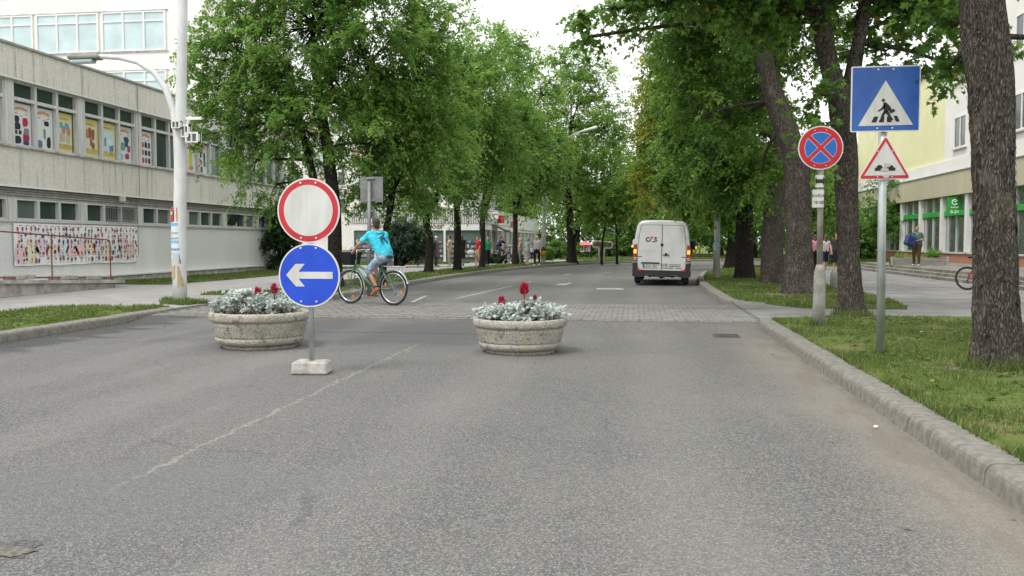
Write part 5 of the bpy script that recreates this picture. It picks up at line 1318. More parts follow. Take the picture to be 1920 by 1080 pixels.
# ---------------------------------------------------------------- flower tubs
def tub(label, px, pyf, seed, flowers, sil, glab):
    f = onz(px, pyf, 0); b = Vector((ony(px, 620, f.y + .50).x, f.y + .50, 0)); s = mpp(b.y, px)
    t = empty('flower_tub', b, label=label, cat='planter'); rm = 87*s; k = rm/.62
    prof = [(.46, 0), (.455, .045), (.50, .052), (.535, .07), (.548, .10), (.552, .125), (.545, .137), (.533, .142), (.545, .15), (.565, .23), (.588, .315), (.575, .323), (.572, .338), (.60, .346), (.618, .36), (.625, .40), (.622, .435), (.605, .452), (.575, .455), (.555, .44), (.545, .40)]
    pts = []
    for (r0, z0), (r1, z1) in zip(prof, prof[1:]):
        n = max(1, int(math.hypot(r1-r0, z1-z0)/.02)); pts += [(r0+(r1-r0)*i/n, z0+(z1-z0)*i/n) for i in range(n)]
    pts.append(prof[-1])
    m = MB(); m.lathe([(r*k, z*k) for r, z in pts], 96, wob=.012)
    for i, v in enumerate(m.v):
        q = noise.noise((v[0]*28+seed, v[1]*28, v[2]*28))*.005 + noise.noise((v[0]*9+seed, v[1]*9, v[2]*9))*.006; l = math.hypot(v[0], v[1]) or 1
        m.v[i] = (v[0]+v[0]/l*q, v[1]+v[1]/l*q, v[2]+q*.4)
    m.f.pop(); m.mi.pop(); m.c.pop()
    m.build('bowl', MAT['stone'], t, smooth=True, rz=seed)
    m = MB(); m.lathe([(.55*k, .36*k), (.555*k, .405*k), (.3*k, .425*k), (.02, .44*k)], 40, wob=.03); m.build('soil', MAT['soil'], t, smooth=True)
    zs = .42*k
    for i, (x, y, hh) in enumerate(sil):
        o = empty('silver_plant', (b.x + x*k, b.y + y*k, zs), label=glab, cat='plant', group=glab + 's')
        n = 9; P = np.c_[rng.normal(0, .055, n), rng.normal(0, .055, n), rng.uniform(.01, hh, n)]; O = unit(np.c_[P[:, :2]*6, np.full(n, .6)])
        link('foliage', crown_mesh('foliage', P, O, MAT['silver'], .052, 4, 9, .10, FROND, .05, .9, .02, .6), o)
        m = MB()
        for p_ in P[:8]: m.tube([(0, 0, 0), (p_[0]*.5, p_[1]*.5, p_[2]*.6), tuple(p_)], .005, 4)
        m.build('stem', MAT['redstem'], o)
    for (fx, top, sz, lab) in flowers:
        q = ony(fx, top, b.y - .05) - Vector((b.x, b.y, 0)); H = q.z - zs
        o = empty('celosia', (b.x + q.x, b.y - .05, zs), label=lab, cat='flower'); hp = sz*1.25
        m = MB(); m.tube([(.02, 0, 0), (0, .01, H*.5), (0, 0, H-hp*.3)], [.008, .007, .005], 6); m.build('stem', MAT['redstem'], o)
        n = 170; z = rng.uniform(0, 1, n)**1.1; rad = sz*.36*np.sin(np.clip(z*.9+.12, 0, 1)*3.14)**.8; a = rng.uniform(0, 6.28, n)
        P = np.c_[np.cos(a)*rad*.6, np.sin(a)*rad*.6, H-hp + z*hp*.8]; D = unit(np.c_[np.cos(a)*.7, np.sin(a)*.7, .35+z*1.1]); N = unit(rng.normal(0, 1, (n, 3)))
        V, kk = leaves_at(P, D, N, sz*rng.uniform(.25, .65, n), SPIKE); link('plume', np_mesh('plume', V, None, kk, MAT['crimson'], rng.random(n)), o)
        n = 9; z = rng.uniform(.25, .95, n)*(H-hp*.7); a = rng.uniform(0, 6.28, n); P = np.c_[np.zeros(n), np.zeros(n), z]; D = unit(np.c_[np.cos(a), np.sin(a), np.full(n, .35)]); N = unit(np.c_[-np.cos(a)*.3, -np.sin(a)*.3, np.ones(n)])
        V, kk = leaves_at(P, D, N, np.full(n, .085), DIAMOND); link('leaf_whorl', np_mesh('leaf_whorl', V, None, kk, LBR, rng.random(n)), o)
SPIKE = [(0, .02), (.4, .14), (1, 0), (.4, -.14)]
FROND = [(0, -.05), (.15, .05), (.22, .3), (.34, .10), (.52, .40), (.60, .12), (.85, .32), (1, 0), (.85, -.32), (.60, -.12), (.52, -.40), (.34, -.10), (.22, -.3)]
LBR = leaf('bronze_leaf', [(0, (.07, .05, .02)), (.5, (.12, .035, .03)), (1, (.1, .09, .03))])
sil = [(-.42, .0, .09), (-.25, -.2, .12), (-.22, .22, .16), (.0, -.28, .13), (.05, .05, .17), (.1, .3, .15), (.25, -.18, .17), (.36, .12, .15), (.44, -.08, .13), (-.08, -.08, .15), (-.36, -.14, .1), (.22, .1, .2)]
tub('weathered round stone flower tub standing alone, the one near mid road', 975, 668, 0.0, [(983, 531, .125, 'tallest crimson plume in the tub near mid road'), (941, 556, .10, 'short crimson plume at the edge of the tub near mid road'), (1003, 553, .05, 'smallest crimson plume in the tub near mid road')], sil, 'silver leaved plant in the tub near mid road')
tub('weathered round stone flower tub beside the portable signs', 488, 658, 2.0, [(483, 540, .12, 'fat crimson plume in the tub beside the portable signs'), (514, 533, .105, 'taller crimson plume closest to the blue arrow sign')], [(-x, y, h*1.5) for x, y, h in sil], 'silver leaved plant in the tub beside the portable signs')

# ---------------------------------------------------------------- lamp posts
b = onz(337, 566, .12); s = mpp(b.y, 337)
LP = empty('lamp_post', b, label='tall white lamp post covered in torn bills, with a drooping lamp arm', cat='lamp post')
P3 = lambda px, py, dy=0: ony(px, py, b.y+dy) - b
m = MB(); m.tube([(0, 0, -.1), P3(337, 520), P3(338, 300), P3(341, 100), P3(344, -60), P3(347, -260)], [12.5*s, 11.8*s, 10.3*s, 8.6*s, 7.2*s, 5.6*s], 24); m.build('pole', MAT['pole'], LP, smooth=True)
m = MB(); m.tube([P3(337, 420), P3(334, 330), P3(331, 250), P3(325, 205), P3(310, 165), P3(288, 135), P3(258, 116), P3(225, 108), P3(187, 106)], [4.5*s, 6*s, 6*s, 6*s, 5.6*s, 5.2*s, 4.8*s, 4.4*s, 4*s], 12); m.build('lamp_arm', MAT['pole'], LP, smooth=True)
a = P3(160, 110); lh = empty('lamp_head', a, parent=LP)
m = MB(); m.cbox(0, 0, .02, 58*s, .26, .09, .025); m.build('housing', MAT['greymetal'], lh); m = MB(); m.cbox(-.06, 0, -.06, 42*s, .2, .08, .02, taper=1.05); m.build('diffuser', MAT['glassblue'], lh)
for i, (px, py, ww, hh) in enumerate(((332, 234, 16, 13), (349, 246, 14, 22), (362, 258, 24, 18))):
    c = P3(px, py, -.18 if i == 0 else -.1); fl = empty('floodlight', c, parent=LP); W_, H_ = ww*s/2, hh*s/2
    m = MB()
    for (x0, x1, z0, z1) in ((-W_, W_, H_*.7, H_), (-W_, W_, -H_, -H_*.75), (-W_, -W_*.75, -H_, H_), (W_*.75, W_, -H_, H_), (-W_*.08, W_*.08, -H_, H_)): m.box(x0, x1, -.06-.001*len(m.f), .06, z0, z1)
    m.box(-W_, W_, .02, .09, -H_, H_); m.build('housing', MAT['white'], fl); m = MB(); m.box(-W_*.74, W_*.74, -.03, .015, -H_*.7, H_*.7); m.build('lens', MAT['glass2'], fl)
m = MB(); m.box(P3(330, 0).x, P3(374, 0).x, -.03, .03, P3(0, 232).z, P3(0, 227).z); m.tube([P3(345, 246), P3(358, 218)], .03, 6); m.tube([P3(345, 240), P3(350, 222)], .02, 6); m.build('bracket', MAT['white'], LP)
def wrap(y0, y1, a0, a1, col, grow, jag=.02, name='bill'):
    m = MB(); n = 14; zt, zb = P3(338, y0).z, P3(338, y1).z; vs = []
    for i in range(n+1):
        an = R(a0+(a1-a0)*i/n)
        for z, j in ((zb, -1), (zt, 1)):
            zz = z + j*random.uniform(0, jag); rr = (10.4 + 2.0*(1-(zz/3.4)))*s + grow; vs.append((rr*math.cos(an), rr*math.sin(an), zz))
    m.col = col; m.add(vs, [(2*i, 2*i+2, 2*i+3, 2*i+1) for i in range(n)]); return m
def bill(parts, label):
    o = empty('paper_bill', b, label=label, cat='poster', group='bills on the tall white lamp post')
    m = MB()
    for q in parts: mm = wrap(*q); m.add(mm.v, []); m.v = m.v[:len(m.v)-len(mm.v)]; base = len(m.v); m.v += mm.v; m.f += [[base+i for i in f] for f in mm.f]; m.mi += mm.mi; m.c += mm.c
    ob = m.build('paper', MAT['col'], o); md = ob.modifiers.new('t', 'SOLIDIFY'); md.thickness = .002
bill([(390, 416, 190, 252, (.52, .07, .05), .008), (398, 402, 195, 250, (.7, .5, .45), .011)], 'red torn bill at the left edge of the lamp post')
bill([(390, 414, 285, 355, (.50, .06, .04), .008), (404, 414, 290, 350, (.62, .42, .15), .011)], 'red and orange bill at the right edge of the lamp post')
bill([(417, 473, 185, 355, (.62, .70, .74), .007, .015), (419, 423, 190, 350, (.2, .42, .6), .010), (452, 455, 190, 340, (.25, .45, .62), .010), (466, 469, 190, 352, (.15, .35, .58), .010), (436, 438, 200, 330, (.4, .42, .45), .010), (446, 448, 200, 330, (.35, .38, .42), .010)], 'large pale blue bill wrapped round the lamp post')
bill([(475, 497, 185, 350, (.50, .50, .51), .006, .03), (480, 484, 195, 240, (.7, .7, .7), .009), (478, 492, 300, 335, (.2, .2, .2), .009, .05)], 'tattered grey bill below the pale blue one')
bill([(498, 520, 200, 262, (.46, .36, .22), .005, .05), (500, 533, 282, 340, (.42, .33, .2), .005, .08)], 'rust coloured paper remains near the foot of the lamp post')

def lamp2(label, base, top, arm, head, wb, wt, ground=.13):
    b = onz(*base, ground); s = mpp(b.y, base[0]); o = empty('lamp_post', b, label=label, cat='lamp post'); q = lambda px, py: ony(px, py, b.y) - b
    m = MB(); m.tube([(0, 0, -.1), q(*top)], [wb*s/2, wt*s/2], 14); m.build('pole', MAT['pole'], o, smooth=True)
    m = MB(); m.tube([q(*p_) for p_ in arm], [.05]*len(arm), 8); m.build('lamp_arm', MAT['pole'], o, smooth=True)
    a, c = q(*head[0]), q(*head[1]); m = MB(); m.cone(a, c, .07, .1, 10); m.build('lamp_head', MAT['white'], o, smooth=True); return o
lamp2('white lamp post with curved arm beyond the parked bicycles', (1018, 495.5), (1023, 290), [(1022, 310), (1030, 285), (1050, 266), (1080, 250), (1095, 245)], ((1092, 246), (1117, 239)), 9, 6)
lamp2('grey lamp post on the verge right of the van, its arm lost in the leaves', (1343, 522), (1350, 170), [(1349, 190), (1330, 155), (1290, 128), (1228, 106)], ((1198, 95), (1226, 106)), 13, 8)
m = MB(); b = onz(1342, 522, .13); s = mpp(b.y, 1342)
m = MB(); m.torus((0, 0, 0), 6.7*s, .006, 20, 6, axis='Z', rz=.17, a0=180, a1=350); m.build('paper_bill', M('blue_bill', (.22, .36, .42), (.45, .5, .5), 9, .9), loc=(b.x+.02, b.y, b.z+1.15), label='faded blue bill stuck on the grey lamp post', cat='poster')

# ---------------------------------------------------------------- small street furniture
b = onz(1564, 541, .13); o = empty('bollard', b, label='short rounded concrete bollard behind the no stopping sign post', cat='bollard')
m = MB(); m.lathe([(.12, -.05), (.115, .25), (.11, .42), (.085, .48), (.04, .51), (.005, .515)], 16, wob=.02); m.build('post', MAT['poleconc'], o, smooth=True)
b = onz(1018, 485, .13); c = ony(1018, 470, onz(1018, 495.5, .13).y - .22)
o = empty('litter_bin', c - Vector((0, 0, .32)), label='yellow and black litter bin on the far lamp post', cat='litter bin')
m = MB(); m.lathe([(.15, 0), (.18, .3), (.185, .32)], 16); m.build('bucket', M('yellow_plastic', (.5, .36, .03), None), o, smooth=True); m = MB(); m.lathe([(.2, .32), (.2, .36), (.13, .5), (.02, .55)], 16); m.build('lid', MAT['darkgrey'], o, smooth=True)
RDM = M('red_enamel', (.42, .02, .03), (.5, .03, .04), 5, .4)
b = ony(634, 492, 44); b.z = .12; o = empty('litter_bin', b, label='small red bin on a post behind the bicycle basket', cat='litter bin')
m = MB(); m.tube([(0, .1, 0), (0, .1, 1.0)], .03, 8); m.build('post', MAT['galv'], o); m = MB(); m.cbox(0, 0, .62, .30, .2, .62, .03, taper=1.08); m.build('bucket', RDM, o); m = MB(); m.cbox(0, 0, .97, .38, .26, .06, .02); m.build('lid', RDM, o)
b = ony(506, 499, 41.2); b.z = .12; o = empty('notice_case', b, label='glazed red framed notice case at the end of the grey building', cat='noticeboard')
for x in (-.02, .95):
    m = MB(); m.box(x-.05, x+.05, -.05, .05, 0, 1.65); m.build('post', M('dark_red_paint', (.13, .02, .03), None), o)
m = MB(); m.box(.03, .9, -.04, .04, 1.52, 1.6); m.box(.03, .9, -.04, .04, .35, .43); m.build('frame', RDM, o); m = MB(); m.box(.035, .895, -.01, .01, .435, 1.515); m.build('pane', MAT['glass2'], o)
m = MB(); m.col = (.2, .35, .45); m.box(.3, .6, -.022, -.012, .7, 1.2); m.col = None; m.build('leaflet', MAT['col'], o)
# T shaped hoarding
b = onz(1129, 491, .13); s = mpp(b.y, 1129); o = empty('hoarding', b, label='T shaped hoarding with white tubular frame and brown panel', cat='sign'); q = lambda px, py: ony(px, py, b.y) - b
path = [(1123, 491), (1123, 466), (1122, 464), (1114, 463.5), (1111.5, 461), (1112, 454), (1114, 452), (1145, 454), (1148, 456), (1147.5, 464), (1145, 465.5), (1135, 465), (1133.5, 467), (1132, 491)]
m = MB(); m.tube([q(*p_) for p_ in path], .05, 8); m.build('frame', MAT['white'], o, smooth=True)
a, c = q(1113, 463), q(1146.5, 454.5); m = MB(); m.box(a.x, c.x, -.03, .03, a.z, c.z); pn = m.build('panel', M('brown_panel', (.25, .17, .11), (.33, .24, .16), 3, .7), o)
m = MB()
for i in range(14): x = a.x+.12+i*.095; m.box(x, x+.055, -.036, -.031, (a.z+c.z)/2-.05, (a.z+c.z)/2+.06)
m.build('lettering', M('rust_lettering', (.22, .06, .04), None), pn)
b = onz(1098, 489, .13); b2 = ony(1098, 489, 66); b2.z = .13; o = empty('noticeboard', b2, label='small noticeboard with red pitched roof among the shrubs', cat='noticeboard'); s = mpp(66, 1098); q = lambda px, py: ony(px, py, 66) - b2
for px in (1089, 1108): m = MB(); m.tube([(q(px, 489).x, 0, 0), q(px, 458)], .05, 6); m.build('post', MAT['darkgrey'], o)
a, c = q(1088, 474), q(1108, 459); m = MB(); m.box(a.x, c.x, -.05, .05, a.z, c.z); m.build('board', MAT['darkgrey'], o)
for (x0, x1, y0, y1, cc) in ((1089, 1096, 460, 472.5, (.7, .7, .6)), (1090, 1093, 461.5, 470, (.12, .1, .12)), (1093.2, 1095.5, 461.5, 470, (.65, .5, .05)), (1101.5, 1107, 460, 472, (.65, .5, .62)), (1098, 1100.5, 461, 472, (.6, .6, .6))):
    e, f = q(x0, y1), q(x1, y0); m = MB(); m.col = cc; m.box(e.x, f.x, -.06-.004*(y0 > 461.2), -.051, e.z, f.z); m.build('notice', MAT['col'], o)
e, f, g_, h_ = q(1087, 459.5), q(1109.5, 459.5), q(1105, 453.5), q(1092, 453.5); m = MB()
m.add([(e.x, -.5, e.z), (f.x, -.5, f.z), (g_.x, 0, g_.z), (h_.x, 0, h_.z), (e.x, .5, e.z), (f.x, .5, f.z)], [(0, 1, 2, 3), (5, 4, 3, 2), (0, 3, 4), (1, 5, 2), (0, 4, 5, 1)]); m.build('roof', M('red_roof', (.58, .12, .13), None, rough=.6), o)
# timber planter on the terrace
b = onz(1672, 497, .42); o = empty('timber_planter', b, label='long grey timber planter on the shop terrace behind the man', cat='planter')
wood = M('weathered_timber', (.20, .19, .17), (.34, .32, .29), 4, .9, .5, 30, stretch=(.4, 4, 4))
for i in range(2): m = MB(); m.cbox(1.15, 0, .08+i*.165, 2.2, .05, .155, .01); m.build('board', wood, o); m = MB(); m.cbox(1.15, .5, .08+i*.165, 2.2, .05, .155, .01); m.build('board', wood, o)
for x in (.0, 1.15, 2.3): m = MB(); m.cbox(x, .0 - .03, .18, .09, .08, .37, .01); m.build('post', MAT['concrete'], o)
m = MB(); m.box(.02, 2.28, .03, .47, .02, .26); m.build('soil', MAT['soil'], o)
for k_, (x, hh, n, lab) in enumerate(((.45, .32, 60, 'grassy plant at the near corner of the timber planter'), (1.1, .22, 40, 'low weeds in the middle of the timber planter'), (1.75, .55, 90, 'tall spiky plant in the timber planter'))):
    e = empty('planter_plant', (b.x+x, b.y+.25, b.z+.26), label=lab, cat='plant'); P = np.c_[rng.normal(0, .14, n), rng.normal(0, .08, n), np.zeros(n)]; D = unit(np.c_[rng.normal(0, .35, (n, 2)), np.ones(n)]); V, kk = leaves_at(P, D, unit(rng.normal(0, 1, (n, 3))), hh*rng.uniform(.5, 1.1, n), NEEDLE); link('foliage', np_mesh('foliage', V, None, kk, MAT['leafA'], rng.uniform(.3, .9, n)), e)
for i, (px, py, z) in enumerate(((1728, 622, .16), (1642, 800, .02), (1598, 583, .16))):
    c = onz(px, py, z); m = MB(); m.add([(-.02, -.01, 0), (.015, -.015, .005), (.02, .01, .01), (-.01, .015, .003)], [(0, 1, 2, 3)]); ob = m.build('paper_scrap', MAT['white'], loc=c, rz=i, label=('white paper scrap on the grass behind the crossing sign', 'white paper scrap in the gutter by the kerb', 'white paper scrap at the foot of the forked tree')[i], cat='litter'); md = ob.modifiers.new('t', 'SOLIDIFY'); md.thickness = .003
# ---------------------------------------------------------------- delivery van
b = onz(1239, 536, 0)
VAN = empty('delivery_van', (b.x, b.y, 0), R(0.5), label='white delivery van seen from behind with its amber indicators flashing', cat='van')
VAN.rotation_euler = (0, R(1.1), R(-2.8))
def vanpaint():
    g = G('van_white'); v = g.coord()
    g.base(g.mix(g.step(g.noise(v, 1.8, 5), .4, .75), (.56, .57, .555), (.48, .485, .465))); g.rough(.32); g.spec(.5)
    g.p.inputs['Coat Weight'].default_value = .4; g.p.inputs['Coat Roughness'].default_value = .1; return g.m
VP = vanpaint()
half = [(.86, .34), (.915, .50), (.925, .80), (.925, 1.12), (.905, 1.40), (.865, 1.72), (.815, 1.95), (.76, 2.06), (.66, 2.12), (.45, 2.145), (0, 2.155)]
def vsec(y, sx, zt, z0=.34):
    o = [(x*sx, y, z0 + (z-.34)*(zt-z0)/(2.155-.34)) for x, z in half]
    return o + [(-x, yy, z) for x, yy, z in reversed(o[:-1])]
secs = [vsec(0, .965, 2.10), vsec(.03, .99, 2.14), vsec(.10, 1, 2.155), vsec(1.2, 1, 2.16), vsec(2.6, 1, 2.16), vsec(3.5, 1, 2.14), vsec(3.85, .99, 2.04), vsec(4.15, .985, 1.72), vsec(4.45, .98, 1.36), vsec(4.6, .97, 1.22), vsec(5.0, .94, 1.08), vsec(5.18, .86, .9)]
m = MB(); n = len(secs[0]); vs = [p for s_ in secs for p in s_]
m.add(vs, [(i*n+j, (i+1)*n+j, (i+1)*n+j+1, i*n+j+1) for i in range(len(secs)-1) for j in range(n-1)] + [(i*n, i*n+n-1, (i+1)*n+n-1, (i+1)*n) for i in range(len(secs)-1)] + [tuple(range(n)), tuple(range(n*(len(secs)-1), n*len(secs)))[::-1]])
m.f = [f[::-1] for f in m.f]
m.build('body', VP, VAN, auto=35)
def wscreen(y0, y1, z0, z1, x0, x1): return [(-x0, y0, z0), (x0, y0, z0), (x1, y1, z1), (-x1, y1, z1)]
m = MB(); q = wscreen(4.55, 3.93, 1.36, 1.98, .78, .68); m.add(q + [(x, y-.05, z-.02) for x, y, z in q], [(0, 1, 2, 3), (4, 7, 6, 5), (0, 4, 5, 1), (2, 6, 7, 3), (1, 5, 6, 2), (3, 7, 4, 0)]); m.build('windscreen', MAT['glass'], VAN)
for sx in (-1, 1):
    m = MB(); pts = [(3.0, 1.25), (4.2, 1.25), (3.85, 1.75), (3.05, 1.78)]
    vs = [(sx*(.93 - max(0, z-1.2)*.14), y, z) for y, z in pts]; m.add(vs + [(x-sx*.02, y, z) for x, y, z in vs], [(0, 1, 2, 3), (4, 7, 6, 5), (0, 4, 5, 1), (1, 5, 6, 2), (2, 6, 7, 3), (3, 7, 4, 0)]); m.build('side_window', MAT['glass'], VAN)
    # rear doors
    if sx < 0:
        d = MB(); d.prism([(-.71, .488), (.71, .488), (.782, .555), (.79, .80), (.79, 1.155), (.77, 1.455), (.73, 1.755), (.70, 1.94), (.648, 1.99), (0, 2.0), (-.648, 1.99), (-.70, 1.94), (-.73, 1.755), (-.77, 1.455), (-.79, 1.155), (-.79, .80), (-.782, .555)], -.006, .01); d.build('door_gap_dark', MAT['darkgrey'], VAN)  # dark sheet behind the doors paints the shade in their gaps
    d = MB()
    prof = [(.006, .50), (.70, .50), (.765, .56), (.775, .80), (.775, 1.15), (.755, 1.45), (.715, 1.75), (.685, 1.93), (.64, 1.975), (.006, 1.985)]
    d.prism([(sx*max(x, .011) if x < .1 else sx*x, z) for x, z in prof], -.020, .02); dr = d.build('rear_door', VP, VAN)
    d = MB(); ins = [(.05, 1.16), (.715, 1.16), (.70, 1.45), (.665, 1.74), (.64, 1.88), (.60, 1.90), (.05, 1.91)]
    for (x0, z0), (x1, z1) in zip(ins, ins[1:] + ins[:1]): d.tube([(sx*x0, -.02, z0), (sx*x1, -.02, z1)], .006, 5)
    d.tube([(sx*.02, -.02, 1.12), (sx*.40, -.02, 1.09), (sx*.74, -.02, 1.13)], .006, 5); d.build('pressing', VP, dr)
    d = MB(); d.cbox(sx*.70, -.024, .955, .13, .014, .02, .004); d.build('hinge', MAT['darkgrey'], dr)
    d = MB(); d.cbox(sx*.80, -.008, 1.62, .05, .03, .07, .008); d.build('hinge', VP, dr)
    # lights
    tl = MB(); tl.prism([(sx*.80, .80), (sx*.925, .80), (sx*.925, 1.10), (sx*.91, 1.33), (sx*.81, 1.36), (sx*.795, 1.1)], -.03, .12)
    lt = tl.build('tail_light', M('tail_light_red', (.26, .012, .018), None, rough=.15, spec=.6), VAN)
    t2 = MB(); t2.cbox(sx*.862, -.032, 1.115, .095, .02, .13, .006); t2.build('indicator', M('indicator_lit', (1, .34, .03), None, rough=.3, emit=1.2), lt)
    t2 = MB(); t2.cbox(sx*.862, -.032, .91, .095, .02, .03, .006); t2.cbox(sx*.862, -.032, .855, .095, .02, .03, .006); t2.build('reversing_lens', MAT['chrome'], lt)
    t2 = MB(); t2.cbox(sx*.70, -.115, .50, .16, .02, .06, .006); t2.build('reflector', M('red_reflector', (.36, .01, .02), None, rough=.2), VAN)
    mm = empty('wing_mirror', (sx*1.06, 4.05, 1.35), parent=VAN); t2 = MB(); t2.cbox(0, 0, 0, .2, .14, .33, .04); t2.build('shell', MAT['darkgrey'] if sx > 0 else VP, mm)
    t2 = MB(); t2.tube([(0, 0, 0), (-sx*.16, .0, -.1)], .03, 6); t2.build('bracket', MAT['darkgrey'], mm); t2 = MB(); t2.cbox(sx*.11, -.05, -.1, .05, .06, .09, .012); t2.build('indicator', M('mirror_indicator', (1, .34, .03), None, emit=1.2), mm)
    # wheels
    for yy in (.95, 4.25):
        w_ = MB(); w_.torus((0, 0, 0), .25, .085, 32, 10, axis='Y', rz=.1)
        wh = w_.build('wheel', MAT['rubber'], VAN, True, loc=(sx*.80, yy, .335), rz=math.pi/2); t2 = MB(); t2.prism(circ(.19, 24), -.05, .05); t2.build('rim', MAT['greymetal'], wh)
    t2 = MB(); t2.cbox(sx*.77, .55, .30, .25, .02, .36, .005); t2.build('mudflap', MAT['rubber'], VAN)
bm = MB(); bm.prism([(-.93, .30), (-.80, .28), (-.55, .30), (-.5, .36), (-.28, .36), (-.12, .29), (.12, .29), (.28, .36), (.5, .36), (.55, .30), (.80, .28), (.93, .30), (.935, .74), (.80, .76), (.785, .60), (.70, .51), (-.70, .51), (-.785, .60), (-.80, .76), (-.935, .74)], -.105, .16)
bm.build('bumper', MAT['darkgrey'], VAN, auto=30)
bm = MB(); bm.box(-.95, -.86, .16, 5.0, .32, .50); bm.box(.86, .95, .16, 5.0, .32, .50); bm.build('sill_trim', MAT['darkgrey'], VAN)
bm = MB(); bm.box(-.45, .45, 1.4, 3.2, .24, .34); bm.tube([(-.9, .95, .33), (.9, .95, .33)], .05, 8); bm.tube([(-.9, 4.25, .33), (.9, 4.25, .33)], .05, 8); bm.ball((0, .95, .33), .13); bm.box(-.42, -.36, .4, 1.2, .26, .34); bm.box(.32, .38, .4, 1.2, .26, .34); bm.build('underbody', MAT['darkgrey'], VAN)
pl = MB(); pl.cbox(-.36, -.028, .64, .48, .014, .12, .005); pn = pl.build('number_plate', MAT['signwhite'], VAN)
pl = MB(); pl.box(-.60, -.555, -.0365, -.0345, .585, .695); pl.build('euro_band', MAT['blue'], pn); text('lettering', 'LGA-281', .115, MAT['black'], pn, (-.34, -.037, .64), extrude=.001)
pl = MB(); pl.cbox(-.36, -.035, .745, .60, .05, .045, .012); pl.build('plate_lamp_bar', MAT['darkgrey'], VAN)
pl = MB(); pl.cbox(.14, -.04, 1.02, .22, .04, .03, .01); pl.prism(circ(.05, 16, .14, 1.03), -.03, -.02); pl.build('door_handle', MAT['darkgrey'], VAN)
pl = MB(); pl.torus((.0, -.022, 1.345), .035, .016, 20, 8); pl.prism(circ(.022, 14, 0, 1.345), -.03, -.02); pl.build('door_badge', MAT['darkgrey'], VAN)
LG = M('logo_charcoal', (.045, .045, .05), None, rough=.4); LR = M('logo_red', (.50, .02, .035), None, rough=.4)
def logo(x, z, k):
    o = empty('logo', (x, -.0215, z), parent=VAN)
    m = MB(); m.torus((-.115*k, 0, 0), .062*k, .021*k, 22, 6, a0=50, a1=365, rz=.003); m.build('letter', LG, o)
    m = MB(); m.prism([(-.02*k, .10*k), (.055*k, .10*k), (-.03*k, -.03*k), (-.07*k, -.03*k), (-.01*k, .075*k), (-.06*k, .07*k)], -.004, 0); m.prism([(-.01*k, -.06*k), (.09*k, -.045*k), (.075*k, -.10*k), (.05*k, -.10*k), (.04*k, -.08*k), (.0, -.085*k)], -.004, 0); m.build('numeral', LR, o)
    text('letter', 'S', .21*k, LG, o, (.125*k, -.003, -.0), extrude=.002, bold=.008*k); return o
logo(-.335, 1.51, 1.0); logo(.10, .685, .52)
m = MB()
for (x0, x1, z) in ((.25, .62, .70), (.25, .60, .645), (.02, .38, .59), (.46, .66, .59)):
    x = x0
    while x < x1: wd = random.uniform(.012, .03); m.box(x, min(x+wd, x1), -.0235, -.0205, z-.013, z+.013); x += wd+.006
m.build('small_lettering', LG, VAN)

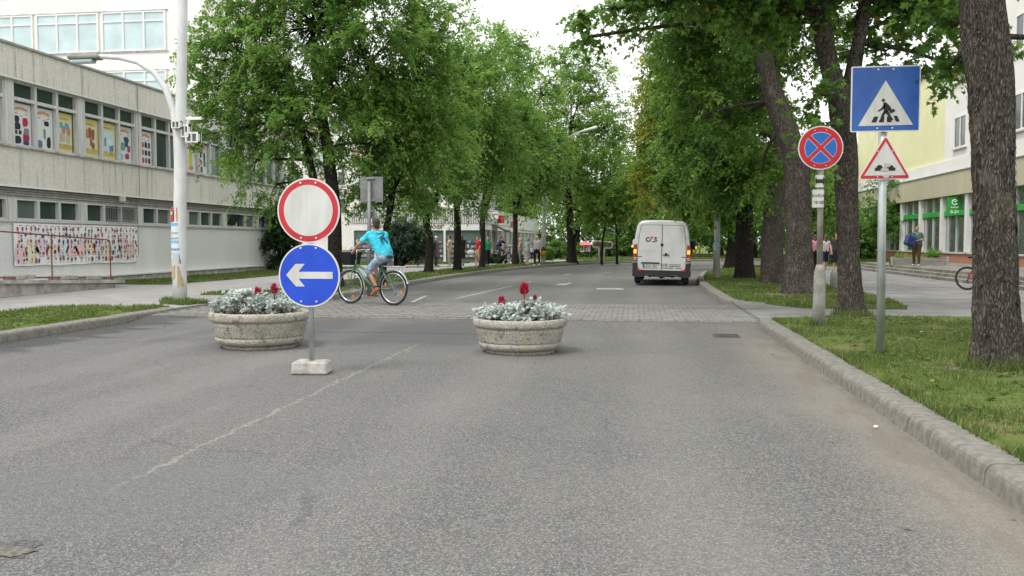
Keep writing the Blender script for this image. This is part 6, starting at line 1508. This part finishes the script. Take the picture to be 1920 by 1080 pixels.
# ---------------------------------------------------------------- bicycles
def bicycle(label, loc, rz, k=1.0, paint=None, basket=False, guards=True, group=None, lean=0, steer=0.0, rimmat='chrome'):
    B = empty('bicycle', loc, rz, label=label, cat='bicycle', group=group); B.rotation_euler = (lean, 0, rz)
    r = .34*k; V = lambda x, z, y=0: (x*k, y*k, z*k)
    tyre = MB().torus((0, 0, 0), r-.022*k, .022*k, 56, 10).mesh('wheel', MAT['rubber'], True)
    rim = MB().torus((0, 0, 0), r-.052*k, .012*k, 48, 6, rz=.014*k).mesh('rim', MAT[rimmat], True)
    sp_ = MB()
    for i in range(28):
        a = 2*math.pi*i/28; a2 = a + (.5 if i % 2 else -.5); sp_.tube([(.02*math.cos(a2), (.025 if i % 4 < 2 else -.025), .02*math.sin(a2)), ((r-.055*k)*math.cos(a), 0, (r-.055*k)*math.sin(a))], .0013*k, 3)
    SP = sp_.mesh('spokes', MAT['chrome']); hub = MB().cone((0, -.05, 0), (0, .05, 0), .018, .018).mesh('hub', MAT['greymetal'], True)
    OG = M('orange_reflector', (.62, .20, .02), None, rough=.25); rf = MB().cbox(0, 0, 0, .05*k, .012, .07*k, .012).mesh('reflector', OG)
    for (x, a0) in ((0, 20), (1.07, 75)):
        par = B
        if x and steer: par = empty('front_assembly', V(.93, 0), steer, parent=B); wl = link('wheel', tyre, par, V(x-.93, .34))
        else: wl = link('wheel', tyre, B, V(x, .34))
        for me_ in (rim, SP, hub): link(me_.name.split('.')[0], me_, wl)
        for a in (a0, a0+180): link('reflector', rf, wl, (r*.6*math.cos(R(a)), 0, r*.6*math.sin(R(a))))
    T = lambda m_, a, b_, rr: m_.tube([a, b_], rr*k, 8)
    m = MB(); T(m, V(.44, .30), V(.26, .84), .021); T(m, V(.44, .30), V(.955, .72), .026); T(m, V(.355, .52), V(.94, .80), .021); T(m, V(.965, .68), V(.925, .88), .025)
    for y in (-.06, .06): T(m, V(0, .34, y), V(.42, .30, y*.5), .013); T(m, V(0, .34, y), V(.29, .74, y*.4), .012)
    m.build('frame', paint, B, True)
    m = MB()
    for y in (-.055, .055): m.tube([V(1.07, .34, y), V(1.0, .55, y), V(.965, .69, y)], .012*k, 8)
    m.tube([V(.965, .69, -.055), V(.965, .69, .055)], .014*k, 6); m.build('fork', paint, B, True)
    m = MB(); m.tube([V(.925, .88), V(.90, 1.03), V(.915, 1.06)], .013*k, 8); bar = [V(.72, 1.06, .29), V(.80, 1.07, .28), V(.90, 1.08, .2), V(.92, 1.06, 0), V(.90, 1.08, -.2), V(.80, 1.07, -.28), V(.72, 1.06, -.29)]; m.tube(bar, .012*k, 8); hb = m.build('handlebar', MAT['chrome'], B, True)
    for y in (-.29, .29): g_ = MB(); g_.tube([V(.70, 1.06, y), V(.80, 1.07, y*.98)], .018*k, 8); g_.build('grip', MAT['rubber'], hb, True)
    m = MB(); m.tube([V(.26, .84), V(.235, .93)], .014*k, 8); sd_ = m.build('seat_post', MAT['chrome'], B, True)
    m = MB(); m.ball(V(.14, .945), .12*k, .095*k, .035*k, 12); m.ball(V(.28, .955), .12*k, .035*k, .028*k, 10); m.ball(V(.20, .945), .11*k, .065*k, .032*k, 10); m.build('saddle', MAT['rubber'], B, True)
    m = MB(); m.torus(V(.44, .30, -.05), .085*k, .006*k, 28, 6, rz=.004); m.cone(V(.44, .30, -.06), V(.44, .30, .06), .02*k, .02*k); m.build('chainwheel', MAT['greymetal'], B, True)
    for (y, dx, dz) in ((.085, -.10, -.115), (-.085, .10, .115)):
        c = MB(); c.tube([V(.44, .30, y*.8), V(.44+dx, .30+dz, y)], .009*k, 6); cr = c.build('crank', MAT['greymetal'], B, True); c = MB(); c.cbox(*V(.44+dx, .30+dz, y*1.6), .09*k, .09*k, .02*k, .006); c.build('pedal', MAT['rubber'], cr)
    m = MB(); m.tube([V(0, .39, -.05), V(.44, .385, -.05)], .004, 4); m.tube([V(0, .30, -.05), V(.44, .215, -.05)], .004, 4); m.tube([V(0, .32, -.06), V(-.03, .24, -.06), V(.02, .2, -.06)], .012, 6); m.build('chain', MAT['darkgrey'], B)
    if guards:
        for x, a0, a1 in ((0, 20, 190), (1.07, 25, 160)):
            m = MB(); m.torus(V(x, .34), r+.018*k, .006*k, 26, 6, rz=.026*k, a0=180-a1 if x == 0 else a0+0, a1=180-a0+5 if x == 0 else a1+50); m.build('mudguard', MAT['chrome'], B, True)
        m = MB()
        for y in (-.055, .055): m.tube([V(-.32, .755, y), V(.20, .765, y)], .006*k, 5)
        for x in (-.32, -.15, .02, .18): m.tube([V(x, .757, -.055), V(x, .757, .055)], .005*k, 5)
        m.tube([V(-.2, .75, .055), V(0, .36, .055)], .005*k, 5); m.tube([V(-.2, .75, -.055), V(0, .36, -.055)], .005*k, 5); m.build('rack', MAT['chrome'], B); m = MB(); m.cbox(*V(-.335, .745), .02, .05, .035, .006); m.build('rear_reflector', MAT['red'], B)
    if basket:
        m = MB()
        c0 = [V(1.0, .78, -.12), V(1.0, .78, .12), V(1.2, .78, .12), V(1.2, .78, -.12)]; c1 = [V(.97, 1.06, -.18), V(.97, 1.06, .18), V(1.27, 1.06, .18), V(1.27, 1.06, -.18)]
        c0 = [(x-.06, y, z) for x, y, z in c0]; c1 = [(x-.06, y, z) for x, y, z in c1]
        for i in range(4):
            for t in np.linspace(0, 1, 9):
                lo = Vector(c0[i]).lerp(Vector(c0[(i+1) % 4]), t); hi = Vector(c1[i]).lerp(Vector(c1[(i+1) % 4]), t); m.tube([lo, hi], .006, 4)
            for t in np.linspace(0, 1, 8):
                a = Vector(c0[i]).lerp(Vector(c1[i]), t); b_ = Vector(c0[(i+1) % 4]).lerp(Vector(c1[(i+1) % 4]), t); m.tube([a, b_], .009 if t > .9 else .006, 4)
        m.add(c0 + [(x*.995+.005, y*.97, z-.03) for x, y, z in c1], [(0, 1, 2, 3), (0, 1, 5, 4), (1, 2, 6, 5), (2, 3, 7, 6), (3, 0, 4, 7)]); m.build('basket', MAT['black'], B)
    return B
GRN = M('bicycle_green', (.075, .19, .125), (.10, .23, .155), 6, .35)
rb = onz(738, 573, .10); KB = 1.09; HB = math.pi - R(22)
BK = bicycle('green bicycle with black front basket and silver mudguards ridden over the crossing', (rb.x, rb.y, .10), HB, KB, GRN, basket=True)
bw = Matrix.Translation((rb.x, rb.y, .10)) @ Matrix.Rotation(HB, 4, 'Z')
bag = empty('shopping_bag', bw @ Vector((1.05*KB, 0, .84*KB)), HB, label='crumpled pale bag bulging from the bicycle basket', cat='bag')
m = MB(); m.ball((0, 0, .16), .14, .16, .2, 16)
m.v = [(x*(1+.18*noise.noise((x*14, y*14, z*14))), y*(1+.18*noise.noise((x*14+5, y*14, z*14))), z+.03*noise.noise((x*16, y*16, z*16))) for x, y, z in m.v]
m.build('sack', M('pale_bag', (.50, .52, .52), (.30, .33, .36), 9, .6), bag, True); m = MB(); m.ball((.03, .07, .27), .07, .06, .08, 10); m.build('parcel', M('yellow_pack', (.5, .42, .12), None), bag, True)

# ---------------------------------------------------------------- people
def cloth(name, c, c2=None, sc_=9): return M(name, c, c2 or tuple(x*.75 for x in c), sc_, .9, .25, 60, spec=.15, dist=.006)
SK = M('skin', (.45, .25, .17), (.52, .31, .22), 12, .55); SK2 = M('tanned_skin', (.36, .18, .115), (.42, .225, .15), 12, .55)
HAIR = {k: M('hair_'+k, c, tuple(x*1.7 for x in c), 40, .7) for k, c in {'dark': (.028, .02, .015), 'grey': (.30, .30, .30), 'brown': (.07, .04, .022), 'white': (.55, .54, .52), 'red': (.10, .03, .025), 'fair': (.35, .27, .15)}.items()}
def soft(o, voxel, it=4):
    md = o.modifiers.new('skin', 'REMESH'); md.mode = 'VOXEL'; md.voxel_size = voxel; md.use_smooth_shade = True
    md = o.modifiers.new('smooth', 'SMOOTH'); md.iterations = it; md.factor = .5
def lerp(a, b_, t): return Vector(a).lerp(Vector(b_), t)
def joints(arms='down', stride=.0, lean=0.0, head_turn=0):
    J = {'pel': (0, 0, .96), 'chest': (0, lean*.6, 1.30), 'neck': (0, lean, 1.46), 'head': (0, lean*1.1+.02, 1.635)}
    for s_, n_ in ((-1, 'L'), (1, 'R')):
        J['sh'+n_] = (s_*.185, lean, 1.415); J['hip'+n_] = (s_*.095, 0, .92); st = stride*s_
        J['kn'+n_] = (s_*.10, st*.5+.03, .50); J['an'+n_] = (s_*.10, st-.02, .09 + max(0, -st)*.2); J['toe'+n_] = (s_*.115, st+.15, .035)
        el = (s_*.245, lean-.04-st*.25, 1.13); wr = (s_*.25, lean+.05-st*.6, .88)
        if arms == 'folded': el, wr = (s_*.25, lean+.04, 1.15), (-s_*.02, lean+.20, 1.19)
        if arms == 'bag': el, wr = (s_*.26, lean+.02, 1.15), (s_*.09, lean+.26, 1.13)
        if arms == 'bar': el, wr = (s_*.27, lean+.25, 1.18), (s_*.24, lean+.48, 1.10)
        J['el'+n_], J['wr'+n_] = el, wr
    return J
def hand(m, el, wr, r=.010, curl=.5, side=1):
    el, wr = Vector(el), Vector(wr); d = (wr-el).normalized(); u_ = d.cross(Vector((0, 0, 1)))
    if u_.length < .2: u_ = d.cross(Vector((0, 1, 0)))
    u_.normalize(); n_ = u_.cross(d)
    if n_.z > 0: n_ = -n_
    m.cone(wr, wr+d*.055, .026, .03, 8)
    for i, (o_, L) in enumerate(((-.030, .062), (-.010, .072), (.010, .068), (.030, .052))):
        a = wr + d*.065 + u_*o_; b_ = a + d*L*.5 + n_*L*.2*curl; c = b_ + d*L*.25*(1-curl*.8) + n_*L*.5*curl
        m.cone(a, b_, r, r*.95, 6); m.cone(b_, c, r*.95, r*.8, 6)
    a = wr + d*.02 - u_*side*.028; m.cone(a, a + d*.035 - u_*side*.022 + n_*.01, r*1.15, r, 6); m.cone(a + d*.035 - u_*side*.022 + n_*.01, a + d*.055 - u_*side*.018 + n_*.03, r, r*.85, 6)
def person(label, loc, rz, J, top, bottom, hair, shoes, H=1.70, skin=SK, voxel=.014, fat=1.0, group=None, sleeve=.55, hairlen=.0, look=0.0, cat='person', pattern=None, handr=.012):
    k = H/1.76; P = empty('person', loc, rz, label=label, cat=cat, group=group); P.scale = (k, k, k); J = {a: Vector(v_) for a, v_ in J.items()}
    m = MB()
    def torso(m, g, z0=0):
        for s_ in 'LR':
            lo = lerp(J['hip'+s_], J['pel'], .25) + Vector((0, 0, z0)); m.cone(lo, lerp(J['sh'+s_], J['neck'], .42) - Vector((0, 0, .07)), .112*fat+g, .098*fat+g, 14); m.cone(lerp(J['sh'+s_], J['neck'], .1), J['neck'] - (J['neck']-J['chest']).normalized()*.05, .058+g, .062+g, 12)
        m.cone(J['pel']+Vector((0, 0, .05+z0)), J['chest'], .115*fat+g, .122*fat+g, 14)
    torso(m, 0); m.cone(J['neck'] - Vector((0, 0, .05)), lerp(J['neck'], J['head'], .6), .058, .054, 12)
    hd = J['head']; hr = Matrix.Rotation(look, 3, 'Z'); hv = lambda x, y, z: hd + hr @ Vector((x, y, z))
    m.M = Matrix.Translation(hd) @ hr.to_4x4()
    m.ball((0, 0, .02), .076, .095, .105, 16); m.ball((0, .03, -.05), .058, .066, .068, 14); m.cone((0, .088, .005), (0, .108, -.025), .010, .015, 6)
    for s_ in (-1, 1): m.ball((s_*.078, -.005, -.005), .012, .022, .034, 8)
    m.ball((0, .09, -.065), .024, .012, .007, 8); m.M = Matrix()
    for s_, sg in (('L', -1), ('R', 1)):
        m.cone(J['sh'+s_], J['el'+s_], .048, .040, 10); m.cone(J['el'+s_], J['wr'+s_], .040, .027, 10); hand(m, J['el'+s_], J['wr'+s_], handr, .6, sg)
        m.cone(J['hip'+s_], J['kn'+s_], .078*fat, .055, 12); m.cone(J['kn'+s_], lerp(J['kn'+s_], J['an'+s_], .35), .052, .054, 12); m.cone(lerp(J['kn'+s_], J['an'+s_], .35), J['an'+s_], .054, .036, 12); m.cone(J['an'+s_], J['toe'+s_], .036, .026, 10)
    o = m.build('body', skin, P); soft(o, voxel)
    m = MB(); m.M = Matrix.Translation(hd) @ hr.to_4x4()
    for s_ in (-1, 1): m.ball((s_*.032, .083, .012), .012, .008, .006, 8)
    m.build('eyes', MAT['black'], P, True)
    m = MB(); torso(m, .014, .04 if bottom[0] != 'coat' else 0)
    for s_ in 'LR': m.cone(J['sh'+s_], lerp(J['sh'+s_], J['el'+s_], min(1, sleeve)), .064, .060, 10)
    if sleeve > 1:
        for s_ in 'LR': m.cone(J['el'+s_], lerp(J['el'+s_], J['wr'+s_], sleeve-1), .055, .042, 10)
    o = m.build('top', top, P); soft(o, voxel)
    kind, bm_ = bottom; m = MB()
    if kind in ('trousers', 'shorts'):
        m.cone(J['hipL'], J['hipR'], .118*fat, .118*fat, 12); m.cone(J['pel'], J['pel']+Vector((0, 0, .06)), .125*fat, .12*fat)
        for s_ in 'LR':
            m.cone(J['hip'+s_], J['kn'+s_], .100*fat, .076, 12)
            if kind == 'trousers': m.cone(J['kn'+s_], J['an'+s_]+Vector((0, 0, .02)), .074, .058, 12)
            else: m.cone(J['kn'+s_], lerp(J['kn'+s_], J['an'+s_], .12), .076, .074, 12)
    elif kind == 'skirt':
        m.tube([J['pel']+Vector((0, 0, .12)), J['pel'], J['pel']-Vector((0, 0, .25)), J['pel']-Vector((0, 0, .52))], [.13, .165*fat, .19*fat, .215*fat], 18)
    else:
        m.tube([J['chest']+Vector((0, 0, .0)), J['pel']+Vector((0, 0, .05)), J['pel']-Vector((0, 0, .25)), J['pel']-Vector((0, 0, .40))], [.13*fat, .165*fat, .205*fat, .225*fat], 18)
        for s_ in 'LR': pass
    o = m.build('skirt' if kind == 'skirt' else 'coat' if kind == 'coat' else kind, bm_, P); soft(o, voxel, 3)
    if kind == 'coat':
        m = MB(); 
        for s_ in 'LR': m.cone(J['hip'+s_], J['kn'+s_], .09, .07, 10); m.cone(J['kn'+s_], J['an'+s_], .068, .055, 10)
        o = m.build('trousers', cloth('grey_trousers', (.12, .13, .14)), P); soft(o, voxel)
    m = MB()
    for s_ in 'LR': m.cone(J['an'+s_]-Vector((0, 0, .03)), J['toe'+s_]+Vector((0, 0, .008)), .046, .036, 10); m.cone(J['an'+s_]-(J['toe'+s_]-J['an'+s_])*.25-Vector((0, 0, .04)), J['toe'+s_], .034, .034, 10)
    o = m.build('shoes', shoes, P); soft(o, voxel*.9)
    m = MB(); m.M = Matrix.Translation(hd) @ hr.to_4x4(); m.ball((0, -.018, .045), .084, .094, .092, 16); m.ball((0, -.05, -.01), .074, .060, .085, 14)
    if hairlen: m.ball((0, -.06, -.06-hairlen/2), .075, .045, .06+hairlen/2, 12)
    m.M = Matrix(); o = m.build('hair', hair, P); soft(o, voxel*.8, 2)
    return P
# the cyclist: joints laid out along the bicycle (x forward, y left)
KB_ = KB
def bj(u_, w_, z): return (u_, w_, z)
JC = {'pel': (.20, 0, 1.06), 'chest': (.30, .02, 1.36), 'neck': (.40, .05, 1.555), 'head': (.42, .05, 1.71),
      'shL': (.50, .20, 1.49), 'shR': (.30, -.14, 1.50), 'hipL': (.22, .10, 1.03), 'hipR': (.22, -.10, 1.03),
      'elL': (.66, .33, 1.29), 'wrL': (.775, .325, 1.18), 'elR': (.55, -.30, 1.27), 'wrR': (.74, -.315, 1.185),
      'knL': (.555, .15, .74), 'anL': (.325, .14, .36), 'toeL': (.46, .145, .225), 'knR': (.64, -.14, .86), 'anR': (.50, -.135, .53), 'toeR': (.66, -.14, .455)}
def shirt():
    g = G('cyan_tshirt'); v = g.coord()
    c = g.mix(g.step(g.noise(v, 7), .35, .7), (.045, .46, .62), (.09, .58, .72)); g.base(c); g.rough(.9); g.spec(.1); g.bump(g.noise(v, 16, 4), .5, .02); return g.m
def denim():
    g = G('washed_denim'); v = g.coord(); c = g.mix(g.step(g.noise(v, 8), .35, .65), (.13, .20, .30), (.36, .43, .50)); g.base(c); g.rough(.9); g.spec(.1); g.bump(g.noise(v, 14, 4), .6, .02); return g.m
CY = person('cyclist in bright cyan t-shirt and washed denim shorts looking away over the road', (rb.x, rb.y, .10), HB, JC, shirt(), ('shorts', denim()), HAIR['dark'], cloth('orange_brown_shoe', (.36, .13, .045)), H=1.76, skin=SK2, voxel=.0085, fat=1.05, look=R(-118), sleeve=.62, handr=.0095)
ct = bpy.data.textures.new('cloth_folds', 'CLOUDS'); ct.noise_scale = .11; ct.noise_depth = 2
for ch in CY.children:
    if ch.name.split('.')[0] in ('top', 'shorts'):
        md = ch.modifiers.new('folds', 'DISPLACE'); md.texture = ct; md.strength = .04; md.mid_level = .5
# dark figure printed on the back of the shirt
ax = Vector(JC['shL']) - Vector(JC['shR']); ax.normalize(); upv = (Vector(JC['neck']) - Vector(JC['pel'])).normalized(); nb = ax.cross(upv).normalized()
if (bw.to_3x3() @ nb).y > 0: nb = -nb
oc = Vector(JC['chest']) + upv*.06 + nb*.155; m = MB()
for pts in ([(-.02, .11), (-.07, .06), (-.03, .02), (.05, .0), (.02, -.05)], [(.10, .10), (.06, .05), (.0, .06), (-.05, .03)], [(.0, .02), (-.02, -.08), (-.06, -.15)], [(.02, .0), (.06, -.08), (.05, -.16)], [(-.08, -.02), (-.03, -.04), (.04, -.05), (.10, -.02)]):
    m.tube([oc + ax*a - nb*(a*a*1.9) + upv*c for a, c in pts], [.006, .012, .013, .011, .006][:len(pts)], 6)
m.build('shirt_print', M('dark_print', (.03, .05, .07), None, rough=.9), CY)
m = MB(); m.torus((JC['anL'][0]+.01, JC['anL'][1], JC['anL'][2]+.05), .045, .014, 16, 6, axis='Z'); m.build('ankle_band', MAT['black'], CY, True)

def stand(px, py, z=.12): return onz(px, py, z)
GP = 'people on the far footway'
def at_y(px, Y, z=.12): p = ony(px, 480, Y); return Vector((p.x, p.y, z))
grey_sh = cloth('white_shoe', (.6, .6, .58)); dk_sh = cloth('dark_shoe', (.03, .03, .03))
person('white haired lady in a long lilac coat beside the kinked tree', stand(818, 500), R(-60), joints('down'), cloth('lilac_coat', (.26, .17, .21)), ('coat', cloth('lilac_skirt', (.27, .175, .215))), HAIR['white'], grey_sh, H=1.62, fat=1.1, group=GP, hairlen=.03, sleeve=.7)
person('person in a cream waistcoat with folded arms between two trunks', stand(843, 500), R(95), joints('folded'), cloth('cream_vest', (.60, .55, .38)), ('trousers', cloth('beige_trousers', (.42, .38, .30))), HAIR['brown'], grey_sh, H=1.68, group=GP, sleeve=.2)
person('woman in a black dress half hidden by the straight slim tree', stand(866, 498.5), R(40), joints('folded'), cloth('black_top', (.02, .018, .02)), ('skirt', cloth('black_skirt', (.018, .018, .02))), HAIR['brown'], dk_sh, H=1.70, group=GP, sleeve=.3, hairlen=.12)
person('dark haired woman in a red shirt and peach trousers with a pale bag', stand(897, 499), R(120), joints('down', .12), cloth('red_shirt', (.46, .015, .03)), ('trousers', cloth('peach_trousers', (.55, .34, .25))), HAIR['dark'], grey_sh, H=1.62, group=GP, fat=1.1)
c = stand(893, 499); o = empty('handbag', c + Vector((-.28, -.1, .62)), label='pale grey bag carried by the woman in red', cat='bag'); m = MB(); m.ball((0, 0, .12), .24, .1, .13, 12); m.build('bag_body', M('pale_fabric', (.5, .5, .49), None, rough=.9), o, True); m = MB(); m.torus((0, 0, .22), .11, .012, 16, 6, a0=0, a1=180); m.build('strap', M('grey_strap', (.3, .3, .3), None), o, True)
person('woman in a green top and dark trousers right of the slender bent tree', stand(914, 499), R(-150), joints('down', .1), cloth('green_top', (.03, .27, .12)), ('trousers', cloth('black_jeans', (.02, .022, .03))), HAIR['brown'], dk_sh, H=1.60, group=GP, sleeve=.15, hairlen=.1)
person('woman in grey top and black cropped trousers next to the far lamp post', stand(1007, 498), R(170), joints('down', .14), cloth('grey_top', (.36, .37, .38)), ('trousers', cloth('black_trousers', (.018, .018, .02))), HAIR['fair'], grey_sh, H=1.66, group=GP)
person('person in a pale blue shirt standing over a silver bicycle', stand(989, 496), R(-60), joints('bar'), cloth('pale_blue_shirt', (.40, .55, .66)), ('shorts', cloth('pale_shorts', (.45, .42, .38))), HAIR['grey'], grey_sh, H=1.55, group=GP)
person('small person in white between the pale blue shirt and the grey top', stand(998.5, 494.5), R(20), joints('down'), cloth('white_top', (.62, .62, .62)), ('shorts', cloth('navy_shorts', (.04, .045, .1))), HAIR['dark'], grey_sh, H=1.30, group=GP)
person('person in a peach top behind the tree by the parked bicycles', stand(976, 494.5), R(90), joints('folded'), cloth('peach_top', (.55, .33, .26)), ('trousers', cloth('grey_slacks', (.2, .2, .2))), HAIR['fair'], dk_sh, H=1.55, group=GP)
# cyclist in navy near the drugstore
nb_ = at_y(928, 52.5); nbz = R(-14)
BK2 = bicycle('dark bicycle ridden past the drugstore behind the low shrub', nb_, nbz, 1.0, M('bicycle_black', (.02, .02, .025), None, rough=.4), guards=False)
JN = {a: (v_[0]*.97, v_[1]*.95, v_[2]*.97) for a, v_ in JC.items()}
JN.update(shL=(.46, .17, 1.40), shR=(.46, -.17, 1.40), neck=(.46, 0, 1.44), head=(.52, 0, 1.59), chest=(.34, 0, 1.26), pel=(.19, 0, 1.0), hipL=(.2, .09, .98), hipR=(.2, -.09, .98), elL=(.64, .27, 1.2), wrL=(.72, .28, 1.09), elR=(.64, -.27, 1.2), wrR=(.72, -.28, 1.09))
person('cyclist in a navy shirt riding past the drugstore', nb_, nbz, JN, cloth('navy_shirt', (.025, .03, .06)), ('shorts', cloth('dark_shorts', (.05, .05, .06))), HAIR['dark'], dk_sh, H=1.70, group=GP, look=R(-90))
SLV = M('bicycle_silver', (.45, .46, .47), None, rough=.35, metal=.4)
bicycle('silver bicycle held by the person in pale blue', at_y(981, 55.0), R(-8), 1.0, SLV, guards=False)
bicycle('parked blue bicycle nearest the slim tree by the shop front', at_y(952, 56.5), R(70), 1.0, M('bicycle_blue', (.05, .1, .25), None, rough=.4), guards=False)
bicycle('parked white bicycle with a turned wheel by the shop corner', at_y(944, 56.0), R(60), 1.0, M('bicycle_white', (.6, .6, .6), None, rough=.4), guards=False)
# right-hand side
mp = onz(1718, 499, .42)
MN = person('man in green patterned shirt and olive trousers on the terrace clutching a blue bag', mp, R(150), joints('bag'), M('green_patterned_shirt', (.015, .06, .05), (.10, .2, .17), 22, .9), ('trousers', cloth('olive_trousers', (.10, .075, .03))), HAIR['dark'], grey_sh, H=1.68, fat=1.22, skin=SK2, look=R(25))
o = empty('sports_bag', mp + Vector((-.36, -.27, .98)), R(20), label='dark blue bag held in the arms of the man on the terrace', cat='bag'); m = MB(); m.cbox(0, 0, .08, .50, .22, .46, .06); ob = m.build('bag_body', M('navy_nylon', (.018, .03, .10), (.03, .05, .15), 8, .6), o); ob.rotation_euler = (0, R(22), 0); m = MB(); m.torus((.05, -.1, .28), .12, .014, 16, 6, a0=0, a1=180); m.build('strap', MAT['black'], o, True)
GR2 = 'people walking on the forecourt'
person('woman with dark red hair in a pink shirt just left of the no stopping post', stand(1527, 507), R(10), joints('down', .1), cloth('pink_shirt', (.52, .22, .28)), ('trousers', cloth('black_leggings', (.02, .02, .025))), HAIR['red'], dk_sh, H=1.66, group=GR2, hairlen=.12)
person('woman in a pale top and navy shorts right of the no stopping post', stand(1547, 506), R(15), joints('down', .12), cloth('pale_top', (.48, .44, .45)), ('shorts', cloth('navy_blue_shorts', (.025, .03, .08))), HAIR['red'], grey_sh, H=1.62, group=GR2, hairlen=.15)
person('person in charcoal top and long black skirt beside the forked tree', stand(1567, 510), R(-160), joints('down'), cloth('charcoal_top', (.045, .05, .055)), ('skirt', cloth('long_black_skirt', (.015, .015, .017))), HAIR['brown'], dk_sh, H=1.72, group=GR2)
rbp = onz(1814, 544, .12)
bicycle('red bicycle parked by the steps, half hidden by the nearest trunk', rbp, R(3), .96, M('bicycle_red', (.40, .02, .035), None, rough=.35), guards=False, lean=R(-6), rimmat='darkgrey')
